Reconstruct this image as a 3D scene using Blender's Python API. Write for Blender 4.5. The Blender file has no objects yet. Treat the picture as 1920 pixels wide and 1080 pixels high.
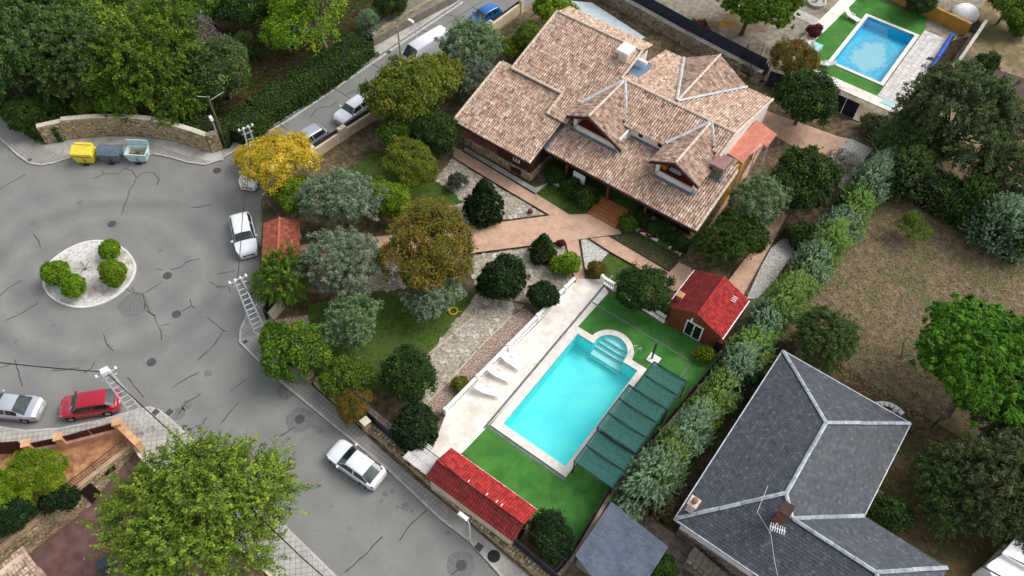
import bpy, math, random
import numpy as np
from mathutils import Vector, Matrix
from mathutils.geometry import tessellate_polygon
random.seed(7)
S = bpy.context.scene
COL = S.collection
# ---------------------------------------------------------------- camera
F, PH, RO, HC = 1535.0, math.radians(54.5), math.radians(-2.0), 54.0
cam_d = bpy.data.cameras.new('camera'); cam = bpy.data.objects.new('camera', cam_d); COL.objects.link(cam)
cam_d.sensor_width = 36; cam_d.lens = F / 1920 * 36; cam_d.clip_end = 2000; cam_d.clip_start = 0.5
_fw = Vector((0, math.cos(PH), -math.sin(PH)))
_c, _s = math.cos(RO), math.sin(RO)
def ray(px, py):
    u = (px - 960) / F; v = (py - 540) / F
    u, v = _c * u - _s * v, _s * u + _c * v
    return Vector((u, math.cos(PH) - v * math.sin(PH), -math.sin(PH) - v * math.cos(PH)))
_r0 = ray(960, 540); _rx = (ray(961, 540) - _r0).normalized(); _ry = (ray(960, 539) - _r0).normalized()
cam.matrix_world = Matrix((( _rx.x, _ry.x, -_fw.x, 0), (_rx.y, _ry.y, -_fw.y, 0), (_rx.z, _ry.z, -_fw.z, HC), (0, 0, 0, 1)))
S.camera = cam
# ---------------------------------------------------------------- sky and sun (bright overcast)
SUN_EL, SUN_AZ = math.radians(48), math.radians(20)      # azimuth measured from +X towards +Y
wd = bpy.data.worlds.new('World'); S.world = wd; wd.use_nodes = True
wn = wd.node_tree.nodes; wl = wd.node_tree.links; wn.clear()
sky = wn.new('ShaderNodeTexSky'); sky.sky_type = 'NISHITA'; sky.sun_disc = False
sky.sun_elevation = SUN_EL; sky.sun_rotation = math.pi / 2 - SUN_AZ; sky.dust_density = 3; sky.air_density = 1
hs = wn.new('ShaderNodeHueSaturation'); hs.inputs['Saturation'].default_value = 0.35
bg = wn.new('ShaderNodeBackground'); bg.inputs['Strength'].default_value = 0.15
wo = wn.new('ShaderNodeOutputWorld')
wl.new(sky.outputs[0], hs.inputs['Color']); wl.new(hs.outputs[0], bg.inputs['Color']); wl.new(bg.outputs[0], wo.inputs['Surface'])
sd = bpy.data.lights.new('sun', 'SUN'); sd.energy = 1.05; sd.angle = math.radians(35); sd.color = (1, 0.965, 0.92)
sun = bpy.data.objects.new('sun', sd); COL.objects.link(sun)
_sdir = Vector((math.cos(SUN_EL) * math.cos(SUN_AZ), math.cos(SUN_EL) * math.sin(SUN_AZ), math.sin(SUN_EL)))
sun.rotation_euler = _sdir.to_track_quat('Z', 'Y').to_euler(); sun.location = (60, 20, 80)
S.view_settings.view_transform = 'Standard'; S.view_settings.look = 'None'; S.view_settings.gamma = 1
S.view_settings.exposure = 0.55; S.view_settings.use_curve_mapping = False
S.render.engine = 'CYCLES'
S.render.resolution_x = 1024; S.render.resolution_y = 576
S.cycles.max_bounces = 8; S.cycles.transparent_max_bounces = 12
# ---------------------------------------------------------------- coordinates
def G(px, py, z=0.0):
    """point of the place seen at this point of the survey photo, at height z"""
    r = ray(px, py); t = (HC - z) / -r.z
    return Vector((r.x * t, r.y * t, z))
def pxm(px, py, z=0.0):
    p = G(px, py, z); return F / ((p - Vector((0, 0, HC))).dot(_fw))
A55 = math.radians(55)
UX, UY = math.cos(A55), math.sin(A55)
def Q(u, v, z=0.0):                     # the plot's own grid: u away up the road, v down to the right
    return Vector((u * UX + v * UY, u * UY - v * UX, z))
def GP(pts, z=0.0): return [G(x, y, z) for x, y in pts]
# ---------------------------------------------------------------- object helpers
def props(o, label=None, cat=None, group=None, kind=None):
    if label: o['label'] = label
    if cat: o['category'] = cat
    if group: o['group'] = group
    if kind: o['kind'] = kind
    return o
def thing(name, label, cat, loc=(0, 0, 0), group=None, rz=0.0, kind=None):
    o = bpy.data.objects.new(name, None); COL.objects.link(o); o.empty_display_size = .3
    o.location = loc; o.rotation_euler = (0, 0, rz)
    return props(o, label, cat, group, kind)
def root_of(o):
    while o.parent: o = o.parent
    return o
class MB:
    def __init__(s): s.v = []; s.f = []; s.t = []
    def add(s, vs, fs, tint=0.5):
        n = len(s.v); s.v += [tuple(v) for v in vs]; s.f += [tuple(i + n for i in f) for f in fs]
        s.t += [tint] * len(fs); return s
    def box(s, cx, cy, cz, sx, sy, sz, rz=0, tint=.5, taper=1.0, jit=0):
        c, q = math.cos(rz), math.sin(rz); vs = []
        for dz in (-.5, .5):
            k = taper if dz > 0 else 1
            for dx, dy in ((-.5, -.5), (.5, -.5), (.5, .5), (-.5, .5)):
                x, y, z = dx * sx * k + random.uniform(-jit, jit), dy * sy * k + random.uniform(-jit, jit), dz * sz + random.uniform(-jit, jit)
                vs.append((cx + x * c - y * q, cy + x * q + y * c, cz + z))
        return s.add(vs, [(3, 2, 1, 0), (4, 5, 6, 7), (0, 1, 5, 4), (1, 2, 6, 5), (2, 3, 7, 6), (3, 0, 4, 7)], tint)
    def ubox(s, u0, u1, v0, v1, z0, z1, tint=.5):       # box on the plot's grid
        vs = [Q(u, v, z) for z in (z0, z1) for u, v in ((u0, v0), (u0, v1), (u1, v1), (u1, v0))]
        return s.add(vs, [(3, 2, 1, 0), (4, 5, 6, 7), (0, 1, 5, 4), (1, 2, 6, 5), (2, 3, 7, 6), (3, 0, 4, 7)], tint)
    def hexa(s, b, t, tint=.5):                          # 4 bottom, 4 top
        return s.add(list(b) + list(t), [(3, 2, 1, 0), (4, 5, 6, 7), (0, 1, 5, 4), (1, 2, 6, 5), (2, 3, 7, 6), (3, 0, 4, 7)], tint)
    def prism(s, pts, z0, z1, holes=(), tint=.5, bottom=False):
        loops = [[Vector((p[0], p[1], 0)) for p in pts]] + [[Vector((p[0], p[1], 0)) for p in h] for h in holes]
        flat = [p for l in loops for p in l]; tri = tessellate_polygon(loops)
        tops = [(p.x, p.y, z1) for p in flat]; fs = []
        for a, b, c in tri:
            A, B, C = flat[a], flat[b], flat[c]
            cr = (B.x - A.x) * (C.y - A.y) - (B.y - A.y) * (C.x - A.x)
            if abs(cr) < 1e-9: continue
            fs.append((a, b, c) if cr > 0 else (a, c, b))
        s.add(tops, fs, tint)
        if z0 is not None:
            for l, hole in [(l, i > 0) for i, l in enumerate(loops)]:
                ar = sum(l[i].x * l[(i + 1) % len(l)].y - l[(i + 1) % len(l)].x * l[i].y for i in range(len(l)))
                ccw = ar > 0; n = len(l)
                vs = [(p.x, p.y, z0) for p in l] + [(p.x, p.y, z1) for p in l]
                ff = []
                for i in range(n):
                    j = (i + 1) % n; q = (i, j, n + j, n + i)
                    if ccw == hole: q = q[::-1]
                    ff.append(q)
                s.add(vs, ff, tint)
        return s
    def tube(s, pts, r, seg=6, tint=.5, cap=True):
        pts = [Vector(p) for p in pts]; rs = r if isinstance(r, (list, tuple)) else [r] * len(pts)
        rings = []
        for i, p in enumerate(pts):
            d = (pts[min(i + 1, len(pts) - 1)] - pts[max(i - 1, 0)]).normalized()
            a = Vector((0, 0, 1)) if abs(d.z) < .9 else Vector((1, 0, 0))
            x = d.cross(a).normalized(); y = d.cross(x)
            rings.append([p + (x * math.cos(2 * math.pi * k / seg) + y * math.sin(2 * math.pi * k / seg)) * rs[i] for k in range(seg)])
        vs = [v for rg in rings for v in rg]; fs = []
        for i in range(len(pts) - 1):
            for k in range(seg):
                a = i * seg + k; b = i * seg + (k + 1) % seg
                fs.append((a, a + seg, b + seg, b))
        if cap: fs += [tuple(range(seg)), tuple(range(len(vs) - 1, len(vs) - seg - 1, -1))]
        return s.add(vs, fs, tint)
    def lathe(s, prof, x=0, y=0, z=0, seg=10, tint=.5):
        vs = [(x + r * math.cos(2 * math.pi * k / seg), y + r * math.sin(2 * math.pi * k / seg), z + h) for r, h in prof for k in range(seg)]
        fs = []
        for i in range(len(prof) - 1):
            for k in range(seg):
                a = i * seg + k; b = i * seg + (k + 1) % seg
                fs.append((a, b, b + seg, a + seg))
        fs += [tuple(range(seg))[::-1], tuple(range(len(vs) - seg, len(vs)))]
        return s.add(vs, fs, tint)
    def mesh(s, name, m, off=(0, 0, 0), smooth=False):
        me = bpy.data.meshes.new(name)
        me.from_pydata([(x - off[0], y - off[1], z - off[2]) for x, y, z in s.v], [], s.f)
        at = me.attributes.new('tint', 'FLOAT', 'FACE'); at.data.foreach_set('value', s.t)
        if m: me.materials.append(m)
        if smooth: me.polygons.foreach_set('use_smooth', [True] * len(me.polygons))
        me.update(); return me
    def build(s, name, m, parent=None, smooth=False, **k):
        off = root_of(parent).location if parent else (0, 0, 0)
        o = bpy.data.objects.new(name, s.mesh(name, m, off, smooth)); COL.objects.link(o)
        if parent: o.parent = parent
        return props(o, **k)
def setting(name, mb, m): return mb.build(name, m, None, kind='structure')
def copy_tree(o, parent=None):
    c = o.copy(); COL.objects.link(c)
    if parent: c.parent = parent
    for ch in list(o.children): copy_tree(ch, c)
    return c
def pieces(name, boxes, m, parent, limit=300, smooth=False):
    """boxes: list of (distance rank, MB). The nearest ones are parts of their own, the rest one joined part"""
    boxes = sorted(boxes, key=lambda b: b[0])
    for _, b in boxes[:limit]: b.build(name, m, parent, smooth)
    if len(boxes) > limit:
        j = MB()
        for _, b in boxes[limit:]:
            n = len(j.v); j.v += b.v; j.f += [tuple(i + n for i in f) for f in b.f]; j.t += b.t
        j.build(name + '_field', m, parent, smooth, kind='stuff')
def camd(p): return (Vector(p) - Vector((0, 0, HC))).length
def inside(x, y, poly):
    r = False; n = len(poly); j = n - 1
    for i in range(n):
        xi, yi, xj, yj = poly[i][0], poly[i][1], poly[j][0], poly[j][1]
        if (yi > y) != (yj > y) and x < (xj - xi) * (y - yi) / (yj - yi) + xi: r = not r
        j = i
    return r
# ---------------------------------------------------------------- materials
def srgb(r, g, b):
    f = lambda c: ((c / 255 + .055) / 1.055) ** 2.4 if c > 10 else c / 255 / 12.92
    return (f(r), f(g), f(b), 1)
MATS = {}
def newmat(name):
    m = bpy.data.materials.new(name); m.use_nodes = True; n = m.node_tree.nodes; n.clear()
    out = n.new('ShaderNodeOutputMaterial'); b = n.new('ShaderNodeBsdfPrincipled')
    m.node_tree.links.new(b.outputs[0], out.inputs[0]); MATS[name] = m
    return m, n, m.node_tree.links, b, out
def ramp(n, stops):
    r = n.new('ShaderNodeValToRGB'); e = r.color_ramp.elements
    while len(e) < len(stops): e.new(.5)
    for el, (p, c) in zip(e, stops): el.position = p; el.color = c
    return r
def vecpos(n, l, obj=False, rz=0, sc=(1, 1, 1)):
    if obj: g = n.new('ShaderNodeTexCoord').outputs['Object']
    else: g = n.new('ShaderNodeNewGeometry').outputs['Position']
    mp = n.new('ShaderNodeMapping'); mp.inputs['Rotation'].default_value = (0, 0, rz); mp.inputs['Scale'].default_value = sc
    l.new(g, mp.inputs['Vector']); return mp.outputs[0]
def noise(n, l, vec, scale, detail=5, rough=.6):
    t = n.new('ShaderNodeTexNoise'); t.inputs['Scale'].default_value = scale; t.inputs['Detail'].default_value = detail
    t.inputs['Roughness'].default_value = rough; l.new(vec, t.inputs['Vector']); return t.outputs['Fac']
def math_(n, l, op, a, b=None, c=None, clamp=False):
    t = n.new('ShaderNodeMath'); t.operation = op; t.use_clamp = clamp
    for i, x in enumerate((a, b, c)):
        if x is None: continue
        if isinstance(x, (int, float)): t.inputs[i].default_value = x
        else: l.new(x, t.inputs[i])
    return t.outputs[0]
def mixc(n, l, fac, a, b, mode='MIX'):
    t = n.new('ShaderNodeMix'); t.data_type = 'RGBA'; t.blend_type = mode
    for i, x in ((0, fac), (6, a), (7, b)):
        if isinstance(x, (int, float)): t.inputs[i].default_value = x
        elif isinstance(x, (tuple, list)): t.inputs[i].default_value = x
        else: l.new(x, t.inputs[i])
    return t.outputs[2]
def bumpn(n, l, b, h, strength, dist):
    t = n.new('ShaderNodeBump'); t.inputs['Strength'].default_value = strength; t.inputs['Distance'].default_value = dist
    l.new(h, t.inputs['Height']); l.new(t.outputs[0], b.inputs['Normal'])
def M(name, c1, c2=None, scale=2.0, rough=.8, spec=.3, bump=0, bscale=25, metal=0, coat=0, tint=None, c3=None, s3=.3, obj=False, lo=.38, hi=.62):
    """colour c1..c2 by noise (plus large patches of c3); tint = list of colours picked piece by piece"""
    m, n, l, b, out = newmat(name)
    b.inputs['Roughness'].default_value = rough; b.inputs['Specular IOR Level'].default_value = spec
    b.inputs['Metallic'].default_value = metal; b.inputs['Coat Weight'].default_value = coat
    v = vecpos(n, l, obj); col = None
    if tint:
        at = n.new('ShaderNodeAttribute'); at.attribute_name = 'tint'
        r = ramp(n, [(i / max(1, len(tint) - 1), c) for i, c in enumerate(tint)]); l.new(at.outputs['Fac'], r.inputs[0]); col = r.outputs[0]
        if c2:
            r2 = ramp(n, [(lo, c1), (hi, c2)]); l.new(noise(n, l, v, scale), r2.inputs[0])
            col = mixc(n, l, 1.0, col, r2.outputs[0], 'MULTIPLY')
    elif c2:
        r2 = ramp(n, [(lo, c1), (hi, c2)]); l.new(noise(n, l, v, scale), r2.inputs[0]); col = r2.outputs[0]
    if c3:
        r3 = ramp(n, [(.48, (0, 0, 0, 1)), (.66, (1, 1, 1, 1))]); l.new(noise(n, l, v, s3, 4), r3.inputs[0])
        col = mixc(n, l, r3.outputs[0], col if col else c1, c3)
    if col: l.new(col, b.inputs['Base Color'])
    else: b.inputs['Base Color'].default_value = c1
    if bump: bumpn(n, l, b, noise(n, l, v, bscale, 6), bump, .03)
    return m
def MBrick(name, c1, c2, mortar, bw, bh, rz, msize=.006, offset=.5, rough=.8, c3=None):
    m, n, l, b, out = newmat(name); b.inputs['Roughness'].default_value = rough; b.inputs['Specular IOR Level'].default_value = .25
    v = vecpos(n, l, rz=rz)
    t = n.new('ShaderNodeTexBrick'); l.new(v, t.inputs['Vector']); t.offset = offset
    t.inputs['Scale'].default_value = 1; t.inputs['Brick Width'].default_value = bw; t.inputs['Row Height'].default_value = bh
    t.inputs['Mortar Size'].default_value = msize; t.inputs['Mortar Smooth'].default_value = .3
    t.inputs['Color1'].default_value = c1; t.inputs['Color2'].default_value = c2; t.inputs['Mortar'].default_value = mortar
    r = ramp(n, [(.3, (.72, .72, .72, 1)), (.7, (1.12, 1.1, 1.08, 1))]); l.new(noise(n, l, vecpos(n, l), .9, 6), r.inputs[0])
    col = mixc(n, l, 1, t.outputs['Color'], r.outputs[0], 'MULTIPLY')
    if c3:
        r3 = ramp(n, [(.5, (0, 0, 0, 1)), (.68, (.8, .8, .8, 1))]); l.new(noise(n, l, vecpos(n, l), .45, 4), r3.inputs[0]); col = mixc(n, l, r3.outputs[0], col, c3)
    l.new(col, b.inputs['Base Color'])
    bumpn(n, l, b, math_(n, l, 'SUBTRACT', 1, t.outputs['Fac']), .5, .01)
    return m
def MLeaf(name, cols, rough=.6, hue=.03):
    """foliage: cols from the darkest to the lightest leaves"""
    m, n, l, b, out = newmat(name)
    at = n.new('ShaderNodeAttribute'); at.attribute_name = 'tint'
    r = ramp(n, [(i / (len(cols) - 1), c) for i, c in enumerate(cols)]); l.new(at.outputs['Fac'], r.inputs[0])
    oi = n.new('ShaderNodeObjectInfo')
    h = n.new('ShaderNodeHueSaturation'); l.new(r.outputs[0], h.inputs['Color'])
    l.new(math_(n, l, 'MULTIPLY_ADD', oi.outputs['Random'], hue, .5 - hue / 2), h.inputs['Hue'])
    l.new(math_(n, l, 'MULTIPLY_ADD', oi.outputs['Random'], .3, 1.2), h.inputs['Value'])
    b.inputs['Roughness'].default_value = rough; b.inputs['Specular IOR Level'].default_value = .25
    l.new(h.outputs[0], b.inputs['Base Color'])
    tr = n.new('ShaderNodeBsdfTranslucent'); l.new(h.outputs[0], tr.inputs['Color'])
    mx = n.new('ShaderNodeMixShader'); mx.inputs[0].default_value = .36
    l.new(b.outputs[0], mx.inputs[1]); l.new(tr.outputs[0], mx.inputs[2]); l.new(mx.outputs[0], out.inputs[0])
    return m
# ================================================================ THE SETTING
m_earth = M('dry_earth', srgb(118, 100, 78), srgb(160, 142, 115), 1.3, .95, .1, .6, 8, c3=srgb(100, 98, 62), s3=.13)
m_soil = M('garden_soil', srgb(88, 74, 58), srgb(128, 112, 90), 2.2, .95, .1, .7, 10, c3=srgb(66, 66, 40), s3=.4)
m_woodfloor = M('wood_floor_litter', srgb(42, 36, 24), srgb(74, 62, 42), 1.5, .95, .1, .8, 6, c3=srgb(48, 56, 24), s3=.3)
m_conc = M('concrete', srgb(168, 164, 155), srgb(190, 186, 178), .9, .85, .2, .2, 30, c3=srgb(150, 146, 138), s3=.5)
m_kerb = M('kerb_stone', srgb(172, 170, 165), srgb(196, 194, 190), 3, .85, .2, .3, 20)
m_tilewalk = MBrick('pavement_tiles', srgb(160, 158, 152), srgb(172, 169, 163), srgb(132, 130, 125), .3, .3, math.radians(35), .02, 0, c3=srgb(140, 137, 130))
m_tilediag = MBrick('diagonal_pavement_tiles', srgb(178, 175, 168), srgb(190, 187, 180), srgb(140, 137, 131), .36, .36, math.radians(-10), .022, 0)
m_brickpath = MBrick('clay_brick_paving', srgb(206, 166, 140), srgb(220, 184, 158), srgb(192, 160, 138), .24, .12, math.radians(35), .005, .5, c3=srgb(202, 166, 142))
m_purple = M('mauve_driveway', srgb(112, 84, 80), srgb(134, 104, 98), 1.2, .85, .2, .4, 14, c3=srgb(120, 98, 92), s3=.35)
m_lawn = M('lawn_grass', srgb(56, 78, 30), srgb(80, 104, 44), 4, .95, .1, .8, 22, c3=srgb(84, 96, 50), s3=.35)
m_turf = M('artificial_turf', srgb(58, 112, 46), srgb(78, 134, 60), .8, .9, .15, .6, 60, c3=srgb(72, 120, 54), s3=.5)
m_deck = M('cream_deck_stone', srgb(224, 216, 204), srgb(240, 235, 226), 1.4, .6, .3, .1, 12, c3=srgb(214, 202, 186), s3=.9)
m_gravel = M('pink_gravel', srgb(118, 98, 88), srgb(190, 168, 154), 9, .9, .15, 1.0, 14, lo=.42, hi=.58)
m_whitegravel = M('white_gravel', srgb(150, 146, 138), srgb(214, 210, 202), 10, .9, .15, 1.0, 14, lo=.4, hi=.56)
m_mortar = M('sandy_mortar', srgb(132, 122, 106), srgb(160, 150, 132), 4, .95, .1, .4, 20)
m_flag = M('flagstone', srgb(200, 200, 200), srgb(255, 255, 255), 5, .85, .2, .3, 22, tint=[srgb(170, 160, 144), srgb(202, 192, 174), srgb(186, 172, 150), srgb(220, 214, 202)])
m_stone = M('walling_stone', srgb(190, 190, 190), srgb(255, 255, 255), 6, .9, .15, .5, 20, tint=[srgb(150, 128, 98), srgb(206, 184, 146), srgb(188, 166, 130), srgb(222, 206, 174)])
m_stonegrey = M('grey_rubble_stone', srgb(180, 180, 180), srgb(255, 255, 255), 6, .9, .15, .5, 20, tint=[srgb(108, 96, 82), srgb(150, 136, 118), srgb(170, 156, 138), srgb(128, 116, 100)])
m_crack = M('crack_seal_tar', srgb(56, 56, 57), srgb(72, 72, 73), 6, .7, .3)
m_iron = M('cast_iron', srgb(62, 62, 64), srgb(88, 88, 90), 30, .7, .4, .5, 40)
m_patch = M('old_asphalt_patch', srgb(106, 106, 105), srgb(122, 121, 119), 5, .85, .3, .3, 40)

def MAsphalt():
    m, n, l, b, out = newmat('worn_asphalt'); v = vecpos(n, l)
    r = ramp(n, [(.25, srgb(122, 121, 118)), (.5, srgb(131, 130, 126)), (.75, srgb(141, 139, 134))]); l.new(noise(n, l, v, .35, 7, .65), r.inputs[0])
    fine = ramp(n, [(.35, (.86, .86, .86, 1)), (.65, (1.12, 1.12, 1.12, 1))]); l.new(noise(n, l, v, 9, 4, .8), fine.inputs[0])
    col = mixc(n, l, 1, r.outputs[0], fine.outputs[0], 'MULTIPLY')
    # rings worn by tyres round the island
    c = G(190, 520); sub = n.new('ShaderNodeVectorMath'); sub.operation = 'SUBTRACT'; l.new(v, sub.inputs[0]); sub.inputs[1].default_value = c
    sc = n.new('ShaderNodeVectorMath'); sc.operation = 'MULTIPLY'; l.new(sub.outputs[0], sc.inputs[0]); sc.inputs[1].default_value = (.92, 1.1, 0)
    ln = n.new('ShaderNodeVectorMath'); ln.operation = 'LENGTH'; l.new(sc.outputs[0], ln.inputs[0])
    d = math_(n, l, 'ADD', ln.outputs['Value'], math_(n, l, 'MULTIPLY', noise(n, l, v, .22, 3), 2.6))
    d = math_(n, l, 'DIVIDE', d, 20)
    w = ramp(n, [(.28, (1, 1, 1, 1)), (.36, (.88, .88, .89, 1)), (.42, (1.07, 1.07, 1.06, 1)), (.5, (.8, .8, .81, 1)), (.56, (1.02, 1.02, 1.02, 1)), (.64, (.93, .93, .94, 1)), (.74, (1, 1, 1, 1))]); l.new(d, w.inputs[0])
    col = mixc(n, l, .85, col, w.outputs[0], 'MULTIPLY')
    # long tyre lanes down the lower road
    m2 = vecpos(n, l, rz=math.radians(48)); sx = n.new('ShaderNodeSeparateXYZ'); l.new(m2, sx.inputs[0])
    st = math_(n, l, 'ADD', math_(n, l, 'MULTIPLY', noise(n, l, m2, .15, 3), 2.), sx.outputs[1])
    sn = math_(n, l, 'SINE', math_(n, l, 'MULTIPLY', st, 2.2))
    w2 = ramp(n, [(.0, (.95, .95, .955, 1)), (1, (1.03, 1.03, 1.03, 1))]); l.new(math_(n, l, 'MULTIPLY_ADD', sn, .5, .5), w2.inputs[0])
    col = mixc(n, l, .8, col, w2.outputs[0], 'MULTIPLY')
    l.new(col, b.inputs['Base Color']); b.inputs['Roughness'].default_value = .85; b.inputs['Specular IOR Level'].default_value = .25
    bumpn(n, l, b, noise(n, l, v, 45, 3, .8), .35, .01); return m
m_asphalt = MAsphalt()

def arc(cu, cv, r, a0, a1, n):
    return [(cu + r * math.cos(a0 + (a1 - a0) * i / n), cv + r * math.sin(a0 + (a1 - a0) * i / n)) for i in range(n + 1)]
def pool_outline(g, ra):     # main pool water outline grown by g, roman steps of radius ra, as grid coords
    u0, u1, v0, v1 = 21.4 - g, 31.05 + g, -15.35 - g, -9.9 + g
    r = ra + g; du = u1 - 31.35; a = math.acos(max(-1, min(1, du / r)))
    return [(u0, v0), (u0, v1), (u1, v1)] + arc(31.35, -12.55, r, a, -a, 18) + [(u1, v0)]
uq = lambda L: [Q(u, v) for u, v in L]
POOLHOLE = uq(pool_outline(.22, 1.35))
P2 = lambda g: [Q(74.0 - g, -13.0 - g), Q(74.0 - g, -7.85 + g), Q(83.4 + g, -7.85 + g), Q(83.4 + g, -13.0 - g)]
POOL2HOLE = P2(.18)
# sunk driveway hole, bottom left
d_a, d_b = G(250, 836, .1), G(7, 1027, .1)
dd = (d_b - d_a).normalized(); dn = Vector((-dd.y, dd.x, 0))
if dn.dot(G(300, 1000) - d_a) < 0: dn = -dn
D_END = d_a + dd * 22
DR = [d_a.copy(), G(268, 862, .1), G(515, 1085, .1), G(700, 1260, .1), D_END + dn * 14, D_END]
DHOLE = DR
big = [(-400, -300), (500, -300), (500, 500), (-400, 500)]
setting('ground', MB().prism([Vector((x, y)) for x, y in big], None, -.03, [POOLHOLE, POOL2HOLE, DHOLE]), m_earth)
# asphalt
ROAD = [(-300, 40), (0, 262), (33, 293), (55, 308), (78, 312), (100, 308), (135, 297), (290, 291), (320, 297), (350, 306), (385, 311), (410, 303), (440, 285), (480, 257), (547, 217), (660, 140), (740, 85), (867, 0), (1010, -100), (1180, -100), (975, 18), (915, 62), (790, 150), (697, 215), (583, 292), (520, 330), (490, 375), (487, 500), (487, 565), (463, 590), (450, 617), (448, 643), (480, 675), (540, 730), (640, 812), (727, 883), (827, 977), (880, 1017), (937, 1080), (1050, 1200), (740, 1200), (632, 1080), (547, 997), (470, 922), (393, 853), (370, 830), (320, 785), (303, 770), (283, 763), (263, 767), (233, 775), (187, 788), (113, 803), (50, 807), (0, 800), (-300, 740)]
road = setting('road', MB().prism(GP(ROAD), None, 0.0), m_asphalt)
def kerb(pts, w=.16, h=.13, name='kerb'):
    """a kerb of separate stones along the road edge, pts on the ground, road on the left side of travel"""
    P = GP(pts); t = thing(name + '_line', None, None, P[0]); t['kind'] = 'structure'; box = []
    for a, b in zip(P, P[1:]):
        L = (b - a).length
        if L < .05: continue
        d = (b - a) / L; n = Vector((-d.y, d.x, 0)); k = max(1, round(L / 1.0))
        for i in range(k):
            p, q = a + d * (L * i / k + .012), a + d * (L * (i + 1) / k - .012)
            box.append((camd(p), MB().hexa([p - n * w + Vector((0, 0, -.02)), q - n * w + Vector((0, 0, -.02)), q + Vector((0, 0, -.02)), p + Vector((0, 0, -.02))],
                        [p - n * w + Vector((0, 0, h)), q - n * w + Vector((0, 0, h)), q - n * .015 + Vector((0, 0, h)), p - n * .015 + Vector((0, 0, h))])))
    pieces('kerb_stone', box, m_kerb, t)
    return t
kerb([(-300, 40), (0, 262), (33, 293), (55, 308), (78, 312), (100, 308), (135, 297)][::-1])
kerb([(290, 291), (320, 297), (350, 306), (385, 311), (410, 303), (440, 285), (480, 257), (547, 217), (660, 140), (740, 85), (867, 0), (1010, -100)][::-1])
kerb([(487, 565), (463, 590), (450, 617), (448, 643), (480, 675), (540, 730), (640, 812), (727, 883), (827, 977), (880, 1017), (937, 1080), (1050, 1200)][::-1])
kerb([(740, 1200), (632, 1080), (547, 997), (470, 922), (393, 853), (370, 830), (320, 785), (303, 770), (283, 763), (263, 767), (233, 775), (187, 788), (113, 803), (50, 807), (0, 800), (-300, 740)][::-1])
# pavements
WALLBASE = [(88, 272), (133, 262), (187, 257), (250, 256), (290, 260), (333, 267), (397, 288)]
INNER_UP = [(413, 281), (426, 276), (450, 258), (480, 238), (563, 187), (603, 152), (640, 125), (687, 98), (707, 78), (843, 0), (980, -100)]
pv = setting('pavement', MB().prism(GP([(-300, 40), (0, 262), (33, 293), (55, 308), (78, 312), (100, 308), (135, 297), (290, 291), (320, 297), (350, 306), (385, 311), (410, 303), (440, 285), (480, 257), (547, 217), (660, 140), (740, 85), (867, 0), (1010, -100)] + INNER_UP[::-1] + WALLBASE[::-1] + [(75, 262), (0, 203), (-300, -20)]), -.02, .115), m_tilewalk)
setting('pavement', MB().prism(GP([(487, 560), (463, 590), (450, 617), (448, 643), (480, 675), (540, 730), (640, 812), (727, 883), (827, 977), (880, 1017), (937, 1080), (1050, 1200), (1110, 1200), (1010, 1095), (960, 1053), (883, 986), (800, 918), (720, 848), (667, 797), (590, 728), (530, 660), (512, 610), (500, 560)]), -.02, .115), m_tilewalk)
setting('pavement', MB().prism(GP([(740, 1200), (632, 1080), (547, 997), (470, 922), (393, 853), (370, 830), (320, 785), (303, 770), (283, 763), (263, 767), (233, 775), (187, 788), (113, 803), (50, 807), (0, 800), (-300, 740), (-300, 800), (0, 838), (60, 835), (217, 792), (252, 832), (269, 858), (515, 1082), (640, 1200)]), -.02, .115), m_tilediag)
setting('concrete_apron', MB().prism(GP([(77, 274), (133, 262), (187, 257), (250, 256), (290, 260), (333, 267), (397, 288), (414, 282), (420, 300), (397, 303), (350, 292), (300, 276), (240, 269), (190, 272), (140, 288), (117, 293)], .12), None, .12), m_conc)
setting('concrete_pavement', MB().prism(GP([(450, 280), (483, 256), (547, 214), (660, 137), (740, 82), (862, 3), (845, 3), (707, 80), (640, 127), (563, 190), (480, 241), (440, 268)], .12), None, .12), m_conc)
setting('concrete_pavement', MB().prism(GP([(848, 960), (880, 1009), (937, 1073), (1000, 1130), (1040, 1120), (960, 1056), (893, 997), (863, 971)][0:0] + [(826, 975), (880, 1012), (935, 1073), (1045, 1190), (1100, 1190), (1008, 1096), (958, 1054), (883, 988), (843, 956)], .12), None, .12), m_conc)
# white road line at the kerb foot of the upper road
setting('road_edge_line', MB().prism(GP([(463, 268), (547, 219), (660, 142), (740, 87), (867, 2), (869, 5), (742, 90), (662, 145), (549, 222), (465, 271)], .004), None, .004), m_kerb)
# roundabout island
ISL = [(257, 497), (245, 475), (220, 457), (185, 450), (150, 456), (115, 474), (88, 497), (79, 523), (84, 548), (105, 567), (138, 579), (172, 578), (208, 565), (240, 540), (254, 517)]
def smoothloop(P, it=2):
    for _ in range(it):
        R = []
        for i in range(len(P)):
            a, b = P[i], P[(i + 1) % len(P)]; R += [(a[0] * .75 + b[0] * .25, a[1] * .75 + b[1] * .25), (a[0] * .25 + b[0] * .75, a[1] * .25 + b[1] * .75)]
        P = R
    return P
ISLW = [tuple(G(*p))[:2] for p in smoothloop(ISL)]
ic = np.mean(ISLW, axis=0); shrink = lambda k: [(ic[0] + (x - ic[0]) * k, ic[1] + (y - ic[1]) * k) for x, y in ISLW]
m_isle = M('island_white_chippings', srgb(176, 172, 166), srgb(222, 218, 212), 7, .9, .15, .8, 16, c3=srgb(168, 158, 146), s3=.8, lo=.36, hi=.56)
isl = thing('island', None, None, (ic[0], ic[1], 0)); isl['kind'] = 'structure'
MB().prism(shrink(1.0), -.02, .13, [shrink(.955)]).build('kerb_ring', M('white_painted_kerb', srgb(212, 210, 206), srgb(232, 230, 226), 4, .7), isl)
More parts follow.
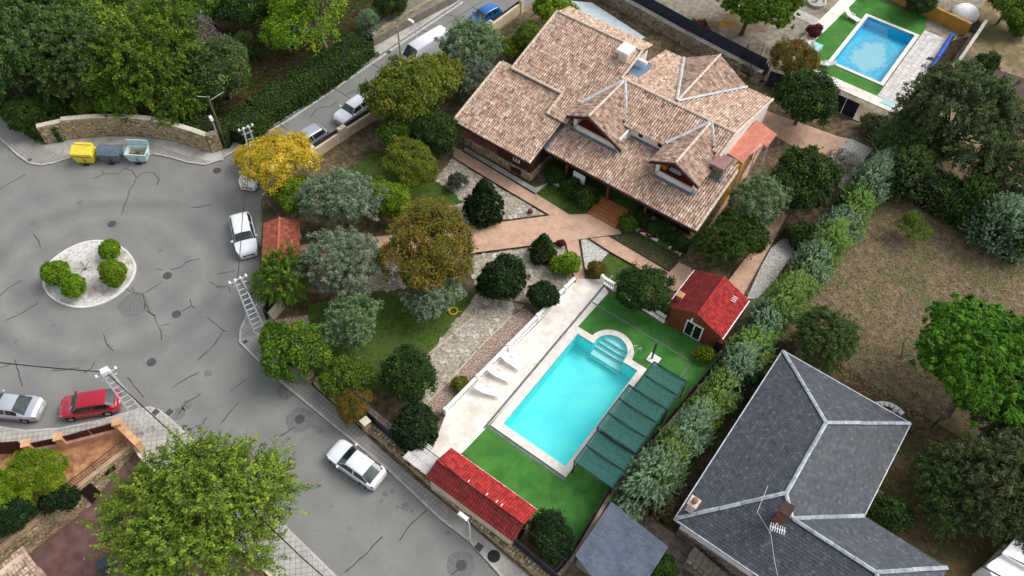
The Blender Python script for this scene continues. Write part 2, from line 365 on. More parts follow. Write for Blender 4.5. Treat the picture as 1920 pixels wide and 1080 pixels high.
MB().prism(shrink(.955), -.02, .10).build('gravel_bed', m_isle, isl)
# ---------------------------------------------------------------- plots
PROPERTY = [(575, 312), (700, 222), (930, 62), (1060, -30), (1120, 0), (1440, 160), (1610, 235), (1662, 262), (1420, 600), (1300, 750), (1150, 918), (1066, 1056), (1040, 1092), (960, 1040), (740, 860), (590, 725), (520, 655), (505, 600), (500, 560), (492, 500), (492, 400), (505, 350)]
setting('garden_soil', MB().prism(GP(PROPERTY, .10), None, .10, [POOLHOLE]), m_soil)
setting('woodland_floor', MB().prism(GP([(-300, -60), (0, 200), (75, 258), (95, 250), (180, 235), (380, 262), (425, 274), (480, 236), (563, 185), (640, 122), (687, 96), (705, 70), (890, -70), (1000, -200), (-300, -300)], .09), None, .09), m_woodfloor)
setting('neighbour_garden', MB().prism(GP([(1100, -20), (1120, -4), (1440, 155), (1610, 228), (1680, 215), (1850, 0), (1900, -120), (1100, -200)], .09), None, .09, [POOL2HOLE]), M('grey_gravel_yard', srgb(128, 120, 106), srgb(158, 148, 132), 1.6, .9, .1, .7, 12, c3=srgb(104, 90, 68), s3=.25))
setting('dry_field', MB().prism(GP([(1665, 275), (1700, 320), (2100, 560), (2100, 1000), (1500, 640), (1440, 640), (1420, 615)], .06), None, .06), M('dry_grass_field', srgb(88, 77, 60), srgb(142, 126, 102), 1.7, .95, .05, .9, 9, c3=srgb(94, 98, 62), s3=.28, lo=.3, hi=.7))
def sheet(name, pts, z, m): return setting(name, MB().prism(GP(pts, z), None, z), m)
sheet('lawn', [(600, 350), (650, 318), (700, 285), (760, 268), (790, 300), (815, 335), (868, 375), (868, 383), (780, 395), (700, 400), (600, 390)], .13, m_lawn)
sheet('lawn', [(578, 572), (690, 550), (830, 533), (893, 552), (893, 590), (850, 628), (800, 667), (785, 745), (640, 725), (578, 640)], .13, m_lawn)
sheet('lawn', [(1003, 364), (1028, 342), (1090, 367), (1110, 392), (1104, 402), (1067, 402)], .13, m_lawn)
sheet('lawn', [(1142, 473), (1193, 502), (1222, 545), (1162, 538), (1135, 520), (1125, 490)], .13, m_lawn)
sheet('lawn', [(1177, 435), (1273, 483), (1255, 508), (1143, 443)], .13, M('thin_dull_lawn', srgb(60, 66, 40), srgb(86, 86, 58), 5, .95, .1, .8, 22))
sheet('lawn', [(1150, 366), (1312, 445), (1290, 470), (1177, 433), (1160, 432), (1172, 402), (1118, 376)], .10 + .012, m_lawn)
sheet('brick_path', [(545, 462), (690, 445), (780, 436), (860, 424), (960, 412), (1035, 403), (1103, 401), (1162, 432), (1165, 438), (1100, 447), (1060, 453), (960, 466), (890, 475), (780, 478), (690, 478), (550, 480)], .15, m_brickpath)
sheet('brick_path', [(850, 276), (865, 281), (1003, 362), (1067, 402), (1028, 403), (945, 353), (850, 295)], .144, m_brickpath)
sheet('brick_path', [(1143, 443), (1255, 510), (1273, 492), (1297, 503), (1300, 545), (1262, 545), (1193, 502), (1103, 448)], .144, m_brickpath)
sheet('brick_path', [(1060, 453), (1085, 450), (1098, 522), (1080, 530)], .138, m_brickpath)
sheet('brick_path', [(1430, 205), (1590, 262), (1560, 300), (1530, 300), (1445, 250), (1400, 330), (1320, 445), (1345, 452), (1440, 400), (1480, 402), (1440, 470), (1395, 555), (1362, 530), (1420, 440), (1400, 430), (1330, 470), (1300, 455), (1318, 440), (1410, 300)], .138, m_brickpath)
sheet('white_gravel_bed', [(1500, 240), (1600, 262), (1660, 290), (1600, 370), (1565, 345), (1540, 310), (1590, 265)], .126, m_whitegravel)
sheet('white_gravel_bed', [(1088, 450), (1103, 448), (1142, 473), (1127, 490), (1098, 507)], .132, m_whitegravel)
sheet('white_gravel_bed', [(1440, 470), (1475, 440), (1490, 470), (1450, 530), (1420, 560), (1400, 560)], .132, m_whitegravel)
sheet('pink_gravel_bed', [(960, 592), (985, 578), (1012, 600), (838, 776), (790, 768), (837, 720), (895, 655)], .132, m_gravel)
sheet('pink_gravel_bed', [(515, 600), (578, 590), (578, 640), (620, 700), (740, 800), (700, 822), (600, 725), (530, 650)], .126, m_gravel)
sheet('concrete_strip', [(872, 275), (1003, 352), (1030, 342), (1003, 364), (868, 283)], .15, m_conc)
sheet('pool_deck', [(1085, 522), (1127, 524), (1141, 549), (1083, 613), (1040, 660), (917, 797), (868, 848), (840, 865), (800, 862), (812, 840), (835, 778), (1010, 605)], .14, m_deck)
TURF = [(1141, 549), (1245, 607), (1345, 660), (1300, 735), (1150, 912), (1062, 1058), (1000, 985), (868, 848), (917, 797), (1040, 660), (1083, 613)]
setting('artificial_turf', MB().prism(GP(TURF, .134), None, .134, [POOLHOLE]), m_turf)
# low brown edging strips along the beds
m_edge = M('dark_metal_edging', srgb(60, 48, 40), srgb(86, 70, 58), 6, .8)
m_edgel = M('pale_edging_stone', srgb(180, 168, 150), srgb(206, 196, 180), 5, .85)
def edging(pts, m, w=.07, h=.22):
    mb = MB(); P = GP(pts, .13)
    for a, b in zip(P, P[1:]):
        d = (b - a); L = d.length; mb.box((a.x + b.x) / 2, (a.y + b.y) / 2, .05 + h / 2, L + w * .9, w, h, math.atan2(d.y, d.x))
    return setting('bed_edging', mb, m)
for pts in ([(850, 297), (945, 355), (1028, 404)], [(868, 284), (1003, 364)], [(780, 437), (860, 425), (960, 413), (1028, 404)][1:], [(890, 476), (960, 467), (1058, 454)],
            [(1103, 448), (1142, 473), (1193, 502)], [(1143, 443), (1255, 509), (1273, 484)], [(1088, 450), (1098, 522)], [(1060, 455), (1078, 530)], [(1480, 402), (1395, 556)], [(1430, 440), (1362, 530)]):
    edging(pts, m_edge)
for pts in ([(800, 667), (850, 628), (893, 590), (893, 553)], [(960, 592), (895, 656), (837, 721), (788, 768)], [(868, 383), (800, 394)]):
    edging(pts, m_edgel, .10, .14)
# crazy paving: every flagstone its own edge and joint
def clip(poly, nx, ny, d):
    R = []
    for i in range(len(poly)):
        a, b = poly[i], poly[(i + 1) % len(poly)]; da = a[0] * nx + a[1] * ny - d; db = b[0] * nx + b[1] * ny - d
        if da <= 0: R.append(a)
        if (da < 0) != (db < 0):
            t = da / (da - db); R.append((a[0] + (b[0] - a[0]) * t, a[1] + (b[1] - a[1]) * t))
    return R
def crazy(pts, cell, z, limit, seed):
    rnd = random.Random(seed); poly = [tuple(G(x, y, z))[:2] for x, y in pts]
    host = setting('stone_path', MB().prism([Vector(p) for p in poly], None, z), m_mortar)
    x0, x1 = min(p[0] for p in poly), max(p[0] for p in poly); y0, y1 = min(p[1] for p in poly), max(p[1] for p in poly)
    nx, ny = int((x1 - x0) / cell) + 4, int((y1 - y0) / cell) + 4; pt = {}
    for i in range(nx):
        for j in range(ny):
            pt[i, j] = (x0 + (i - 1 + rnd.uniform(-.42, .42) + .5 * (j % 2)) * cell, y0 + (j - 1 + rnd.uniform(-.42, .42)) * cell)
    out = []
    for (i, j), p in pt.items():
        if not inside(p[0], p[1], poly): continue
        c = [(p[0] - cell, p[1] - cell), (p[0] + cell, p[1] - cell), (p[0] + cell, p[1] + cell), (p[0] - cell, p[1] + cell)]
        for a in range(-2, 3):
            for b in range(-2, 3):
                q = pt.get((i + a, j + b))
                if q is None or (a == 0 and b == 0): continue
                dx, dy = q[0] - p[0], q[1] - p[1]; L = math.hypot(dx, dy) or 1e-3
                c = clip(c, dx / L, dy / L, ((p[0] + q[0]) / 2 * dx + (p[1] + q[1]) / 2 * dy) / L - rnd.uniform(.012, .035))
                if not c: break
            if not c: break
        if len(c) < 3: continue
        h = z + .012 + rnd.uniform(0, .02)
        out.append((camd((p[0], p[1], 0)), MB().prism([Vector(v) for v in c], z - .01, h, tint=rnd.random())))
    pieces('paving_stone', out, m_flag, host, limit)
crazy([(893, 555), (985, 572), (960, 590), (895, 654), (836, 720), (788, 766), (785, 745), (800, 669)], .46, .135, 300, 1)
crazy([(815, 335), (850, 298), (944, 356), (1025, 403), (960, 411), (862, 423), (810, 396), (866, 384), (868, 375)], .42, .135, 200, 2)
crazy([(880, 480), (960, 468), (1058, 455), (1078, 528), (1050, 555), (985, 568), (900, 553)], .46, .133, 260, 3)
crazy([(640, 540), (700, 500), (760, 480), (850, 482), (860, 520), (760, 540), (690, 548)], .5, .131, 100, 4)
# ---------------------------------------------------------------- marks on the road
def ribbon(P, w, z=.005):
    mb = MB(); n = len(P); L = []; R = []
    for i, p in enumerate(P):
        d = (P[min(i + 1, n - 1)] - P[max(i - 1, 0)]).normalized(); s = Vector((-d.y, d.x, 0)) * w / 2 * random.uniform(.7, 1.3)
        L.append((p.x + s.x, p.y + s.y, z)); R.append((p.x - s.x, p.y - s.y, z))
    mb.add(L + R, [(i, n + i, n + i + 1, i + 1) for i in range(n - 1)]); return mb
CR = [[(175, 335), (193, 327), (192, 320)], [(193, 326), (224, 325), (235, 316), (247, 320), (257, 333), (243, 357), (228, 403)], [(258, 333), (266, 325), (288, 323), (299, 336), (295, 347)],
      [(0, 354), (48, 327)], [(62, 438), (73, 452), (76, 465)], [(0, 555), (15, 540), (42, 525)], [(12, 600), (40, 588), (72, 567)], [(291, 505), (306, 506)], [(320, 506), (340, 500), (350, 491), (376, 485)],
      [(238, 542), (252, 549), (268, 552), (304, 528)], [(248, 540), (252, 548)], [(267, 552), (280, 585), (289, 592), (300, 620), (303, 637)], [(270, 570), (274, 582), (289, 592)], [(299, 612), (318, 607)],
      [(340, 583), (360, 574), (356, 561)], [(359, 574), (367, 578)], [(395, 527), (408, 537), (428, 536), (432, 548)], [(405, 538), (414, 541)], [(407, 513), (441, 508)], [(388, 594), (404, 607), (418, 620), (426, 622)],
      [(418, 622), (400, 650), (370, 676)], [(195, 627), (199, 645), (213, 658)], [(28, 674), (37, 705), (42, 725)], [(97, 695), (150, 690)], [(157, 699), (174, 690), (178, 678)], [(238, 707), (252, 726), (270, 745)],
      [(324, 727), (345, 712), (374, 697)], [(334, 776), (350, 755), (376, 738)], [(414, 793), (435, 770), (449, 753)], [(433, 736), (450, 718), (461, 712)], [(367, 800), (380, 795), (388, 783)], [(358, 388), (375, 388), (397, 383)],
      [(582, 220), (597, 202), (620, 200), (633, 190)], [(625, 165), (640, 174), (658, 186)], [(650, 178), (685, 160)], [(522, 231), (550, 250)], [(697, 120), (720, 132), (750, 115)], [(782, 56), (800, 60)], [(830, 52), (855, 33), (885, 15), (905, 2)], [(832, 26), (850, 30), (856, 34), (862, 50)], [(848, 40), (865, 50)], [(885, 13), (897, 20)],
      [(648, 1073), (690, 1035), (717, 1006)], [(748, 1016), (765, 988), (800, 957)], [(524, 818), (552, 800)], [(845, 1078), (862, 1066)], [(430, 300), (450, 315)], [(0, 690), (20, 683)]]
for c in CR:
    P = []
    for a, b in zip(c, c[1:]):
        a3, b3 = G(*a), G(*b); k = max(2, int((b3 - a3).length / .35))
        for i in range(k):
            q = a3.lerp(b3, i / k); P.append(q + Vector((random.uniform(-.05, .05), random.uniform(-.05, .05), 0)))
    P.append(G(*c[-1])); ribbon(P, .068).build('crack_seal', m_crack, road)
def disc(px, py, r, m, name, parent, z=.006, wob=0):
    c = G(px, py); n = 22
    return MB().prism([Vector((c.x + r * (1 + random.uniform(-wob, wob)) * math.cos(2 * math.pi * i / n), c.y + r * (1 + random.uniform(-wob, wob)) * math.sin(2 * math.pi * i / n))) for i in range(n)], None, z).build(name, m, parent)
for px, py, r in ((250, 572, 1.15), (263, 790, .8), (562, 788, 1.0), (865, 1060, .95), (535, 733, .7), (335, 775, .5), (722, 926, .22), (735, 921, .16), (716, 938, .12), (760, 950, .3), (772, 958, .14), (745, 951, .12), (600, 806, .3), (590, 800, .2), (350, 760, .4), (420, 540, .16), (100, 610, .2), (300, 470, .18), (655, 990, .14), (620, 950, .1), (840, 1000, .2), (390, 700, .3), (150, 380, .25), (60, 420, .3), (480, 250, .2), (640, 205, .25), (30, 640, .2)): disc(px, py, r, m_patch, 'asphalt_patch', road, .004, .12)
MH = [(210, 420, 'round iron manhole cover north of the roundabout island'), (314, 517, 'round iron manhole cover east of the roundabout island'), (331, 589, 'round iron manhole cover south-east of the island beside a short forked crack'), (284, 679, 'round iron manhole cover in the open asphalt above the red car'),
      (407, 320, 'round manhole cover by the kerb below the wooden pole'), (562, 786, 'manhole cover in a dark patch above the white hatchback'), (865, 1060, 'manhole cover in a dark ring at the bottom of the lower road'), (734, 109, 'manhole cover in the road behind the white van')]
for px, py, lb in MH:
    c = G(px, py); t = thing('manhole_cover', lb, 'manhole cover', c, 'manhole covers in the roadway')
    MB().lathe([(.36, 0), (.36, .012), (.31, .012)], c.x, c.y, c.z + .005, 20).build('frame', m_iron, t)
    MB().lathe([(.29, 0), (.29, .016), (.1, .017)], c.x, c.y, c.z + .006, 20).build('lid', m_iron, t)
for px, py, lb, s, z in ((926, 1043, 'round black cover set in the concrete pavement beside the square hatch', .42, .124), (705, 102, 'round cover in the upper pavement opposite the white van', .4, .124)):
    c = G(px, py, z); o = MB().lathe([(s, 0), (s, .02), (.12, .025), (.05, .04)], c.x, c.y, c.z, 22).build('manhole_cover', M('black_cover', srgb(34, 34, 36), None, rough=.6) if s > .41 else m_iron); props(o, lb, 'manhole cover')
for px, py, lb, s in ((898, 1026, 'square grey hatch in the concrete pavement by the street lamp', .5), (292, 773, 'dark square drain hatch on the rounded pavement corner', .45), (318, 773, 'dark gully grate in the road at the rounded corner', .5), (729, 98, 'rectangular gully grate in the gutter beside the white van', .5), (611, 165, 'small square hatch on the upper pavement', .32), (460, 641, 'small dark hatch on the pavement corner beside the lattice pylon', .35), (56, 300, 'small gully grate by the kerb left of the yellow container', .35)):
    c = G(px, py, .124 if px not in (318, 729) else .006); t = thing('drain_hatch', lb, 'drain cover', c)
    MB().box(c.x, c.y, c.z + .008, s * 1.12, s * 1.12, .016, -.6).build('frame', m_conc, t)
    MB().box(c.x, c.y, c.z + .012, s, s, .018, -.6).build('lid', m_iron, t)
# ================================================================ BUILDINGS
TC = [srgb(150, 122, 106), srgb(196, 164, 144), srgb(216, 184, 162), srgb(222, 198, 174), srgb(208, 172, 152), srgb(236, 218, 198), srgb(180, 146, 128), srgb(228, 206, 186)]
m_tile = M('clay_roof_tiles', srgb(176, 172, 170), srgb(255, 255, 255), 2.6, .85, .2, .4, 20, tint=TC, lo=.3, hi=.6)
m_under = M('tile_bed', srgb(78, 54, 42), srgb(104, 76, 60), 6, .95)
m_cap = M('mortared_ridge', srgb(196, 178, 158), srgb(222, 208, 192), 3, .85)
m_valley = M('pale_lead_valley', srgb(176, 178, 180), srgb(200, 202, 202), 2, .6, .3)
m_lead = M('dark_lead_flashing', srgb(86, 94, 108), srgb(110, 118, 130), 3, .55, .4)
m_white = M('white_render', srgb(226, 214, 206), srgb(240, 230, 222), 1.2, .85, .2, .15, 20)
m_purew = M('white_paint', srgb(232, 230, 226), srgb(244, 243, 240), 2, .6, .3)
m_ochre = M('ochre_render', srgb(176, 128, 58), srgb(192, 146, 72), 1.2, .85, .2, .15, 20)
m_brown = M('dark_brown_cladding', srgb(52, 32, 28), srgb(68, 44, 38), 3, .7)
m_woodfl = M('red_brown_deck', srgb(140, 52, 28), srgb(164, 68, 40), 5, .5, .4)
m_glass = M('dark_window_glass', srgb(22, 28, 34), None, rough=.08, spec=.8)
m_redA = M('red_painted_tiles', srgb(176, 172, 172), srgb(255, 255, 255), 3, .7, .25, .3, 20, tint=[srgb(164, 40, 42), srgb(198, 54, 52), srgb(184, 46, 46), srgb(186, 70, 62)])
m_redB = M('dark_red_tiles', srgb(200, 196, 196), srgb(255, 255, 255), 3, .65, .3, .3, 20, tint=[srgb(104, 30, 34), srgb(138, 36, 38), srgb(122, 40, 42), srgb(154, 44, 42)])  # darker red, laid on one slope of each red roof
m_hutwall = M('brick_red_wall', srgb(118, 60, 40), srgb(134, 72, 48), 1.4, .85, .2, .15, 20)
m_slate = M('grey_slates', srgb(225, 225, 225), srgb(255, 255, 255), 5, .6, .35, .3, 20, tint=[srgb(60, 65, 71), srgb(76, 81, 88), srgb(69, 75, 81), srgb(92, 96, 100)], c3=None)
m_slateunder = M('slate_bed', srgb(48, 50, 54), srgb(62, 64, 68), 5, .9)
m_zinc = M('zinc_flashing', srgb(206, 206, 206), srgb(255, 255, 255), 3, .5, .4, 0, 20, .1, tint=[srgb(156, 166, 174), srgb(188, 196, 202), srgb(176, 184, 190)])
m_felt = M('grey_blue_felt', srgb(92, 104, 118), srgb(116, 128, 142), 1.6, .8, .2, .3, 16, c3=srgb(106, 108, 116), s3=1.1)
m_terra = M('salmon_roof_sheet', srgb(208, 134, 112), srgb(222, 152, 130), 2, .6, .3)
m_sheetw = M('dull_white_sheet', srgb(186, 184, 180), srgb(206, 204, 200), 2, .6, .3)
m_blk = M('black_metal', srgb(26, 26, 28), srgb(36, 36, 38), 8, .5, .4)

def slab(parent, poly, zf, m, th=.14, name='roof_bed'):
    mb = MB(); top = [Q(u, v, zf(u, v)) for u, v in poly]; bot = [p - Vector((0, 0, th)) for p in top]
    fl = [Vector((p.x, p.y, 0)) for p in top]; tri = tessellate_polygon([fl]); f1 = []; f2 = []
    for a, b, c in tri:
        cr = (fl[b] - fl[a]).cross(fl[c] - fl[a]).z
        if abs(cr) < 1e-9: continue
        t = (a, b, c) if cr > 0 else (a, c, b); f1.append(t); f2.append(t[::-1])
    n = len(top); mb.add(top + bot, f1 + [tuple(i + n for i in t) for t in f2]); ar = sum(fl[i].x * fl[(i + 1) % n].y - fl[(i + 1) % n].x * fl[i].y for i in range(n))
    side = [((i + 1) % n, i, n + i, n + (i + 1) % n) for i in range(n)]
    if ar < 0: side = [s[::-1] for s in side]
    mb.add(top + bot, side); return mb.build(name, m, parent)
def tiles(parent, poly, zf, down, w=.225, l=.38, m=None, name='roof_tiles', hgt=.09, seed=1, clipm=0.0, tj=.28, base=None):
    """barrel tiles laid row by row; down = unit grid vector pointing down the slope"""
    rnd = random.Random(seed); mb = MB(); du, dv = down; au, av = -dv, du
    A = [p[0] * au + p[1] * av for p in poly]; B = [p[0] * du + p[1] * dv for p in poly]
    a = min(A); prof = [(-.5, -.3), (-.3, .55), (-.14, 1), (.14, 1), (.3, .55), (.5, -.3)]
    nc = max(1, round((max(A) - min(A)) / w)); w = (max(A) - min(A)) / nc; br = max(B)
    for i in range(nc):
        ac = a + (i + .5) * w; coltone = rnd.random()
        for j in range(int((br - min(B)) / l) + 1):
            b1 = br - j * l; b0 = b1 - l * 1.06; bc = b1 - l / 2
            if not inside(ac * au + bc * du, ac * av + bc * dv, poly): continue
            t = min(1, max(0, rnd.random() * .8 + coltone * .2)); jit = rnd.uniform(-.012, .012); top = []
            for bb, lift, k in ((b1 + rnd.uniform(-.02, .02), .035, 1.0), (b0, .0, .86)):
                for x, h in prof:
                    aa = ac + x * w * k + jit; u, v = aa * au + bb * du, aa * av + bb * dv
                    top.append(Q(u, v, zf(u, v) + lift + h * hgt))
            lo = [Q((ac + x * w) * au + b1 * du, (ac + x * w) * av + b1 * dv, zf((ac + x * w) * au + b1 * du, (ac + x * w) * av + b1 * dv)) for x in (-.4, .4)]
            fs = [(k, k + 1, k + 7, k + 6) for k in range(5)]
            mb.add(top + lo, fs + [(12, 13, 5, 4, 3, 2, 1, 0)], t)
    # orient upwards
    return fixup(mb).build(name, m or m_tile, parent, kind='stuff')
def fixup(mb):
    V = mb.v
    for i, f in enumerate(mb.f):
        a, b, c = Vector(V[f[0]]), Vector(V[f[1]]), Vector(V[f[2]]); n = (b - a).cross(c - b)
        if len(f) == 4 and n.z < 0: mb.f[i] = f[::-1]
    return mb
def slates(parent, poly, zf, down, w=.27, l=.2, m=None, name='roof_slates', seed=1):
    rnd = random.Random(seed); mb = MB(); du, dv = down; au, av = -dv, du
    A = [p[0] * au + p[1] * av for p in poly]; B = [p[0] * du + p[1] * dv for p in poly]
    for j in range(int((max(B) - min(B)) / l) + 1):
        b1 = max(B) - j * l
        for i in range(-1, int((max(A) - min(A)) / w) + 2):
            ac = min(A) + (i + .5 * (j % 2)) * w; bc = b1 - l / 2
            if not inside(ac * au + bc * du, ac * av + bc * dv, poly): continue
            g = .012 + rnd.uniform(0, .008); vs = []
            for bb, lift in ((b1 + rnd.uniform(-.012, .012), .02 + rnd.uniform(0, .01)), (b1 - l, .004)):
                for s in (-.5, .5):
                    aa = ac + s * (w - g); u, v = aa * au + bb * du, aa * av + bb * dv; vs.append(Q(u, v, zf(u, v) + lift))
            for s in (-.5, .5):
                aa = ac + s * (w - g); u, v = aa * au + b1 * du, aa * av + b1 * dv; vs.append(Q(u, v, zf(u, v)))
            mb.add(vs, [(0, 1, 3, 2), (0, 4, 5, 1)], rnd.random())
    return fixup(mb).build(name, m or m_slate, parent, kind='stuff')
def caps(parent, p, q, m=None, r=.13, l=.4, name='ridge_cap', lift=.03, flat=False):
    p, q = Q(*p), Q(*q); d = q - p; L = d.length; k = max(1, round(L / l)); mb = MB()
    if flat:
        s = Vector((-d.y, d.x, 0)).normalized() * r; dz = Vector((0, 0, -.03)); up = Vector((0, 0, lift)); kk = max(1, round(L / 1.3)); p0, q0 = p, q
        for i in range(kk):
            j_ = Vector((0, 0, random.uniform(0, .012))) + s * random.uniform(-.1, .1); p, q = p0 + d * ((i + .01) / kk) + j_, p0 + d * ((i + .99) / kk) + j_
            mb.add([p + s + dz + up, p + up * 1.6, p - s + dz + up, q + s + dz + up, q + up * 1.6, q - s + dz + up], [(0, 1, 4, 3), (1, 2, 5, 4)], random.random())
        fixup(mb)
    else:
        for i in range(k):
            a, b = p + d * (i / k), p + d * ((i + 1.06) / k); z = Vector((0, 0, lift))
            mb.tube([a + z, b + z], [r * 1.12, r * .92], 7, random.random(), True)
    return mb.build(name, m or m_cap, parent)
def wall_v(mb, v, pts, th):      # wall in a plane of constant v, pts (u, z)
    A = [Q(u, v, z) for u, z in pts]; B = [Q(u, v + th, z) for u, z in pts]; n = len(A)
    mb.add(A + B, [tuple(range(n)), tuple(range(2 * n - 1, n - 1, -1))] + [(i, i + n, (i + 1) % n + n, (i + 1) % n) for i in range(n)]); return mb
def wall_u(mb, u, pts, th):
    A = [Q(u, v, z) for v, z in pts]; B = [Q(u + th, v, z) for v, z in pts]; n = len(A)
    mb.add(A + B, [tuple(range(n)), tuple(range(2 * n - 1, n - 1, -1))] + [(i, i + n, (i + 1) % n + n, (i + 1) % n) for i in range(n)]); return mb
def ub(parent, name, m, u0, u1, v0, v1, z0, z1, **k): return MB().ubox(u0, u1, v0, v1, z0, z1).build(name, m, parent, **k)
def stonework(parent, a, b, z0, z1, m, out, sw=.36, sh=.2, name='stones', seed=3, limit=0, zb=None, skip=None, base=None):
    """proud irregular stones on a wall face running a->b (ground points); out = outward normal; zb = floor height function"""
    rnd = random.Random(seed); a, b = Vector((a[0], a[1], 0)), Vector((b[0], b[1], 0)); L = (b - a).length; d = (b - a) / L; o = Vector((out[0], out[1], 0)).normalized()
    box = []; z = z0; r = 0
    while z < z1 - .04:
        h = min(z1 - z, sh * rnd.uniform(.75, 1.3)); s = -rnd.uniform(0, sw)
        while s < L:
            w = sw * rnd.uniform(.5, 1.5); s0, s1 = max(0, s + .012), min(L, s + w - .012)
            if s1 - s0 > .06 and (zb is None or z + h > zb((s0 + s1) / 2)) and not (skip and skip((s0 + s1) / 2, z + h / 2)):
                q = rnd.uniform(.02, .07); p0, p1 = a + d * s0, a + d * s1; j = lambda: Vector((0, 0, rnd.uniform(-.018, .018)))
                B = [p0 - o * .05, p1 - o * .05, p1 + o * q * .55, p0 + o * q * .55]
                F_ = [p0 + o * q + j(), p1 + o * q + j()]; zz0, zz1 = Vector((0, 0, z + .01)), Vector((0, 0, z + h - .01)); k = d * .03
                vs = [p0 + zz0, p1 + zz0, p1 + zz1, p0 + zz1, p0 + o * q + k + zz0 + Vector((0, 0, .02)) + j(), p1 + o * q - k + zz0 + Vector((0, 0, .02)) + j(), p1 + o * q - k + zz1 - Vector((0, 0, .02)) + j(), p0 + o * q + k + zz1 - Vector((0, 0, .02)) + j()]
                mb = MB().add(vs, [(4, 5, 6, 7), (0, 1, 5, 4), (1, 2, 6, 5), (2, 3, 7, 6), (3, 0, 4, 7)], rnd.random())
                if d.cross(Vector((0, 0, 1))).dot(o) < 0: mb.f = [f[::-1] for f in mb.f]
                box.append((camd(p0), mb))
            s += w
        z += h; r += 1
    if limit: pieces(name[:-1] if name.endswith('s') else name, box, m, parent, limit)
    else:
        j = MB()
        for _, bb in box:
            n = len(j.v); j.v += bb.v; j.f += [tuple(i + n for i in f) for f in bb.f]; j.t += bb.t
        j.build(name, m, parent, kind='stuff')
# ---------------------------------------------------------------- main house
H = thing('tiled_house', 'large house with many sloping roofs of weathered pink clay tiles and two open dormers', 'house', Q(48, -23, 0))
zw = lambda u, v: 3.1 + (u - 41.2) * .285          # west wing
zl = lambda u, v: 3.1 + (u - 43.3) * .27           # lower front roof
zu = lambda u, v: 5.3 + (u - 48.1) * .29           # upper front roof
zb = lambda u, v: 6.37 - (u - 51.8) * .25          # back
zk = lambda u, v: 7.3 - (u - 55) * .29             # back of the tall block
D1 = (-26.5, -21.9, 46.3); D2 = (-18.05, -14.25, 46.0)
ROOFS = [('w', [(41.2, -35.9), (41.2, -27.4), (48.4, -27.4), (48.4, -35.9)], zw, (-1, 0)),
    ('l', [(43.3, -27.35), (43.3, -12.4), (49.6, -12.4), (49.6, -14.25), (D2[2], -14.25), (D2[2], -18.05), (48.15, -18.05), (48.15, -21.9), (D1[2], -21.9), (D1[2], -26.5), (47.6, -26.5), (47.6, -27.35)], zl, (-1, 0)),
    ('u', [(48.0, -34.5), (48.0, -28.95), (45.7, -28.95), (45.7, -26.9), (46.6, -26.9), (49.2, -25.0), (48.1, -22.4), (48.1, -18.4), (51.2, -16.4), (49.3, -14.6), (49.3, -14.1), (51.8, -14.1), (51.8, -25.3), (55, -25.3), (55, -34.5)], zu, (-1, 0)),
    ('b', [(51.8, -25.3), (51.8, -14.1), (60, -14.1), (60, -16.7), (52.3, -20), (60, -23.3), (60, -25.3)], zb, (1, 0)),
    ('k', [(55, -34.5), (55, -25.3), (57.0, -25.3), (57.0, -34.5)], zk, (1, 0)),
    ('x', [(52.3, -20), (60.1, -20), (60.1, -23.35)], lambda u, v: 6.3 - abs(v + 20) * .6, (0, -1)),
    ('y', [(52.3, -20), (60.1, -20), (60.1, -16.65)], lambda u, v: 6.3 - abs(v + 20) * .6, (0, 1)),
    ('d', [(46.0, -24.95), (46.0, -27.1), (47.9, -27.1), (51.6, -24.95)], lambda u, v: 6.33 - abs(v + 24.95) * .5, (0, -1)),
    ('e', [(46.0, -24.95), (46.0, -21.4), (48.3, -22.5), (51.6, -24.95)], lambda u, v: 6.33 - abs(v + 24.95) * .5, (0, 1)),
    ('f', [(45.8, -16.4), (45.8, -18.6), (48.1, -18.6), (51.6, -16.4)], lambda u, v: 6.33 - abs(v + 16.4) * .5, (0, -1)),
    ('g', [(45.8, -16.4), (45.8, -14.0), (49.3, -14.3), (51.6, -16.4)], lambda u, v: 6.33 - abs(v + 16.4) * .5, (0, 1))]
for i, (n_, poly, zf, dn_) in enumerate(ROOFS):
    rf = slab(H, poly, zf, m_under, .16, 'roof'); tiles(rf, poly, zf, dn_, seed=i + 5)
for p, q in (((51.8, -25.3, 6.42), (51.8, -14.1, 6.42)), ((55, -34.5, 7.35), (55, -25.3, 7.35)), ((52.3, -20, 6.33), (60.1, -20, 6.33)), ((46, -24.95, 6.38), (51.6, -24.95, 6.38)), ((45.8, -16.4, 6.38), (51.6, -16.4, 6.38)),
             ((48, -34.5, 5.3), (55, -34.5, 7.35)), ((51.8, -14.1, 6.4), (60, -14.1, 4.35)), ((48.0, -34.5, 5.32), (48.0, -28.95, 5.32)), ((51.8, -25.3, 6.42), (55, -25.3, 7.35)), ((43.3, -12.4, 3.15), (49.6, -12.4, 4.85)), ((41.2, -35.9, 3.15), (48.2, -35.9, 5.15)), ((49.3, -14.1, 5.7), (51.8, -14.1, 6.42)), ((45.7, -28.95, 4.65), (48, -28.95, 5.3))):
    caps(H, p, q, r=.115)
V_ = lambda p, q, m=m_valley, r=.15: caps(H, p, q, m, r, flat=True, name='valley_strip', lift=.12)
V_((52.3, -20.05, 6.35), (60, -23.3, 4.4)); V_((52.3, -19.95, 6.35), (60, -16.7, 4.4))
V_((51.7, -24.9, 6.4), (48.25, -22.45, 5.2)); V_((51.7, -25.0, 6.4), (47.9, -27.0, 5.35)); V_((51.7, -16.35, 6.4), (49.2, -14.3, 5.4)); V_((51.7, -16.45, 6.4), (48.1, -18.55, 5.4))
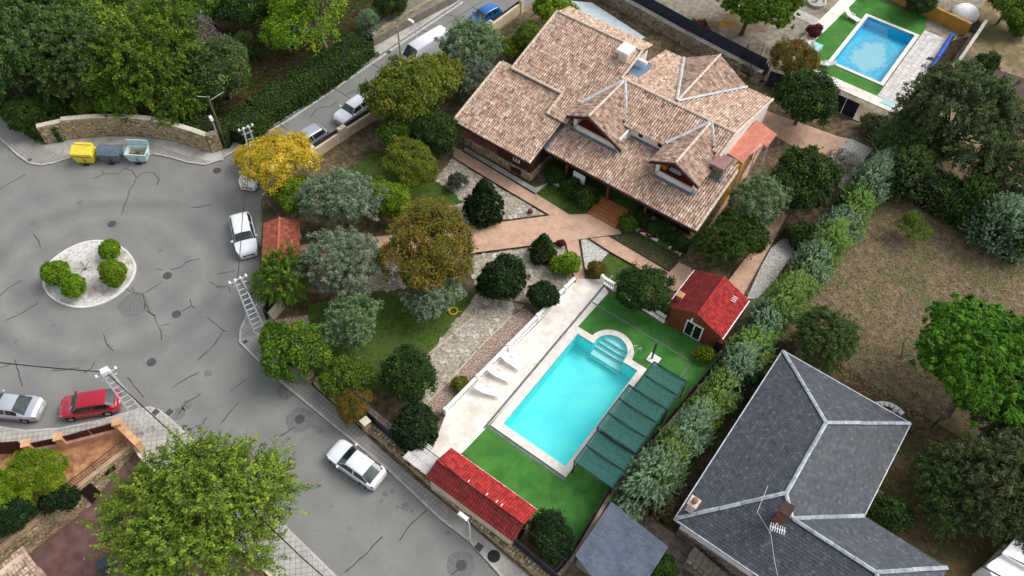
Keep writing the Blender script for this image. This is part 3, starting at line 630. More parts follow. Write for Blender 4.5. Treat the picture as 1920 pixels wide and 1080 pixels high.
# lead flashings
fl = MB()
for vA, vB, uu in (D1, D2):
    fl.ubox(uu - .3, uu, vA - .2, vB + .15, zl(uu, 0) - .12, zl(uu, 0) + .07)
    fl.ubox(uu, uu + 1.9, vB, vB + .22, zl(uu, 0) + .0, zl(uu + .2, 0) + .08)
fl.ubox(47.9, 48.15, -21.7, -18.2, 4.3, 4.5)
fl.hexa([Q(43.3, -27.5, 3.1), Q(43.3, -27.2, 3.1), Q(47.6, -27.2, 4.2), Q(47.6, -27.5, 4.2)], [Q(43.3, -27.5, 3.24), Q(43.3, -27.2, 3.24), Q(47.6, -27.2, 4.4), Q(47.6, -27.5, 4.4)])
fl.build('lead_flashing', m_lead, H)
# walls
w = MB()
w.ubox(48.2, 48.45, -21.9, -18.05, 3.9, 5.28)
wall_v(w, -14.4, [(49.0, 0), (60 - .5, 0), (59.5, 4.3), (51.8, 6.2), (49.0, 5.4)], .25)
w.ubox(51.5, 59.5, -25, -14.5, 0, 4.2)
wall_v(w, -34.2, [(48.6, 0), (56.8, 0), (56.8, 6.6), (55, 7.1), (48.6, 5.2)], .25); w.ubox(48.6, 56.8, -33.95, -25.6, 0, 5.1); w.ubox(53, 56.8, -33.9, -25.6, 5.1, 6.2)
w.ubox(59.3, 59.6, -22.6, -17.4, 0, 4.7)
w.build('wall', m_white, H)
for vA, vB, uu in (D1, D2):
    z0 = zl(uu, 0) - .1; d = MB(); t = .16
    d.ubox(uu, uu + t, vA, vB, z0, z0 + .62)                                   # parapet
    d.ubox(uu + t, uu + 2.2, vA, vA + t, z0, 5.3); d.ubox(uu + t, uu + 2.2, vB - t, vB, z0, 5.15)   # cheeks
    d.ubox(uu + 2.2, uu + 2.4, vA, vB, z0, 5.3)
    vc = -24.95 if vA < -20 else -16.4; g = lambda v: 6.12 - abs(v - vc) * .5
    wall_u(d, uu + .02, [(vA + .02, g(vA) - .12), (vc, 5.98), (vB - .02, g(vB) - .14), (vB - .02, g(vB)), (vc, g(vc)), (vA + .02, g(vA))], .14)
    d.ubox(uu, uu + .3, vA, vA + .3, z0, g(vA)); d.ubox(uu, uu + .3, vB - .3, vB, z0, g(vB) - .02)
    o = d.build('dormer_wall', m_white, H)
    ub(H, 'terrace_floor', m_woodfl, uu + t, uu + 2.2, vA + t, vB - t, z0, z0 + .3)
    ub(H, 'terrace_window', m_glass, uu + 2.16, uu + 2.19, vc - .5, vc + .6, z0 + .8, z0 + 1.5)
    # brown verge boards
    for sgn, ve, uo in ((-1, (-27.1 if vc < -20 else -18.6), .28), (1, (-21.4 if vc < -20 else -14.0), .28)):
        zz = 6.33 - abs(ve - vc) * .5; uf = 45.98 if vc < -20 else 45.78
        MB().hexa([Q(uf - .06, vc, 6.05), Q(uf, vc, 6.05), Q(uf, ve, zz - .25), Q(uf - .06, ve, zz - .25)], [Q(uf - .06, vc, 6.32), Q(uf, vc, 6.32), Q(uf, ve, zz + .0), Q(uf - .06, ve, zz + .0)]).build('verge_board', m_brown, H)
for v0 in (-20.9, -19.0):
    f = ub(H, 'window', m_brown, 48.17, 48.2, v0 - .2, v0 + .2, 4.7, 5.1); ub(f, 'pane', m_glass, 48.155, 48.17, v0 - .15, v0 + .15, 4.75, 5.05)
# things on the terraces
o = MB().lathe([(.26, 0), (.3, .5), (.27, .52)], *Q(46.9, -17.6)[:2], 4.05, 12).build('basket', M('orange_basket', srgb(214, 140, 30), srgb(226, 156, 48), 8, .7)); props(o, 'orange round basket on the red floor of the right dormer terrace', 'basket')
t = thing('folding_chair', 'white metal folding lounger lying in the right dormer terrace', 'chair', Q(46.7, -16.6, 4.1)); MB().ubox(46.5, 47.0, -17.1, -16.0, 4.45, 4.5).build('seat', m_purew, t); MB().ubox(46.45, 46.5, -17.3, -15.8, 4.4, 4.52).ubox(47, 47.05, -17.3, -15.8, 4.4, 4.52).build('frame', m_blk, t)
for v0 in (-17.1, -15.9):
    for u0 in (46.47, 47.02): MB().ubox(u0 - .02, u0 + .02, v0 - .02, v0 + .02, 4.2, 4.42).build('leg', m_blk, t)
t = thing('planter_table', 'round dark table with white pots in the left dormer terrace', 'table', Q(47.4, -25.6, 4.2)); c = Q(47.4, -25.5, 4.2)
MB().lathe([(.06, 0), (.06, .6), (.4, .62), (.4, .66)], c.x, c.y, 4.15, 14).build('top', m_woodfl, t); MB().lathe([(.12, .66), (.16, .95), (.15, .96)], c.x, c.y, 4.15, 10).build('pot', m_purew, t)
# west wing front: stone base, brown cladding, recessed porch with pink railing
fw = MB(); fw.ubox(41.85, 42.1, -35.2, -27.75, 0, 1.15); fw.ubox(42.1, 48.3, -28.0, -27.75, 0, 1.15); fw.build('base_wall', m_stonegrey, H)
stonework(H, Q(41.84, -35.2), Q(41.84, -27.75), .12, 1.15, m_stone, -Q(1, 0), seed=8, name='base_stones'); stonework(H, Q(41.85, -27.74), Q(43.4, -27.74), .12, 1.15, m_stone, Q(0, 1), seed=9, name='base_stones')
br = MB(); br.ubox(41.8, 42.0, -31.3, -27.7, 1.15, 3.0); br.ubox(42.0, 46, -27.95, -27.7, 1.15, 3.1); br.ubox(43.4, 43.6, -35.2, -31.3, 1.15, 3.4); br.ubox(42, 43.5, -31.4, -31.2, 1.15, 3.2)
br.ubox(45.7, 45.9, -27.4, -17.5, .5, 3.5); br.build('cladding', m_brown, H)
ub(H, 'porch_floor', M('pink_floor', srgb(150, 100, 92), srgb(166, 118, 106), 4), 42.1, 43.4, -35.1, -31.4, 1.0, 1.12)
f = ub(H, 'window', m_purew, 41.74, 41.8, -29.6, -28.9, 1.7, 2.6); ub(f, 'pane', m_glass, 41.725, 41.74, -29.5, -29.3, 1.8, 2.5); ub(f, 'pane', m_glass, 41.725, 41.74, -29.2, -29.0, 1.8, 2.5)
ub(H, 'cellar_window', m_brown, 41.7, 41.84, -29.8, -28.7, .35, .85)
m_pinkrail = M('dusty_pink_rail', srgb(150, 92, 88), srgb(168, 108, 102), 6, .6)
rl = MB(); rl.ubox(41.87, 41.95, -35.2, -31.4, 2.05, 2.12).ubox(41.87, 41.95, -35.2, -31.4, 1.2, 1.26); rail = rl.build('porch_railing', m_pinkrail, H)
bal = None
for i in range(26):
    v0 = -35.1 + i * .145; MB().ubox(41.89, 41.93, v0, v0 + .05, 1.26, 2.05).build('baluster', m_pinkrail, rail)
# front terrace, lower wall, steps
tr = MB(); tr.ubox(43.6, 46.5, -27.4, -12.95, 0, .5); tr.ubox(42.4, 43.6, -18.7, -12.95, 0, .42); tr.build('front_terrace', m_lawn, H)
stp = thing('garden_steps', 'five wide brick steps climbing from the path to the porch lawn', 'steps', Q(42.7, -20.2, 0))
m_step = MBrick('orange_brick_steps', srgb(176, 112, 66), srgb(194, 132, 82), srgb(134, 86, 56), .24, .12, math.radians(35), .008)
for i in range(5): MB().ubox(41.85 + i * .36, 41.85 + (i + 1) * .36 + (0 if i < 4 else .3), -21.6, -18.75, .05 + .0, .15 + .09 * (i + 1)).build('step', m_step, stp)
sw = MB(); sw.ubox(43.7, 43.95, -16.5, -12.8, 0, 1.5); sw.ubox(44, 49.3, -12.95, -12.75, 0, 1.2); sw.build('base_wall', m_stonegrey, H)
stonework(H, Q(43.69, -16.5), Q(43.69, -12.8), .4, 1.5, m_stonegrey, -Q(1, 0), seed=10, name='base_stones')
ow = MB(); ow.ubox(43.95, 53.5, -12.99, -12.8, 0, 3.2); wall_v(ow, -12.97, [(44, 3.2), (53.5, 3.2), (49.6, 4.6)], .15); ow.ubox(45.9, 51, -17.5, -13, .5, 3.3); ow.ubox(46.3, 51, -27.3, -17.5, .5, 3.6); ow.build('ochre_wall', m_ochre, H)
for v0 in (-25.2, -20.9, -17.2): ub(H, 'porch_post', M('red_brown_post', srgb(110, 52, 40), srgb(124, 64, 50), 6) if 'red_brown_post' not in MATS else MATS['red_brown_post'], 43.65, 43.85, v0 - .1, v0 + .1, .5, 3.0)
fs_ = MB(); fs_.ubox(43.22, 43.34, -27.35, -12.4, 2.9, 3.1); fs_.ubox(41.12, 41.24, -35.9, -27.4, 2.9, 3.1); fs_.ubox(48, 48.1, -34.5, -29, 5.05, 5.25); fs_.build('fascia', m_brown, H)
ub(H, 'lattice_panel', m_purew, 43.55, 43.62, -24.4, -23.2, .6, 2.2)
for i in range(4): ub(H, 'gutter_bracket', m_brown, 43.15, 43.22, -26 + i * 3.8, -25.9 + i * 3.8, 2.88, 3.1)
# chimneys
cb = MB(); cb.ubox(48.2, 49.5, -14.15, -13.2, 4.0, 5.7); cb.build('chimney', m_stonegrey, H)
for a_, b_, o_ in ((Q(48.19, -14.15), Q(48.19, -13.2), -Q(1, 0)), (Q(48.2, -13.19), Q(49.5, -13.19), Q(0, 1))): stonework(H, a_, b_, 4.2, 5.65, m_stonegrey, o_, .26, .16, 'chimney_stones', 12)
ub(H, 'chimney_cap', M('mauve_cap', srgb(138, 100, 96), srgb(152, 114, 108), 3, .7), 48.05, 49.7, -14.35, -13.05, 5.7, 5.8)
fl = MB(); fl.ubox(47.95, 49.8, -13.2, -12.95, 4.35, 4.62); fl.ubox(47.9, 48.2, -14.3, -13.0, 4.3, 4.5); fl.build('lead_flashing', m_lead, H)
c1 = MB(); c1.ubox(53.2, 54.3, -26.7, -25.8, 6.3, 7.7); c1.build('chimney', m_cap, H); ub(H, 'chimney_cap', m_purew, 53.1, 54.4, -26.9, -25.7, 7.7, 7.95)
b1 = MB(); b1.ubox(53.0, 55.4, -25.7, -24.3, 5.9, 6.15); b1.build('lead_flashing', M('blue_lead', srgb(96, 120, 148), srgb(116, 138, 160), 2, .5), H); MB().ubox(54.3, 54.6, -25.7, -24.4, 6.6, 6.9).build('flue', m_purew, H)
# salmon lean-to at the east gable
t = thing('lean_to_canopy', 'salmon pink ribbed sheet canopy on the right gable of the tiled house', 'canopy', Q(54, -13, 0)); zt = lambda u, v: 4.45 - (v + 14.2) * .22
slab(t, [(51.4, -14.35), (56.6, -13.95), (56.6, -11.9), (51.4, -12.85)], zt, m_terra, .06, 'roof_sheet')
tiles(t, [(51.4, -14.35), (56.6, -13.95), (56.6, -11.9), (51.4, -12.85)], zt, (0, 1), .2, .7, m_terra, 'sheet_ribs', .05)
for u0 in (51.7, 54.0, 56.3): ub(t, 'post', m_purew, u0, u0 + .1, -12.75 + (u0 - 51.7) * .1, -12.65 + (u0 - 51.7) * .1, .1, 4.0)
# ---------------------------------------------------------------- red garden hut
T = thing('garden_hut', 'brick red garden hut with a gabled red roof and white double door', 'hut', Q(38, -8.3, 0))
hw = MB(); hw.ubox(36.25, 36.4, -10.35, -6.25, .1, 2.25); hw.ubox(36.4, 40.3, -10.35, -10.2, .1, 2.25); hw.ubox(36.4, 40.3, -6.4, -6.25, .1, 2.25); hw.ubox(40.15, 40.3, -10.2, -6.4, .1, 2.25)
wall_u(hw, 36.25, [(-10.35, 2.25), (-6.25, 2.25), (-8.3, 3.15)], .15); wall_u(hw, 40.15, [(-10.35, 2.25), (-6.25, 2.25), (-8.3, 3.15)], .15); hw.build('wall', m_hutwall, T)
zh = lambda u, v: 3.3 - abs(v + 8.3) * .46
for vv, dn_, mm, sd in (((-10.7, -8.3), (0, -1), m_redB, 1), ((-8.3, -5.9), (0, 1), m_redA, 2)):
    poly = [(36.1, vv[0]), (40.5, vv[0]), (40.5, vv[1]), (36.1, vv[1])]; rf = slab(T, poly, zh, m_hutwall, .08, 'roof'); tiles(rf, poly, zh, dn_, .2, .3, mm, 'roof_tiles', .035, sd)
caps(T, (36.1, -8.3, 3.36), (40.5, -8.3, 3.36), m_redA, .07, .3)
ub(T, 'gutter', m_purew, 36.1, 40.5, -5.92, -5.82, 2.1, 2.2); ub(T, 'gutter', m_purew, 36.4, 40.5, -10.78, -10.7, 2.1, 2.2)
dr = ub(T, 'double_door', m_purew, 36.18, 36.25, -8.9, -7.45, .12, 1.95)
for v0 in (-8.8, -8.13): ub(dr, 'pane', m_glass, 36.165, 36.18, v0, v0 + .56, .25, 1.83)
ub(dr, 'handle', m_blk, 36.15, 36.165, -8.2, -8.16, .95, 1.15)
lp = thing('wall_lamp', 'white wall lamp above the double door of the red hut', 'lamp', Q(36.2, -8.5, 2.3)); MB().ubox(36.1, 36.24, -8.62, -8.45, 2.25, 2.4).build('body', m_purew, lp); c = Q(36.05, -8.53, 2.2); MB().lathe([(.12, 0), (.03, .16)], c.x, c.y, c.z, 8).build('shade', m_purew, lp)
cc = MB().ubox(36.9, 37.35, -10.45, -10.0, 2.1, 3.0); c_ = cc.build('chimney', M('hut_brick', srgb(150, 84, 62), srgb(176, 110, 86), 9, .85), T); ub(T, 'chimney_cap', M('hut_cap', srgb(176, 120, 92), srgb(190, 140, 110), 4), 36.85, 37.4, -10.5, -9.95, 3.0, 3.06)
aa = MB(); 
for i in range(4): aa.ubox(39.2 + i * .16, 39.24 + i * .16, -7.0, -6.6, 2.75, 2.78)
aa.build('roof_marks', m_purew, T)
ub(T, 'wood_box', m_brown, 36.3, 36.9, -6.2, -5.75, .1, 1.3)
# ---------------------------------------------------------------- long red shed by the street
T = thing('red_roofed_shed', 'long low shed with a red painted tile roof beside the street fence', 'shed', Q(15.8, -12.9, 0))
hw = MB(); hw.ubox(14.5, 14.65, -16.3, -9.5, .1, 2.2); hw.ubox(16.75, 16.9, -16.3, -9.5, .1, 2.2); hw.ubox(14.65, 16.75, -16.3, -16.15, .1, 2.2); hw.ubox(14.65, 16.75, -9.65, -9.5, .1, 2.2)
for v_ in (-16.3, -9.65): wall_v(hw, v_, [(14.5, 2.2), (16.9, 2.2), (15.55, 2.7)], .15)
hw.build('wall', M('cream_shed_wall', srgb(206, 190, 162), srgb(222, 208, 184), 2), T)
zs1 = lambda u, v: 2.85 - abs(u - 15.52) * (.46 if u < 15.52 else .42)
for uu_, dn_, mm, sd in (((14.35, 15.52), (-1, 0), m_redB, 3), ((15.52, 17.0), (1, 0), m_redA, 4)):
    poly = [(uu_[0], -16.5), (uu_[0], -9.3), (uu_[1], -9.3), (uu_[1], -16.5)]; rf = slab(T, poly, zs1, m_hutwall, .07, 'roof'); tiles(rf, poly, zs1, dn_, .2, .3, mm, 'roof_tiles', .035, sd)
caps(T, (15.52, -16.5, 2.9), (15.52, -9.3, 2.9), m_redA, .06, .3); ub(T, 'gutter', m_cap, 17.0, 17.06, -16.5, -9.3, 2.12, 2.22)
for v0 in (-13.9, -12.4, -11.6, -11.2): ub(T, 'roof_hook', m_purew, 15.5, 15.75, v0, v0 + .06, 2.9, 2.96)
ub(T, 'door', m_brown, 15.2, 16.0, -9.5, -9.44, .12, 2.0)
T = thing('white_canopy', 'white corrugated sheet canopy at the left end of the red roofed shed', 'canopy', Q(15.2, -17.4, 0)); zc_ = lambda u, v: 2.15
slab(T, [(14.6, -18.7), (14.5, -16.6), (15.95, -16.65), (16.05, -18.2)], zc_, m_sheetw, .03, 'sheet'); tiles(T, [(14.6, -18.7), (14.5, -16.6), (15.95, -16.65), (16.05, -18.2)], zc_, (-1, 0), .16, .6, m_sheetw, 'sheet_ribs', .03)
for u0, v0 in ((14.7, -18.5), (15.9, -18.1), (14.7, -16.8)): ub(T, 'post', m_blk, u0, u0 + .06, v0, v0 + .06, .1, 2.12)
# ---------------------------------------------------------------- slate house
T = thing('slate_house', 'big white house under a dark slate hipped roof with pale zinc ridges', 'house', Q(28, 4, 0)); k = .41; E0 = 3.3
SL = [([(21.45, -1.75), (37.1, -1.75), (32.3, 3.05), (26.25, 3.05)], lambda u, v: E0 + (v + 1.75) * k, (0, -1)),
      ([(37.1, -1.75), (37.1, 7.85), (32.3, 3.05)], lambda u, v: E0 + (37.1 - u) * k, (1, 0)),
      ([(37.1, 7.85), (32.3, 3.05), (26.25, 3.05), (25.2, 4.1), (28.95, 7.85)], lambda u, v: E0 + (7.85 - v) * k, (0, 1)),
      ([(21.45, -1.75), (26.25, 3.05), (25.2, 4.1), (25.2, 9.55), (21.45, 13.3)], lambda u, v: E0 + (u - 21.45) * k, (-1, 0)),
      ([(28.95, 7.85), (25.2, 4.1), (25.2, 9.55), (28.95, 13.3)], lambda u, v: E0 + (28.95 - u) * k, (1, 0)),
      ([(28.95, 13.3), (25.2, 9.55), (21.45, 13.3)], lambda u, v: E0 + (13.3 - v) * k, (0, 1))]
for i, (poly, zf, dn_) in enumerate(SL):
    rf = slab(T, poly, zf, m_slateunder, .12, 'roof'); slates(rf, poly, zf, dn_, seed=20 + i)
R1, R2 = E0 + 4.8 * k + .03, E0 + 3.75 * k + .03
for p, q in (((21.45, -1.75, 3.33), (26.25, 3.05, R1)), ((37.1, -1.75, 3.33), (32.3, 3.05, R1)), ((37.1, 7.85, 3.33), (32.3, 3.05, R1)), ((26.25, 3.05, R1), (32.3, 3.05, R1)), ((26.25, 3.05, R1), (25.2, 4.1, R2)), ((25.2, 4.1, R2), (25.2, 9.55, R2)), ((25.2, 4.1, R2), (28.95, 7.85, 3.33)), ((25.2, 9.55, R2), (28.95, 13.3, 3.33)), ((25.2, 9.55, R2), (21.45, 13.3, 3.33))):
    caps(T, p, q, m_zinc, .13, flat=True, name='zinc_ridge', lift=.07)
w = MB(); w.ubox(22.0, 36.6, -1.3, 7.4, 0, 3.2); w.ubox(22.0, 28.5, 7.4, 12.8, 0, 3.2); w.build('wall', m_purew, T)
b_ = MB(); b_.ubox(21.9, 22.0, -1.3, 12.8, 0, 1.1); b_.build('base_wall', m_stonegrey, T); stonework(T, Q(21.89, -1.3), Q(21.89, 6), .05, 1.1, m_stonegrey, -Q(1, 0), .4, .22, 'base_stones', 15)
f_ = MB(); f_.ubox(21.38, 21.46, -1.8, 13.3, 3.16, 3.32); f_.ubox(21.4, 37.1, -1.83, -1.75, 3.16, 3.32); f_.ubox(37.1, 37.17, -1.8, 7.9, 3.16, 3.32); f_.ubox(28.95, 37.1, 7.85, 7.92, 3.16, 3.32); f_.build('gutter', m_zinc, T)
for v0 in (4.0, 9.5):
    f = ub(T, 'window', m_blk, 21.96, 22.0, v0, v0 + 1.0, 1.4, 2.6); ub(f, 'pane', m_glass, 21.94, 21.96, v0 + .08, v0 + .92, 1.5, 2.5)
c_ = G(1463, 970, 5.1); ch = MB(); ch.box(c_.x, c_.y, 5.5, .7, .55, 1.9, A55); chim = ch.build('chimney', M('brown_chimney_brick', srgb(112, 74, 58), srgb(138, 96, 76), 7, .85), T)
MB().box(c_.x, c_.y, 6.5, .85, .7, .1, A55).build('chimney_cap', m_brown, T)
c_ = G(1299, 946, 4.4); MB().box(c_.x, c_.y, 4.2, .55, .5, 1.1, A55).build('chimney', m_cap, T); MB().box(c_.x, c_.y, 4.8, .7, .65, .12, A55).build('chimney_cap', m_cap, T); MB().lathe([(.16, 0), (.2, .3), (.05, .38)], c_.x, c_.y, 4.86, 10).build('flue', M('clay_flue', srgb(134, 96, 86)), T)
an = thing('tv_antenna', 'white television antenna with short rods beside the brown chimney of the slate house', 'antenna', G(1452, 985, 5)); c_ = G(1450, 990, 5.6)
mb = MB().tube([(c_.x, c_.y, 4.7), (c_.x, c_.y, 6.4)], .03).tube([(c_.x - .4, c_.y - .1, 6.2), (c_.x + .5, c_.y - .4, 6.2)], .02); mb.build('mast', m_purew, an)
for i in range(7): MB().box(c_.x - .35 + i * .13, c_.y - .12 - i * .045, 6.22, .03, .5, .03, -.3).build('rod', m_purew, an)
MB().tube([G(1440, 910, 5.4), G(1420, 960, 5.15), G(1445, 1000, 4.95), G(1452, 1050, 4.3), G(1458, 1079, 3.9)], .012).build('cable', m_purew, an)
# outside stair with railing down the front of the slate house
st = thing('outdoor_stair', 'stone stair with black handrail below the front wall of the slate house', 'stair', Q(20.6, 1.5, 0)); m_st = M('worn_stair_stone', srgb(116, 104, 92), srgb(146, 134, 120), 4, .9)
for i in range(8): MB().ubox(20.3, 21.5, .1 + i * .42, .1 + (i + 1) * .42, -.02, .1 + .14 * (8 - i)).build('step', m_st, st)
mb = MB().tube([Q(20.25, .1, 2.2), Q(20.25, 3.5, 1.15)], .035).tube([Q(20.25, .1, 1.3), Q(20.25, 3.5, .3)], .03); hr = mb.build('handrail', m_blk, st)
for i in range(9): MB().tube([Q(20.25, .15 + i * .41, 1.3 - i * .12), Q(20.25, .15 + i * .41, 2.2 - i * .126)], .02, 5).build('baluster', m_blk, hr)
setting('flagged_yard', MB().prism([Q(15, -1), Q(21.9, -3.6), Q(22, 5.5), Q(18, 6), Q(10, 4)], None, .05), M('grey_yard_slabs', srgb(104, 98, 88), srgb(140, 132, 120), 2, .9, .1, .4, 8, c3=srgb(84, 78, 66), s3=.6))
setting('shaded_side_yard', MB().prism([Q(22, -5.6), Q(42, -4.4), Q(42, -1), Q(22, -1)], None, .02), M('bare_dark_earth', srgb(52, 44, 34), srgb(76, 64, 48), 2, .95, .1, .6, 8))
setting('slate_house_garden', MB().prism([Q(22, 5), Q(42, -1), Q(44, 14), Q(30, 24), Q(14, 20), Q(14, 5)], None, .03), M('thin_brown_lawn', srgb(84, 70, 50), srgb(112, 96, 70), 1.6, .95, .1, .7, 9, c3=srgb(74, 72, 42), s3=.3))
o = MB().prism([Q(30.2, 8.0), Q(33.2, 8.0), Q(33.2, 8.9), Q(30.2, 8.9)], .0, .1).build('path_slab', M('mossy_slab', srgb(128, 122, 110), srgb(150, 144, 132), 3)); o['kind'] = 'structure'
# ---------------------------------------------------------------- flat grey outbuilding
T = thing('grey_outbuilding', 'small outbuilding with a flat grey blue felt roof behind the boundary fence', 'outbuilding', Q(18, -3.4, 0)); zg = lambda u, v: 2.6 - (v + 5.6) * .02
poly = [(15.95, -5.62), (20.25, -5.68), (19.95, -1.2), (14.6, -1.2), (14.6, -3.4), (15.95, -5.62)][:4]; m_felt2 = MBrick('felt_shingle_courses', srgb(84, 94, 108), srgb(98, 108, 122), srgb(72, 80, 92), .3, .16, math.radians(35), .008, .5, .85, srgb(98, 100, 108)); slab(T, poly, zg, m_felt2, .12, 'roof')
w = MB(); w.ubox(16.2, 19.9, -5.5, -1.5, 0, 2.45); w.build('wall', m_conc, T)
# ---------------------------------------------------------------- entrance gate roof (turned with the street corner)
ga, gb, gc, gd = G(522, 402, 2.7), G(497, 417, 2.4), G(492, 497, 2.4), G(558, 412, 2.2)
T = thing('gate_canopy', 'small ridged terracotta roof over the pedestrian gate beside the white parked car', 'gate roof', G(527, 450, 0))
ax = (gc - gb).normalized(); rgt = Vector((-ax.y, ax.x, 0)); 
if rgt.x < 0: rgt = -rgt
m_gt = M('fine_terracotta_tiles', srgb(205, 200, 198), srgb(255, 255, 255), 3, .8, .2, .3, 20, tint=[srgb(168, 92, 74), srgb(196, 116, 94), srgb(184, 104, 84), srgb(206, 132, 108)])
base0 = G(524, 408, 2.7); Lg = (gc - gb).length + .1
def gate_slope(sgn, wd_, seed):
    rnd = random.Random(seed); mb = MB(); bed = MB(); nn = int(Lg / .13); rows = int(wd_ / .2)
    z0, z1 = 2.72, 2.72 - wd_ * .42
    bed.hexa([base0 + Vector((0, 0, -.08)), base0 + ax * Lg + Vector((0, 0, -.08)), base0 + ax * Lg + rgt * sgn * wd_ + Vector((0, 0, z1 - z0 - .08)), base0 + rgt * sgn * wd_ + Vector((0, 0, z1 - z0 - .08))],
             [base0, base0 + ax * Lg, base0 + ax * Lg + rgt * sgn * wd_ + Vector((0, 0, z1 - z0)), base0 + rgt * sgn * wd_ + Vector((0, 0, z1 - z0))])
    rf = bed.build('roof', m_under, T)
    for i in range(nn):
        for j in range(rows):
            a0 = i * Lg / nn; b0_ = j * wd_ / rows; b1_ = (j + 1) * wd_ / rows; vs = []
            for bb, lf in ((b1_, .03), (b0_, .0)):
                for x, h in ((.04, 0), (.35, .05), (.65, .05), (.96, 0)):
                    p = base0 + ax * (a0 + x * Lg / nn) + rgt * sgn * bb; vs.append((p.x, p.y, z0 - bb * .42 + lf + h))
            mb.add(vs, [(0, 1, 5, 4), (1, 2, 6, 5), (2, 3, 7, 6)], rnd.random())
    fixup(mb).build('roof_tiles', m_gt, rf, kind='stuff')
gate_slope(-1, 1.35, 1); gate_slope(1, 1.55, 2)
mb = MB().tube([base0 + Vector((0, 0, .03)), base0 + ax * Lg + Vector((0, 0, .03))], .1, 8); mb.build('ridge_cap', m_gt, T)
for s in (-1.0, 1.1):
    for k_ in (.15, Lg - .3):
        p = base0 + ax * k_ + rgt * s; MB().box(p.x, p.y, 1.1, .35, .35, 2.1, math.atan2(ax.y, ax.x)).build('pillar', m_white, T)
# ================================================================ WALLS AND FENCES
Z = lambda p, z: Vector((p[0], p[1], z))
def seg_wall(mb, a, b, z0, z1, th, tint=.5):
    d = (b - a); d.z = 0; L = d.length; n = Vector((-d.y, d.x, 0)).normalized() * th / 2
    mb.hexa([Z(a - n, z0), Z(b - n, z0), Z(b + n, z0), Z(a + n, z0)], [Z(a - n, z1), Z(b - n, z1), Z(b + n, z1), Z(a + n, z1)], tint); return mb
def outward(a, b, ref):
    d = (b - a).normalized(); n = Vector((-d.y, d.x, 0)); return n if n.dot(ref - a) > 0 else -n
# curved stone wall behind the containers
WT = thing('curved_stone_wall', 'long curved wall of golden rubble stone behind the waste containers', 'wall', G(240, 257))
ctr = G(240, 420); wp = GP(smoothloop([(88, 272), (133, 262), (187, 257), (250, 256), (290, 260), (333, 267), (372, 279), (397, 288)], 0), 0)
top_h = [1.9, 2.05, 2.3, 2.3, 2.3, 2.15, 2.25, 2.2]
m_wcap = M('sand_wall_coping', srgb(196, 186, 166), srgb(214, 204, 184), 4, .9)
core = MB(); cap = MB()
for i, (a, b) in enumerate(zip(wp, wp[1:])):
    o = outward(a, b, ctr); off = -o * .22; h = 2.1 if i in (0, 5, 6) else 2.3
    seg_wall(core, a + off, b + off, 0, h, .4); seg_wall(cap, a + off, b + off, h + .0, h + .08, .5)
    stonework(WT, a, b, .12, h, m_stone, o, .34, .19, 'stones', 30 + i)
core.build('wall_core', m_mortar, WT); cap.build('coping', m_wcap, WT)
WT2 = thing('stone_pier', 'short stone wall piece with tilted end beside the wooden pole', 'wall', G(408, 285)); a, b = G(399, 288), G(420, 282); seg_wall(MB(), a, b, 0, 2.3, .4)
mb = MB(); seg_wall(mb, a - outward(a, b, ctr) * .22, b - outward(a, b, ctr) * .22, 0, 2.2, .4); mb.build('wall_core', m_mortar, WT2); stonework(WT2, a, b, .12, 2.2, m_stone, outward(a, b, ctr), .34, .2, 'stones', 44)
# wall and fence along the upper road
m_creamw = M('cream_wall', srgb(206, 190, 160), srgb(224, 210, 184), 1.1, .85, .2, .2, 16)
m_slat = M('anthracite_fence_slat', srgb(40, 42, 50), srgb(52, 54, 62), 4, .6, .4)
def slat_fence(t, a, b, z0, h, n=6, m=m_slat, th=.03, gap=.03, plen=2.0):
    L = (b - a).length; d = (b - a) / L; k = max(1, round(L / plen)); sh = h / n
    for i in range(k):
        p, q = a + d * (L * i / k + .04), a + d * (L * (i + 1) / k - .04)
        for j in range(n): seg_wall(MB(), p, q, 0, 1, .01); seg_wall(x := MB(), p, q, z0 + j * sh, z0 + (j + 1) * sh - gap, th); x.build('slat', m, t)
    for i in range(k + 1):
        p = a + d * (L * i / k); MB().box(p.x, p.y, z0 + h / 2, .07, .07, h + .04, math.atan2(d.y, d.x)).build('post', m, t)
for nm, a, b, lb in ((0, (588, 296), (640, 262), 'cream wall with dark slat fence beside the silver estate car'), (1, (646, 258), (702, 222), 'cream wall with dark slat fence beside the small white hatchback'), (2, (872, 100), (914, 65), 'cream wall section behind the grey-green olive by the blue car'), (3, (918, 62), (975, 20), 'cream wall section running on beyond the blue car')):
    A, B = G(*a, .1), G(*b, .1); t = thing('boundary_wall', lb, 'wall', A, 'cream boundary walls of the upper road')
    o = outward(A, B, G(700, 350)); mb = MB(); seg_wall(mb, A + o * .12, B + o * .12, 0, 1.15, .24); mb.build('wall', m_creamw, t)
    seg_wall(MB(), A, B, 0, 1, 1); slat_fence(t, A - o * .08, B - o * .08, .2, 1.35 if nm < 2 else 1.2, 6)
    for p in (A, B): MB().box(p.x + o.x * .1, p.y + o.y * .1, .8, .42, .42, 1.6, math.atan2((B - A).y, (B - A).x)).build('pillar', m_creamw, t)
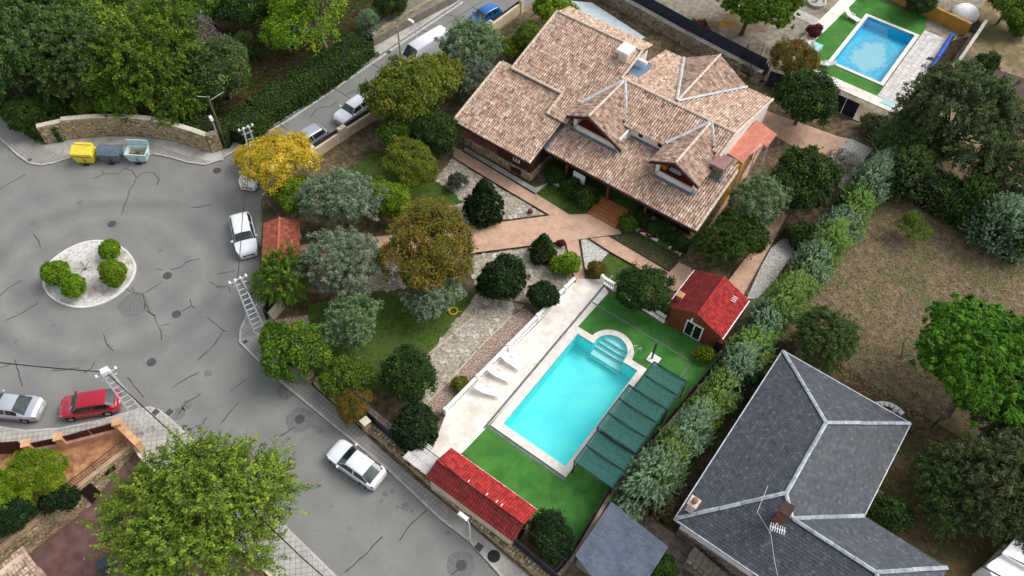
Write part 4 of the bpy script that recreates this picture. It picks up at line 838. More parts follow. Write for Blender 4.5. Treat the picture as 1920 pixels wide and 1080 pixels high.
# street wall of the garden with rough stones and dark fence on top
LW = [(590, 722), (667, 790), (693, 812), (763, 874), (840, 942), (920, 1010), (1000, 1078), (1060, 1130)]
t = thing('street_stone_wall', 'low wall of rough brown stones along the lower pavement', 'wall', G(800, 900)); t2 = thing('street_fence', 'dark sheet fence standing on the low stone wall by the red shed', 'fence', G(810, 905)); P = GP(LW, .1); ref = G(500, 900)
core = MB()
for i, (a, b) in enumerate(zip(P, P[1:])):
    o = outward(a, b, ref); a2, b2 = a - o * .3, b - o * .3; seg_wall(core, a2, b2, .0, .62, .56); stonework(t, a, b, .12, .6, m_stonegrey if 0 else m_stone, o, .3, .2, 'stones', 60 + i)
    rnd = random.Random(i); cs = MB(); L = (b - a).length; d = (b - a) / L; s = 0
    while s < L - .15:
        for r_ in (.12, .36):
            p = a + d * (s + rnd.uniform(0, .1)) - o * (r_ + rnd.uniform(-.05, .05)); cs.box(p.x, p.y, .66, rnd.uniform(.18, .34), rnd.uniform(.16, .26), rnd.uniform(.1, .26), rnd.uniform(0, 3), rnd.random(), .7, .02)
        s += .27
    cs.build('top_stones', m_stone, t, kind='stuff')
    k = max(1, round((b - a).length / 2.0)); fa, fb = a - o * .62, b - o * .62; dd_ = (fb - fa) / k
    for j in range(k):
        if i == 0: continue
        seg_wall(x := MB(), fa + dd_ * (j + .02), fa + dd_ * (j + .98), .3, 1.75, .04); x.build('panel', m_slat, t2)
        q = fa + dd_ * j; MB().box(q.x, q.y, 1.0, .08, .08, 1.6).build('post', m_blk, t2)
core.build('wall_core', m_mortar, t)
for px, py, lb in ((690, 808, 'rough cream stone pillar on the street wall above the white hatchback'), (583, 712, 'grey stone pillar at the street wall by the corner tree')):
    c = G(px, py, .1); o = thing('stone_pillar', lb, 'pillar', c); x = MB(); [x.box(c.x, c.y, .1 + j * .3 + .15, .5 + random.uniform(-.05, .05), .5 + random.uniform(-.05, .05), .29, .8 + random.uniform(-.1, .1), random.random(), 1, .02) for j in range(5)]; x.build('stones', m_stone, o); MB().box(c.x, c.y, 1.66, .6, .6, .09, .8).build('capstone', m_wcap, o)
# curved cream garden wall by the lattice pylon
t = thing('garden_wall_end', 'short cream wall end with dark mesh beside the lattice pylon', 'wall', G(515, 590, .1)); x = MB(); seg_wall(x, G(532, 576, .1), G(510, 600, .1), 0, 1.1, .3); x.build('wall', m_creamw, t); x = MB(); seg_wall(x, G(514, 572, .1), G(500, 600, .1), .1, 1.6, .05); x.build('mesh_panel', m_slat, t)
# ---------------------------------------------------------------- right boundary fence
FL = [(1040, 1082), (1066, 1052), (1150, 912), (1220, 832), (1296, 742), (1358, 668), (1425, 590), (1500, 490), (1560, 392), (1600, 335), (1655, 268)]
P = GP(FL, .1); t = thing('boundary_fence', 'dark wire fence on a pale concrete base between the pool garden and the conifer hedge', 'fence', P[3])
core = MB(); rails = MB(); mesh_ = MB()
for a, b in zip(P, P[1:]):
    o = outward(a, b, G(1500, 800)); seg_wall(core, a + o * .18, b + o * .18, 0, .75, .22); seg_wall(mesh_, a, b, .25, 1.7, .02); k = max(1, round((b - a).length / 2.5))
    for j in range(k): q = a.lerp(b, j / k); MB().tube([Z(q, .1), Z(q, 1.95)], .035, 6).build('post', m_blk, t)
    for z in (1.9, 1.2, .5): rails.tube([Z(a, z), Z(b, z)], .025, 5)
core.build('concrete_base', M('pinkish_base_wall', srgb(150, 132, 116), srgb(178, 160, 144), 1.5, .9), t); rails.build('rail', m_blk, t); mesh_.build('mesh_screen', m_blk, t)
# back boundary: rubble wall and dark screening behind the house
P = GP([(1060, -40), (1110, -6), (1180, 30), (1265, 78), (1340, 118), (1420, 160)], .1); t = thing('rubble_boundary_wall', 'grey brown rubble wall behind the tiled house', 'wall', P[2]); t2 = thing('screen_fence', 'tall dark blue screening fence behind the rubble wall of the tiled house', 'fence', P[2]); core = MB(); cp = MB()
m_screen = M('dark_blue_screen', srgb(28, 34, 46), srgb(40, 46, 60), 1.2, .7, .3)
for i, (a, b) in enumerate(zip(P, P[1:])):
    o = outward(a, b, G(1200, 400)); seg_wall(core, a - o * .2, b - o * .2, 0, 1.6, .4); seg_wall(cp, a - o * .2, b - o * .2, 1.6, 1.7, .46); stonework(t, a, b, .1, 1.6, m_stonegrey, o, .36, .24, 'stones', 80 + i); k = max(1, round((b - a).length / 2.3)); e = (b - a) / k
    for j in range(k):
        seg_wall(x := MB(), a - o * .5 + e * (j + .015), a - o * .5 + e * (j + .985), .1, 3.0, .03); x.build('panel', m_screen, t2); q = a - o * .5 + e * j; MB().box(q.x, q.y, 1.55, .07, .07, 3.0).build('post', m_blk, t2)
core.build('wall_core', m_stonegrey, t); cp.build('coping', m_conc, t)
setting('painted_terrace', MB().prism(GP([(1060, 0), (1110, 5), (1210, 70), (1180, 85), (1100, 50), (1030, 20)], .13), None, .13), M('pale_blue_paving', srgb(188, 204, 210), srgb(206, 218, 222), 1.5, .7))
P = GP([(1435, 160), (1530, 190), (1600, 222)], .1); t = thing('dark_privacy_fence', 'black privacy fence below the second pool garden', 'fence', P[1])
for a, b in zip(P, P[1:]):
    for j in range(3): seg_wall(x := MB(), a.lerp(b, (j + .02) / 3), a.lerp(b, (j + .98) / 3), .1, 1.9, .04); x.build('panel', m_screen, t)
# ---------------------------------------------------------------- sunk driveway and terrace, bottom left
fz = lambda s: -.5 - min(max(s, 0), 4.5) * .42
mb = MB(); ss = [-8, 0, 4.5, 22]
for s0, s1 in zip(ss, ss[1:]):
    a, b = d_a + dd * s0 - dn * .1, d_a + dd * s1 - dn * .1; mb.add([Z(a, fz(s0)), Z(b, fz(s1)), Z(b + dn * 16, fz(s1)), Z(a + dn * 16, fz(s0))], [(0, 1, 2, 3) if dd.cross(dn).z > 0 else (3, 2, 1, 0)])
setting('driveway', mb, m_purple)
t = thing('retaining_wall', 'golden stone retaining wall with dark openings above the sunk mauve driveway', 'wall', d_a)
mb = MB(); seg_wall(mb, d_a - dn * .2, D_END - dn * .2, -2.9, .1, .36); mb.build('wall_core', m_mortar, t)
s_door = [(G(140, 913, .1) - d_a).dot(dd), (G(162, 896, .1) - d_a).dot(dd)]; s_d0, s_d1 = min(s_door), max(s_door); s_w = [(G(188, 879, .1) - d_a).dot(dd), (G(206, 865, .1) - d_a).dot(dd)]; s_w0, s_w1 = min(s_w), max(s_w)
stonework(t, d_a, D_END, -2.6, .02, m_stone, dn, .42, .17, 'stones', 91, 290, zb=fz, skip=lambda s, z: (s_d0 < s < s_d1 and z < -.15) or (s_w0 < s < s_w1 and -.75 < z < -.25))
x = MB(); seg_wall(x, d_a + dd * s_d0 + dn * .06, d_a + dd * s_d1 + dn * .06, -2.6, -.12, .05); x.build('metal_door', M('rust_black_door', srgb(40, 22, 18), srgb(54, 32, 26), 3, .6), t)
x = MB(); seg_wall(x, d_a + dd * s_w0 + dn * .06, d_a + dd * s_w1 + dn * .06, -.72, -.28, .05); x.build('vent_window', MATS['rust_black_door'], t)
x = MB(); seg_wall(x, d_a - dn * .22, D_END - dn * .22, .1, .2, .5); x.build('coping', M('sand_coping', srgb(176, 144, 112), srgb(198, 166, 134), 3, .9), t)
mb = MB(); 
for a, b in zip(DR[1:], DR[2:4]): seg_wall(mb, a, b, -2.9, .08, .2)
seg_wall(mb, DR[0], DR[1], -2, .08, .2); seg_wall(mb, D_END, DR[4], -2.9, .08, .2); seg_wall(mb, DR[3], DR[4], -2.9, .08, .2); props(mb.build('side_wall', m_creamw), 'plain cream side walls hemming the sunk driveway', 'wall')
# black railing on the retaining wall
t = thing('wall_railing', 'black bar railing on top of the golden retaining wall', 'railing', d_a); a, b = d_a + dd * .3 - dn * .3, d_a + dd * 15 - dn * .3
mb = MB().tube([Z(a, 1.05), Z(b, 1.05)], .025, 5).tube([Z(a, .3), Z(b, .3)], .02, 5); mb.build('rail', m_blk, t)
for i in range(90): q = a.lerp(b, i / 90); MB().tube([Z(q, .2 if i % 15 == 0 else .3), Z(q, 1.1 if i % 15 == 0 else 1.05)], .03 if i % 15 == 0 else .014, 4).build('bar', m_blk, t)
# orange tiled terrace
TP = [(-150, 862), (42, 846), (222, 806), (246, 822), (238, 838), (7, 1015), (-150, 1140)]
m_tt = M('orange_terrace_tile', srgb(205, 200, 196), srgb(255, 255, 255), 2, .7, .25, .1, 20, tint=[srgb(186, 134, 92), srgb(206, 156, 110), srgb(196, 144, 108), srgb(176, 122, 86)])
host = setting('tiled_terrace', MB().prism(GP(TP, .12), None, .12), M('terrace_grout', srgb(176, 148, 118)))
pw = [tuple(G(x_, y_, .12))[:2] for x_, y_ in TP]; box = []; e1 = (G(222, 806, .12) - G(42, 846, .12)).normalized(); e2 = Vector((-e1.y, e1.x, 0)); o0 = G(222, 806, .12); rnd = random.Random(5)
for i in range(-34, 5):
    for j in range(-26, 6):
        c = o0 + e1 * (i * .46) + e2 * (j * .46)
        if inside(c.x, c.y, pw): box.append((camd(c), MB().box(c.x, c.y, .125, .44, .44, .03 + rnd.uniform(0, .004), math.atan2(e1.y, e1.x), rnd.random())))
pieces('terrace_tile', box, m_tt, host, 300)
t = thing('pink_street_wall', 'pink tiled wall with brown fence strips and pillars beside the parked red car', 'wall', G(140, 812)); m_pw = M('pink_tiled_wall', srgb(190, 142, 122), srgb(208, 162, 142), 3, .7, .3)
m_bf = M('brown_fence_strip', srgb(70, 34, 30), srgb(84, 44, 38), 4, .7); m_pil = M('orange_sandstone', srgb(204, 156, 112), srgb(222, 178, 136), 2.5, .85)
A, B, C = G(53, 836, 1.2), G(113, 824, 1.2), G(222, 796, 1.2)
for p, q in ((A, B), (B, C)):
    o = outward(p, q, G(200, 950)); seg_wall(x := MB(), Z(p, 0) + o * .1, Z(q, 0) + o * .1, .1, .8, .3); x.build('wall', m_pw, t); k = max(1, round((q - p).length / 1.6))
    for j in range(k): seg_wall(x := MB(), p.lerp(q, (j + .02) / k), p.lerp(q, (j + .98) / k), .8, 1.5, .06); x.build('fence_panel', m_bf, t)
for p in (A, B, C): MB().box(p.x, p.y, .85, .5, .5, 1.5, .3).build('pillar', m_pil, t); MB().box(p.x, p.y, 1.64, .6, .6, .09, .3).build('pillar_cap', m_pil, t)
p, q = C, G(262, 836, .8); seg_wall(x := MB(), p, q, .1, 1.3, .45); x.build('corner_wall', m_pil, t)
t = thing('brown_gate', 'dark brown sheet gate at the left end of the pink street wall', 'gate', G(10, 850)); p, q = A + Vector((-.4, 0, 0)), G(-60, 842, 1.2)
for j in range(4): seg_wall(x := MB(), p.lerp(q, (j + .02) / 4), p.lerp(q, (j + .98) / 4), .15, 1.9, .05); x.build('leaf_panel', m_bf, t)
# corner of a tiled roof, bottom left edge
t = thing('corner_roof', 'pinkish tiled roof corner at the bottom left edge of the picture', 'roof', G(60, 1075, -1)); c = G(70, 1058, .6); rr = math.atan2(dd.y, dd.x)
x = MB(); [x.box(c.x - 1.2 + 0, c.y - 1.6, -.9, 3.2, 3, 3.0, rr)]; x.build('wall', m_creamw, t); rnd = random.Random(3); x = MB()
for i in range(16):
    for j in range(10):
        for s in (-1, 1):
            lx, ly = (i + .5) * .22 , s * (j + .5) * .2; 
            if abs(ly) > 2: continue
            wx, wy = c.x - lx * math.cos(.9) - ly * math.sin(.9), c.y - lx * math.sin(.9) + ly * math.cos(.9)
            x.box(wx, wy, 1.0 - abs(ly) * .4 + rnd.uniform(0, .03), .2, .2, .05, .9, rnd.random(), .8)
x.build('roof_tiles', m_tile, t, kind='stuff')
# ---------------------------------------------------------------- street things
m_galv = M('galvanised_steel', srgb(196, 200, 202), srgb(216, 218, 218), 5, .6, .4, 0, 20, .1); m_pole = M('weathered_wood_pole', srgb(86, 72, 58), srgb(120, 104, 86), 5, .9); m_porc = M('white_porcelain', srgb(236, 236, 234), None, rough=.3)
def pylon(px, py, h, lb, tx, ty, wide=.8):
    b = G(px, py, .12); t = thing('lattice_pylon', lb, 'pylon', b, 'lattice power pylons'); tp = G(tx, ty, h); ang = .6; e = Vector((math.cos(ang), math.sin(ang), 0)); g = Vector((-e.y, e.x, 0))
    for s in (-1, 1):
        for q in (-1, 1): MB().tube([b + e * s * wide / 2 + g * q * .12, Z(b, h) + e * s * wide / 3.2 + g * q * .09], .055, 4).build('leg', m_galv, t)
    n = int(h / .62)
    for i in range(1, n + 1):
        z = i * h / n; k = 1 - .38 * z / h; x = MB()
        x.tube([Z(b, z) + e * -wide / 2 * k, Z(b, z) + e * wide / 2 * k], .045, 4)
        x.build('rung', m_galv, t)
    x = MB().tube([Z(b, h - .1) - e * .7, Z(b, h - .1) + e * .7], .04, 4).tube([Z(b, h - .6) - e * .5, Z(b, h - .6) + e * .5], .04, 4); x.build('crossarm', m_galv, t)
    for i in range(4): p = Z(b, h - .05) + e * (-.6 + i * .4); MB().lathe([(.05, 0), (.09, .04), (.05, .08), (.09, .12), (.03, .2)], p.x, p.y, p.z, 8).build('insulator', m_porc, t)
    return Z(b, h)
pa = pylon(282, 806, 8.4, 'lattice pylon leaning over the red car with white insulators on top', 203, 693)
pb = pylon(487, 620, 6.9, 'lattice pylon at the pavement corner below the white parked SUV', 437, 527)
pc = pylon(484, 310, 4.7, 'lattice pylon half hidden in the yellow tree', 463, 240)
MB().box(pa.x, pa.y, pa.z + .1, .5, .4, .35, .6).build('switch_box', m_porc, [o for o in bpy.data.objects if o.name.startswith('lattice_pylon')][0])
def pole(px, py, h, lb, r=.13, m=m_pole, arm=True, name='utility_pole'):
    b = G(px, py, .1); t = thing(name, lb, 'pole', b); MB().tube([b, Z(b, h * .5), Z(b, h)], [r, r * .85, r * .65], 8).build('shaft', m, t)
    if arm:
        MB().tube([Z(b, h - .15) + Vector((-1, .1, 0)), Z(b, h - .1) + Vector((.15, 0, 0))], .03, 5).build('arm', m_galv, t); MB().tube([Z(b, h - .5), Z(b, h - .1) + Vector((1.2, .6, .1))], .03, 5).build('brace', m_galv, t)
    return Z(b, h)
pd = pole(425, 277, 6.2, 'dark wooden pole with two metal arms beside the curved stone wall')
pe = pole(754, 130, 5.2, 'tall slim concrete pole beside the front of the white van', .11, m_conc, False)
pf = pole(20, 198, 3.8, 'wooden pole at the far left edge above the pavement', .12)
pg = pole(20, 199, 3.8, 'x', .1) if False else None
def lamp(px, py, h, head, lb, m_col):
    b = G(px, py, .12); t = thing('street_lamp', lb, 'street lamp', b); d = Vector((head[0], head[1], 0))
    MB().tube([b, Z(b, h * .85), Z(b, h) + d * .35, Z(b, h + .08) + d * .9], [.07, .05, .04, .035], 8).build('column', m_col, t)
    c = Z(b, h + .08) + d * 1.15; a = math.atan2(d.y, d.x); x = MB(); x.box(c.x, c.y, c.z, .75, .3, .12, a, .5, .72); x.build('lamp_head', m_porc, t)
lamp(882, 1014, 3.9, (-.35, .25), 'white headed street lamp on the pavement beside the red roofed shed', m_galv)
lamp(417, 277, 3.5, (-.1, .15), 'slim grey street lamp with white square head beside the wooden pole', m_galv)
lamp(784, 108, 4.2, (-.4, .3), 'pale street lamp standing behind the white van', m_galv)
def wire(pts, sag, lb, r=.028):
    x = MB()
    for a, b in zip(pts, pts[1:]): x.tube([a.lerp(b, i / 10) - Vector((0, 0, sag * 4 * (i / 10) * (1 - i / 10))) for i in range(11)], r, 4)
    props(x.build('power_line', m_blk), lb, 'cable')
wire([pa, G(-120, 665, 8.2)], .2, 'thick black cable leaving the pylon towards the left edge', .04)
wire([pa, G(395, 878, 7), G(560, 1040, 6.2), G(720, 1180, 6)], .15, 'black cable running from the red car pylon down past the big tree', .035)
wire([pb, G(455, 400, 6), G(470, 300, 5.3), pc], .1, 'thin cable passing over the white parked SUV')
wire([pb, G(530, 620, 5.4), G(700, 765, 4.6), G(822, 858, 4.0), G(905, 935, 3.9), G(1010, 1010, 3.9), G(1110, 1085, 3.8)], .1, 'black cable crossing over the red roofed shed')
wire([pf, pd], .3, 'thin pale cable strung in front of the woodland trees', .015)
wire([pc, G(560, 200, 8)], .2, 'thin cable crossing the upper road from the yellow tree', .012)
# containers
def bin_(px, py, lb, m_body, m_lid, kind):
    c = G(px, py, .0); t = thing('waste_container', lb, 'waste container', (0, 0, 0)); W_, D_, H_ = 1.9, 1.25, 1.15
    b = [Vector((x * W_ / 2 * .8, y * D_ / 2 * .75, .18)) for x, y in ((-1, -1), (1, -1), (1, 1), (-1, 1))]; tp = [Vector((x * W_ / 2, y * D_ / 2, H_)) for x, y in ((-1, -1), (1, -1), (1, 1), (-1, 1))]
    if kind != 'open': MB().hexa(b, tp).build('body', m_body, t)
    else:
        x = MB(); q = [Vector((v.x * .93, v.y * .9, v.z)) for v in b]; r = [Vector((v.x * .9, v.y * .84, v.z)) for v in tp]; fz_ = [Vector((v.x, v.y, .3)) for v in q]
        x.add(b + tp + r + fz_, [(0, 1, 5, 4), (1, 2, 6, 5), (2, 3, 7, 6), (3, 0, 4, 7), (4, 5, 9, 8), (5, 6, 10, 9), (6, 7, 11, 10), (7, 4, 8, 11), (8, 9, 13, 12), (9, 10, 14, 13), (10, 11, 15, 14), (11, 8, 12, 15), (12, 13, 14, 15)]); x.build('body', m_body, t)
        for i in range(14): MB().box(random.uniform(-.6, .65), random.uniform(-.35, .35), random.uniform(.5, .85), random.uniform(.2, .5), random.uniform(.15, .35), random.uniform(.1, .3), random.uniform(0, 3), 1, 1, .04).build('rubbish', (M('cardboard', srgb(136, 104, 74), srgb(160, 128, 92), 4) if 'cardboard' not in MATS else MATS['cardboard']) if i % 3 else (M('green_bag', srgb(46, 96, 54)) if 'green_bag' not in MATS else MATS['green_bag']), t)
        MB().box(0, .68, 1.5, 1.9, .08, .55, 0).build('lid', m_lid, t)
    if kind == 'flat':
        MB().hexa([Vector((-.96, -.66, H_ + .005)), Vector((.96, -.66, H_ + .005)), Vector((.96, .3, H_ + .005)), Vector((-.96, .3, H_ + .005))], [Vector((-.92, -.62, H_ + .22)), Vector((.92, -.62, H_ + .22)), Vector((.92, .25, H_ + .5)), Vector((-.92, .25, H_ + .5))]).build('lid', m_lid, t)
        MB().box(0, .5, H_ + .25, 1.6, .3, .5, 0, .5, .9).build('lid', m_lid, t); MB().box(0, -.67, H_ - .03, 1.9, .03, .05).build('rim', m_blk, t)
    if kind == 'round':
        x = MB(); n = 10; A_ = []
        for xx in (-.95, .95): A_ += [(xx, -.62 + 1.24 * i / n, H_ + .42 * math.sin(math.pi * i / n)) for i in range(n + 1)]
        x.add(A_, [(i, n + 1 + i, n + 2 + i, i + 1) for i in range(n)] + [tuple(range(n, -1, -1)), tuple(range(n + 1, 2 * n + 2))]); x.build('lid', m_lid, t); MB().box(0, 0, H_ + .0, 2.0, 1.34, .06).build('rim', m_lid, t)
    MB().box(0.05, -D_ / 2 * .9, .6, .05, .04, .55, 0).build('foot_lever', m_blk, t); MB().box(0, -.62, .08, .5, .14, .1).build('pedal', m_blk, t)
    for sx in (-.6, .6):
        for sy in (-.3, .3): MB().lathe([(.09, 0), (.09, .16)], sx, sy, .0, 8).build('caster', m_blk, t)
    for sx in (-.97, .97): MB().box(sx, 0, .95, .06, .5, .3).build('side_bracket', m_body if kind != 'flat' else m_lid, t)
    t.location = c; return t
m_yel = M('yellow_plastic', srgb(226, 202, 62), srgb(238, 216, 84), 2, .5, .4); m_gry = M('slate_grey_plastic', srgb(92, 104, 116), srgb(108, 120, 132), 2, .5, .4); m_lbl = M('pale_aqua_steel', srgb(176, 204, 204), srgb(194, 218, 218), 2, .5, .4)
bin_(166, 301, 'yellow waste container, leftmost of the three by the curved wall', m_yel, m_yel, 'flat'); bin_(214, 299, 'slate grey waste container with a domed lid between the yellow and the pale one', m_gry, m_gry, 'round'); bin_(264, 299, 'pale aqua waste container with its lid open on rubbish', m_lbl, m_lbl, 'open')
# ================================================================ CARS
m_tyre = M('tyre_rubber', srgb(26, 26, 27), None, rough=.85); m_rim = M('alloy_rim', srgb(170, 172, 176), None, rough=.35, metal=.6); m_cglass = M('car_glass', srgb(26, 36, 38), srgb(52, 68, 68), 1.6, .06, .9); m_hl = M('headlight_lens', srgb(206, 212, 216), None, rough=.15, spec=.7); m_tl = M('tail_light_lens', srgb(150, 22, 30), None, rough=.2, spec=.6); m_plate = M('number_plate', srgb(226, 226, 222), None, rough=.5); m_trim = M('black_trim', srgb(24, 24, 26), None, rough=.6)
def paint(n, c, metal=.15): return M(n, c, None, rough=.28, spec=.5, coat=.8, metal=metal)
def car(label, body_m, front, rear, L, Wd=1.78, roof=1.46, hood=.92, belt=.93, xw=(.26, .41), xr=(.80, .95), trunk=None, zc=.5, estate=False, sunroof=False, cat='car', name='parked_car', doors=True, center_from='mid', mirrors=True):
    A, B = G(*front, zc), G(*rear, zc); d = (A - B).normalized(); c = (A + B) / 2
    t = thing(name, label, cat, (0, 0, 0)); hw = Wd / 2; trunk = trunk or belt
    wf, wr = .185, .80; wr_ = .34
    xs = sorted(set([0, .015, .04, .08, wf - wr_ / L, wf + wr_ / L, xw[0], xw[0] + .012, xw[1] - .012, xw[1], (xw[1] + xr[0]) / 2 - .015, (xw[1] + xr[0]) / 2 + .005, wr - wr_ / L, wr + wr_ / L, xr[0] - .02, xr[0], xr[1], .93, .965, .99, 1.0]))
    xs = [x for i, x in enumerate(xs) if i == 0 or x - xs[i - 1] > .004]
    def lerp(a, b, k): return a + (b - a) * k
    def sec(x):
        e = min(x, 1 - x); k = 1 - (1 - min(1, e / .17)) ** 2.2 * (.3 if x < .5 else .2); w = hw * k
        if x <= xw[0]: zt = lerp(.6, hood, min(1, (x / .1)) ** .45) if x < .1 else lerp(hood, belt + .06, (x - .1) / max(.01, xw[0] - .1)); zb = min(zt - .03, belt - .02); wt = w * .84
        elif x < xw[1]: q = (x - xw[0]) / (xw[1] - xw[0]); zt = lerp(belt + .06, roof, q ** .92); zb = belt; wt = lerp(w * .84, hw * .70, q)
        elif x <= xr[0]: q = (x - xw[1]) / (xr[0] - xw[1]); zt = roof + .04 * math.sin(q * math.pi) - .05 * q; zb = belt + .02 * q; wt = hw * .70
        elif x < xr[1]: q = (x - xr[0]) / (xr[1] - xr[0]); zt = lerp(roof - .05, trunk + .05, q); zb = belt + .02; wt = lerp(hw * .70, w * .82, q)
        else: q = (x - xr[1]) / max(.01, 1 - xr[1]); zt = lerp(trunk + .05, .72 if q > .9 else trunk, q ** 3); zb = min(zt - .04, belt); wt = w * .82
        p4 = (.955 * w, zb); p7 = (wt, zt - .045); H5 = [(.93 * w, .2), (w, .3), (w, .64), (.99 * w, zb - .07), p4, (lerp(p4[0], p7[0], .1), lerp(zb, p7[1], .1)), (lerp(p4[0], p7[0], .88), lerp(zb, p7[1], .88)), p7, (.86 * wt, zt - .008), (.45 * wt, zt + .012), (0, zt + .02)]
        return [(y, z) for y, z in H5] + [(-y, z) for y, z in H5[-2::-1]]
    V_l = []; n = 21
    for x in xs: V_l += [((.5 - x) * L, y, z) for y, z in sec(x)]
    parts = {}
    for i in range(len(xs) - 1):
        xm = (xs[i] + xs[i + 1]) / 2
        for k in range(20):
            j = min(k, 19 - k); side = 'a' if k < 10 else 'b'; key = 'body'
            if xw[0] + .006 < xm < xw[1] - .006 and j in (7, 8, 9): key = 'windshield'
            elif xr[0] < xm < xr[1] and j in (7, 8, 9) : key = 'rear_window'
            elif j == 5 and xw[0] + .04 < xm < (xr[0] + (xr[1] - xr[0]) * .4) and not ((xw[1] + xr[0]) / 2 - .014 < xm < (xw[1] + xr[0]) / 2 + .004): key = 'side_window' + side
            elif j in (3, 4) and .012 < xm < .07: key = 'headlight' + side
            elif j in (2, 3) and xm > .962: key = 'tail_light' + side
            elif j in (0, 1) and (wf - wr_ / L < xm < wf + wr_ / L or wr - wr_ / L < xm < wr + wr_ / L): key = None
            elif sunroof and j in (8, 9) and xw[1] + .05 < xm < xr[0]: key = 'sunroof'
            if key: parts.setdefault(key, []).append((i * n + k, (i + 1) * n + k, (i + 1) * n + k + 1, i * n + k + 1))
    parts['body'] += [tuple(range(n)), tuple(range(len(V_l) - 1, len(V_l) - n - 1, -1))]
    for key, fs in parts.items():
        used = sorted({i for f in fs for i in f}); mp = {o: k for k, o in enumerate(used)}; x = MB(); x.add([V_l[i] for i in used], [tuple(mp[i] for i in f)[::-1] for f in fs])
        nm = key[:-1] if key[-1] in 'ab' and key[:-1] in ('side_window', 'headlight', 'tail_light') else key
        m_ = {'body': body_m, 'headlight': m_hl, 'tail_light': m_tl}.get(nm, m_cglass)
        x.build(nm, m_, t, smooth=True)
    MB().box(0, 0, .42, L * .86, Wd * .82, .36).build('underbody', m_trim, t)
    for x_, s in ((wf, -1), (wf, 1), (wr, -1), (wr, 1)):
        px_ = (.5 - x_) * L; y0 = s * (hw + .012); x1 = MB().tube([(px_, y0 - s * .2, .32), (px_, y0, .32)], .32, 16); w_ = x1.build('wheel', m_tyre, t); MB().tube([(px_, y0, .32), (px_, y0 + s * .012, .32)], .2, 12).build('rim', m_rim, w_)
    MB().box(L * .5 - .01, 0, .5, .05, Wd * .5, .16).build('grille', m_trim, t); MB().box(L * .5 + .02, 0, .42, .02, .5, .11).build('number_plate', m_plate, t); MB().box(-L * .5 - .01, 0, .55, .02, .5, .11).build('number_plate', m_plate, t)
    if mirrors:
        for s in (-1, 1): MB().box((.5 - xw[0] - .055) * L, s * (hw + .08), belt + .08, .14, .2, .13, 0, .5, .85).build('mirror', body_m, t)
    t.location = (c.x, c.y, .0); t.rotation_euler = (0, 0, math.atan2(d.y, d.x)); return t
m_cw = paint('white_car_paint', srgb(232, 234, 238), 0); m_cr = paint('crimson_car_paint', srgb(176, 18, 44)); m_cs = paint('silver_car_paint', srgb(196, 202, 208), .4); m_cb = paint('blue_car_paint', srgb(12, 98, 168)); m_cs2 = paint('grey_silver_car_paint', srgb(176, 180, 188), .4)
car('white hatchback parked alone at the kerb of the lower road', m_cw, (627, 842), (710, 900), 4.35, 1.8, 1.44, xw=(.27, .44), xr=(.78, .93))
car('crimson hatchback parked beside the pink tiled wall', m_cr, (114, 768), (224, 751), 4.1, 1.74, 1.46, xw=(.22, .37), xr=(.84, .95))
car('silver saloon with a dark glass roof cut by the left edge behind the red car', m_cs, (-36, 758), (78, 769), 4.45, 1.8, 1.4, xw=(.27, .42), xr=(.66, .84), trunk=.95, sunroof=False)
suv = car('white SUV parked nose down beside the terracotta gate roof', m_cw, (466, 478), (449, 402), 4.4, 1.84, 1.58, hood=1.0, belt=1.0, xw=(.26, .4), xr=(.86, .95), zc=.7)
for s in (-1, 1): MB().box(-.3, s * .6, 1.58, 2.0, .05, .05).build('roof_rail', m_trim, suv)
car('silver estate car parked by the cream wall, its bonnet under the yellow tree', m_cs2, (541, 285), (600, 247), 4.5, 1.8, 1.5, xw=(.25, .38), xr=(.88, .96), zc=.6)
car('small white hatchback parked half under the big green tree', m_cw, (636, 226), (690, 186), 4.1, 1.7, 1.42, xw=(.27, .42), xr=(.8, .93), zc=.6)
car('blue hatchback parked at the top of the upper road', m_cb, (879, 48), (938, 14), 3.9, 1.7, 1.46, xw=(.24, .4), xr=(.84, .95), zc=.6)
car('white car hidden under the yellow tree with only its bonnet showing', m_cw, (467, 341), (487, 296), 4.2, 1.75, 1.45, zc=.6)
v = car('tall white panel van parked at the top of the road behind the big green tree', m_cw, (760, 121), (836, 74), 6.0, 2.0, 2.55, hood=1.2, belt=1.35, xw=(.1, .24), xr=(.94, .985), zc=1.0, cat='van', name='parked_van')
for ch in list(v.children):
    if ch.name.startswith('rear_window'): ch.data.materials[0] = m_cw
    if ch.name.startswith('side_window'): ch.data.materials[0] = m_cw
for s in (-1, 1): MB().hexa([Vector((1.5, s * .95, 1.4)), Vector((2.3, s * .96, 1.35)), Vector((2.3, s * .97, 1.35)), Vector((1.5, s * .97, 1.4))], [Vector((1.5, s * .85, 2.0)), Vector((1.9, s * .86, 2.0)), Vector((1.9, s * .88, 2.0)), Vector((1.5, s * .88, 2.0))])
# ================================================================ POOLS
def MWater(name, tint, rough=.03):
    m, n, l, b, out = newmat(name); n.remove(b); tr = n.new('ShaderNodeBsdfTransparent'); gl = n.new('ShaderNodeBsdfGlossy'); gl.inputs['Roughness'].default_value = rough
    tr.inputs['Color'].default_value = tint; fr = n.new('ShaderNodeFresnel'); fr.inputs['IOR'].default_value = 1.33; mx = n.new('ShaderNodeMixShader'); bp = n.new('ShaderNodeBump'); bp.inputs['Strength'].default_value = .15; bp.inputs['Distance'].default_value = .05
    l.new(noise(n, l, vecpos(n, l), 1.6, 3), bp.inputs['Height']); l.new(bp.outputs[0], gl.inputs['Normal']); l.new(bp.outputs[0], fr.inputs['Normal'])
    l.new(fr.outputs[0], mx.inputs[0]); l.new(tr.outputs[0], mx.inputs[1]); l.new(gl.outputs[0], mx.inputs[2]); l.new(mx.outputs[0], out.inputs[0]); return m
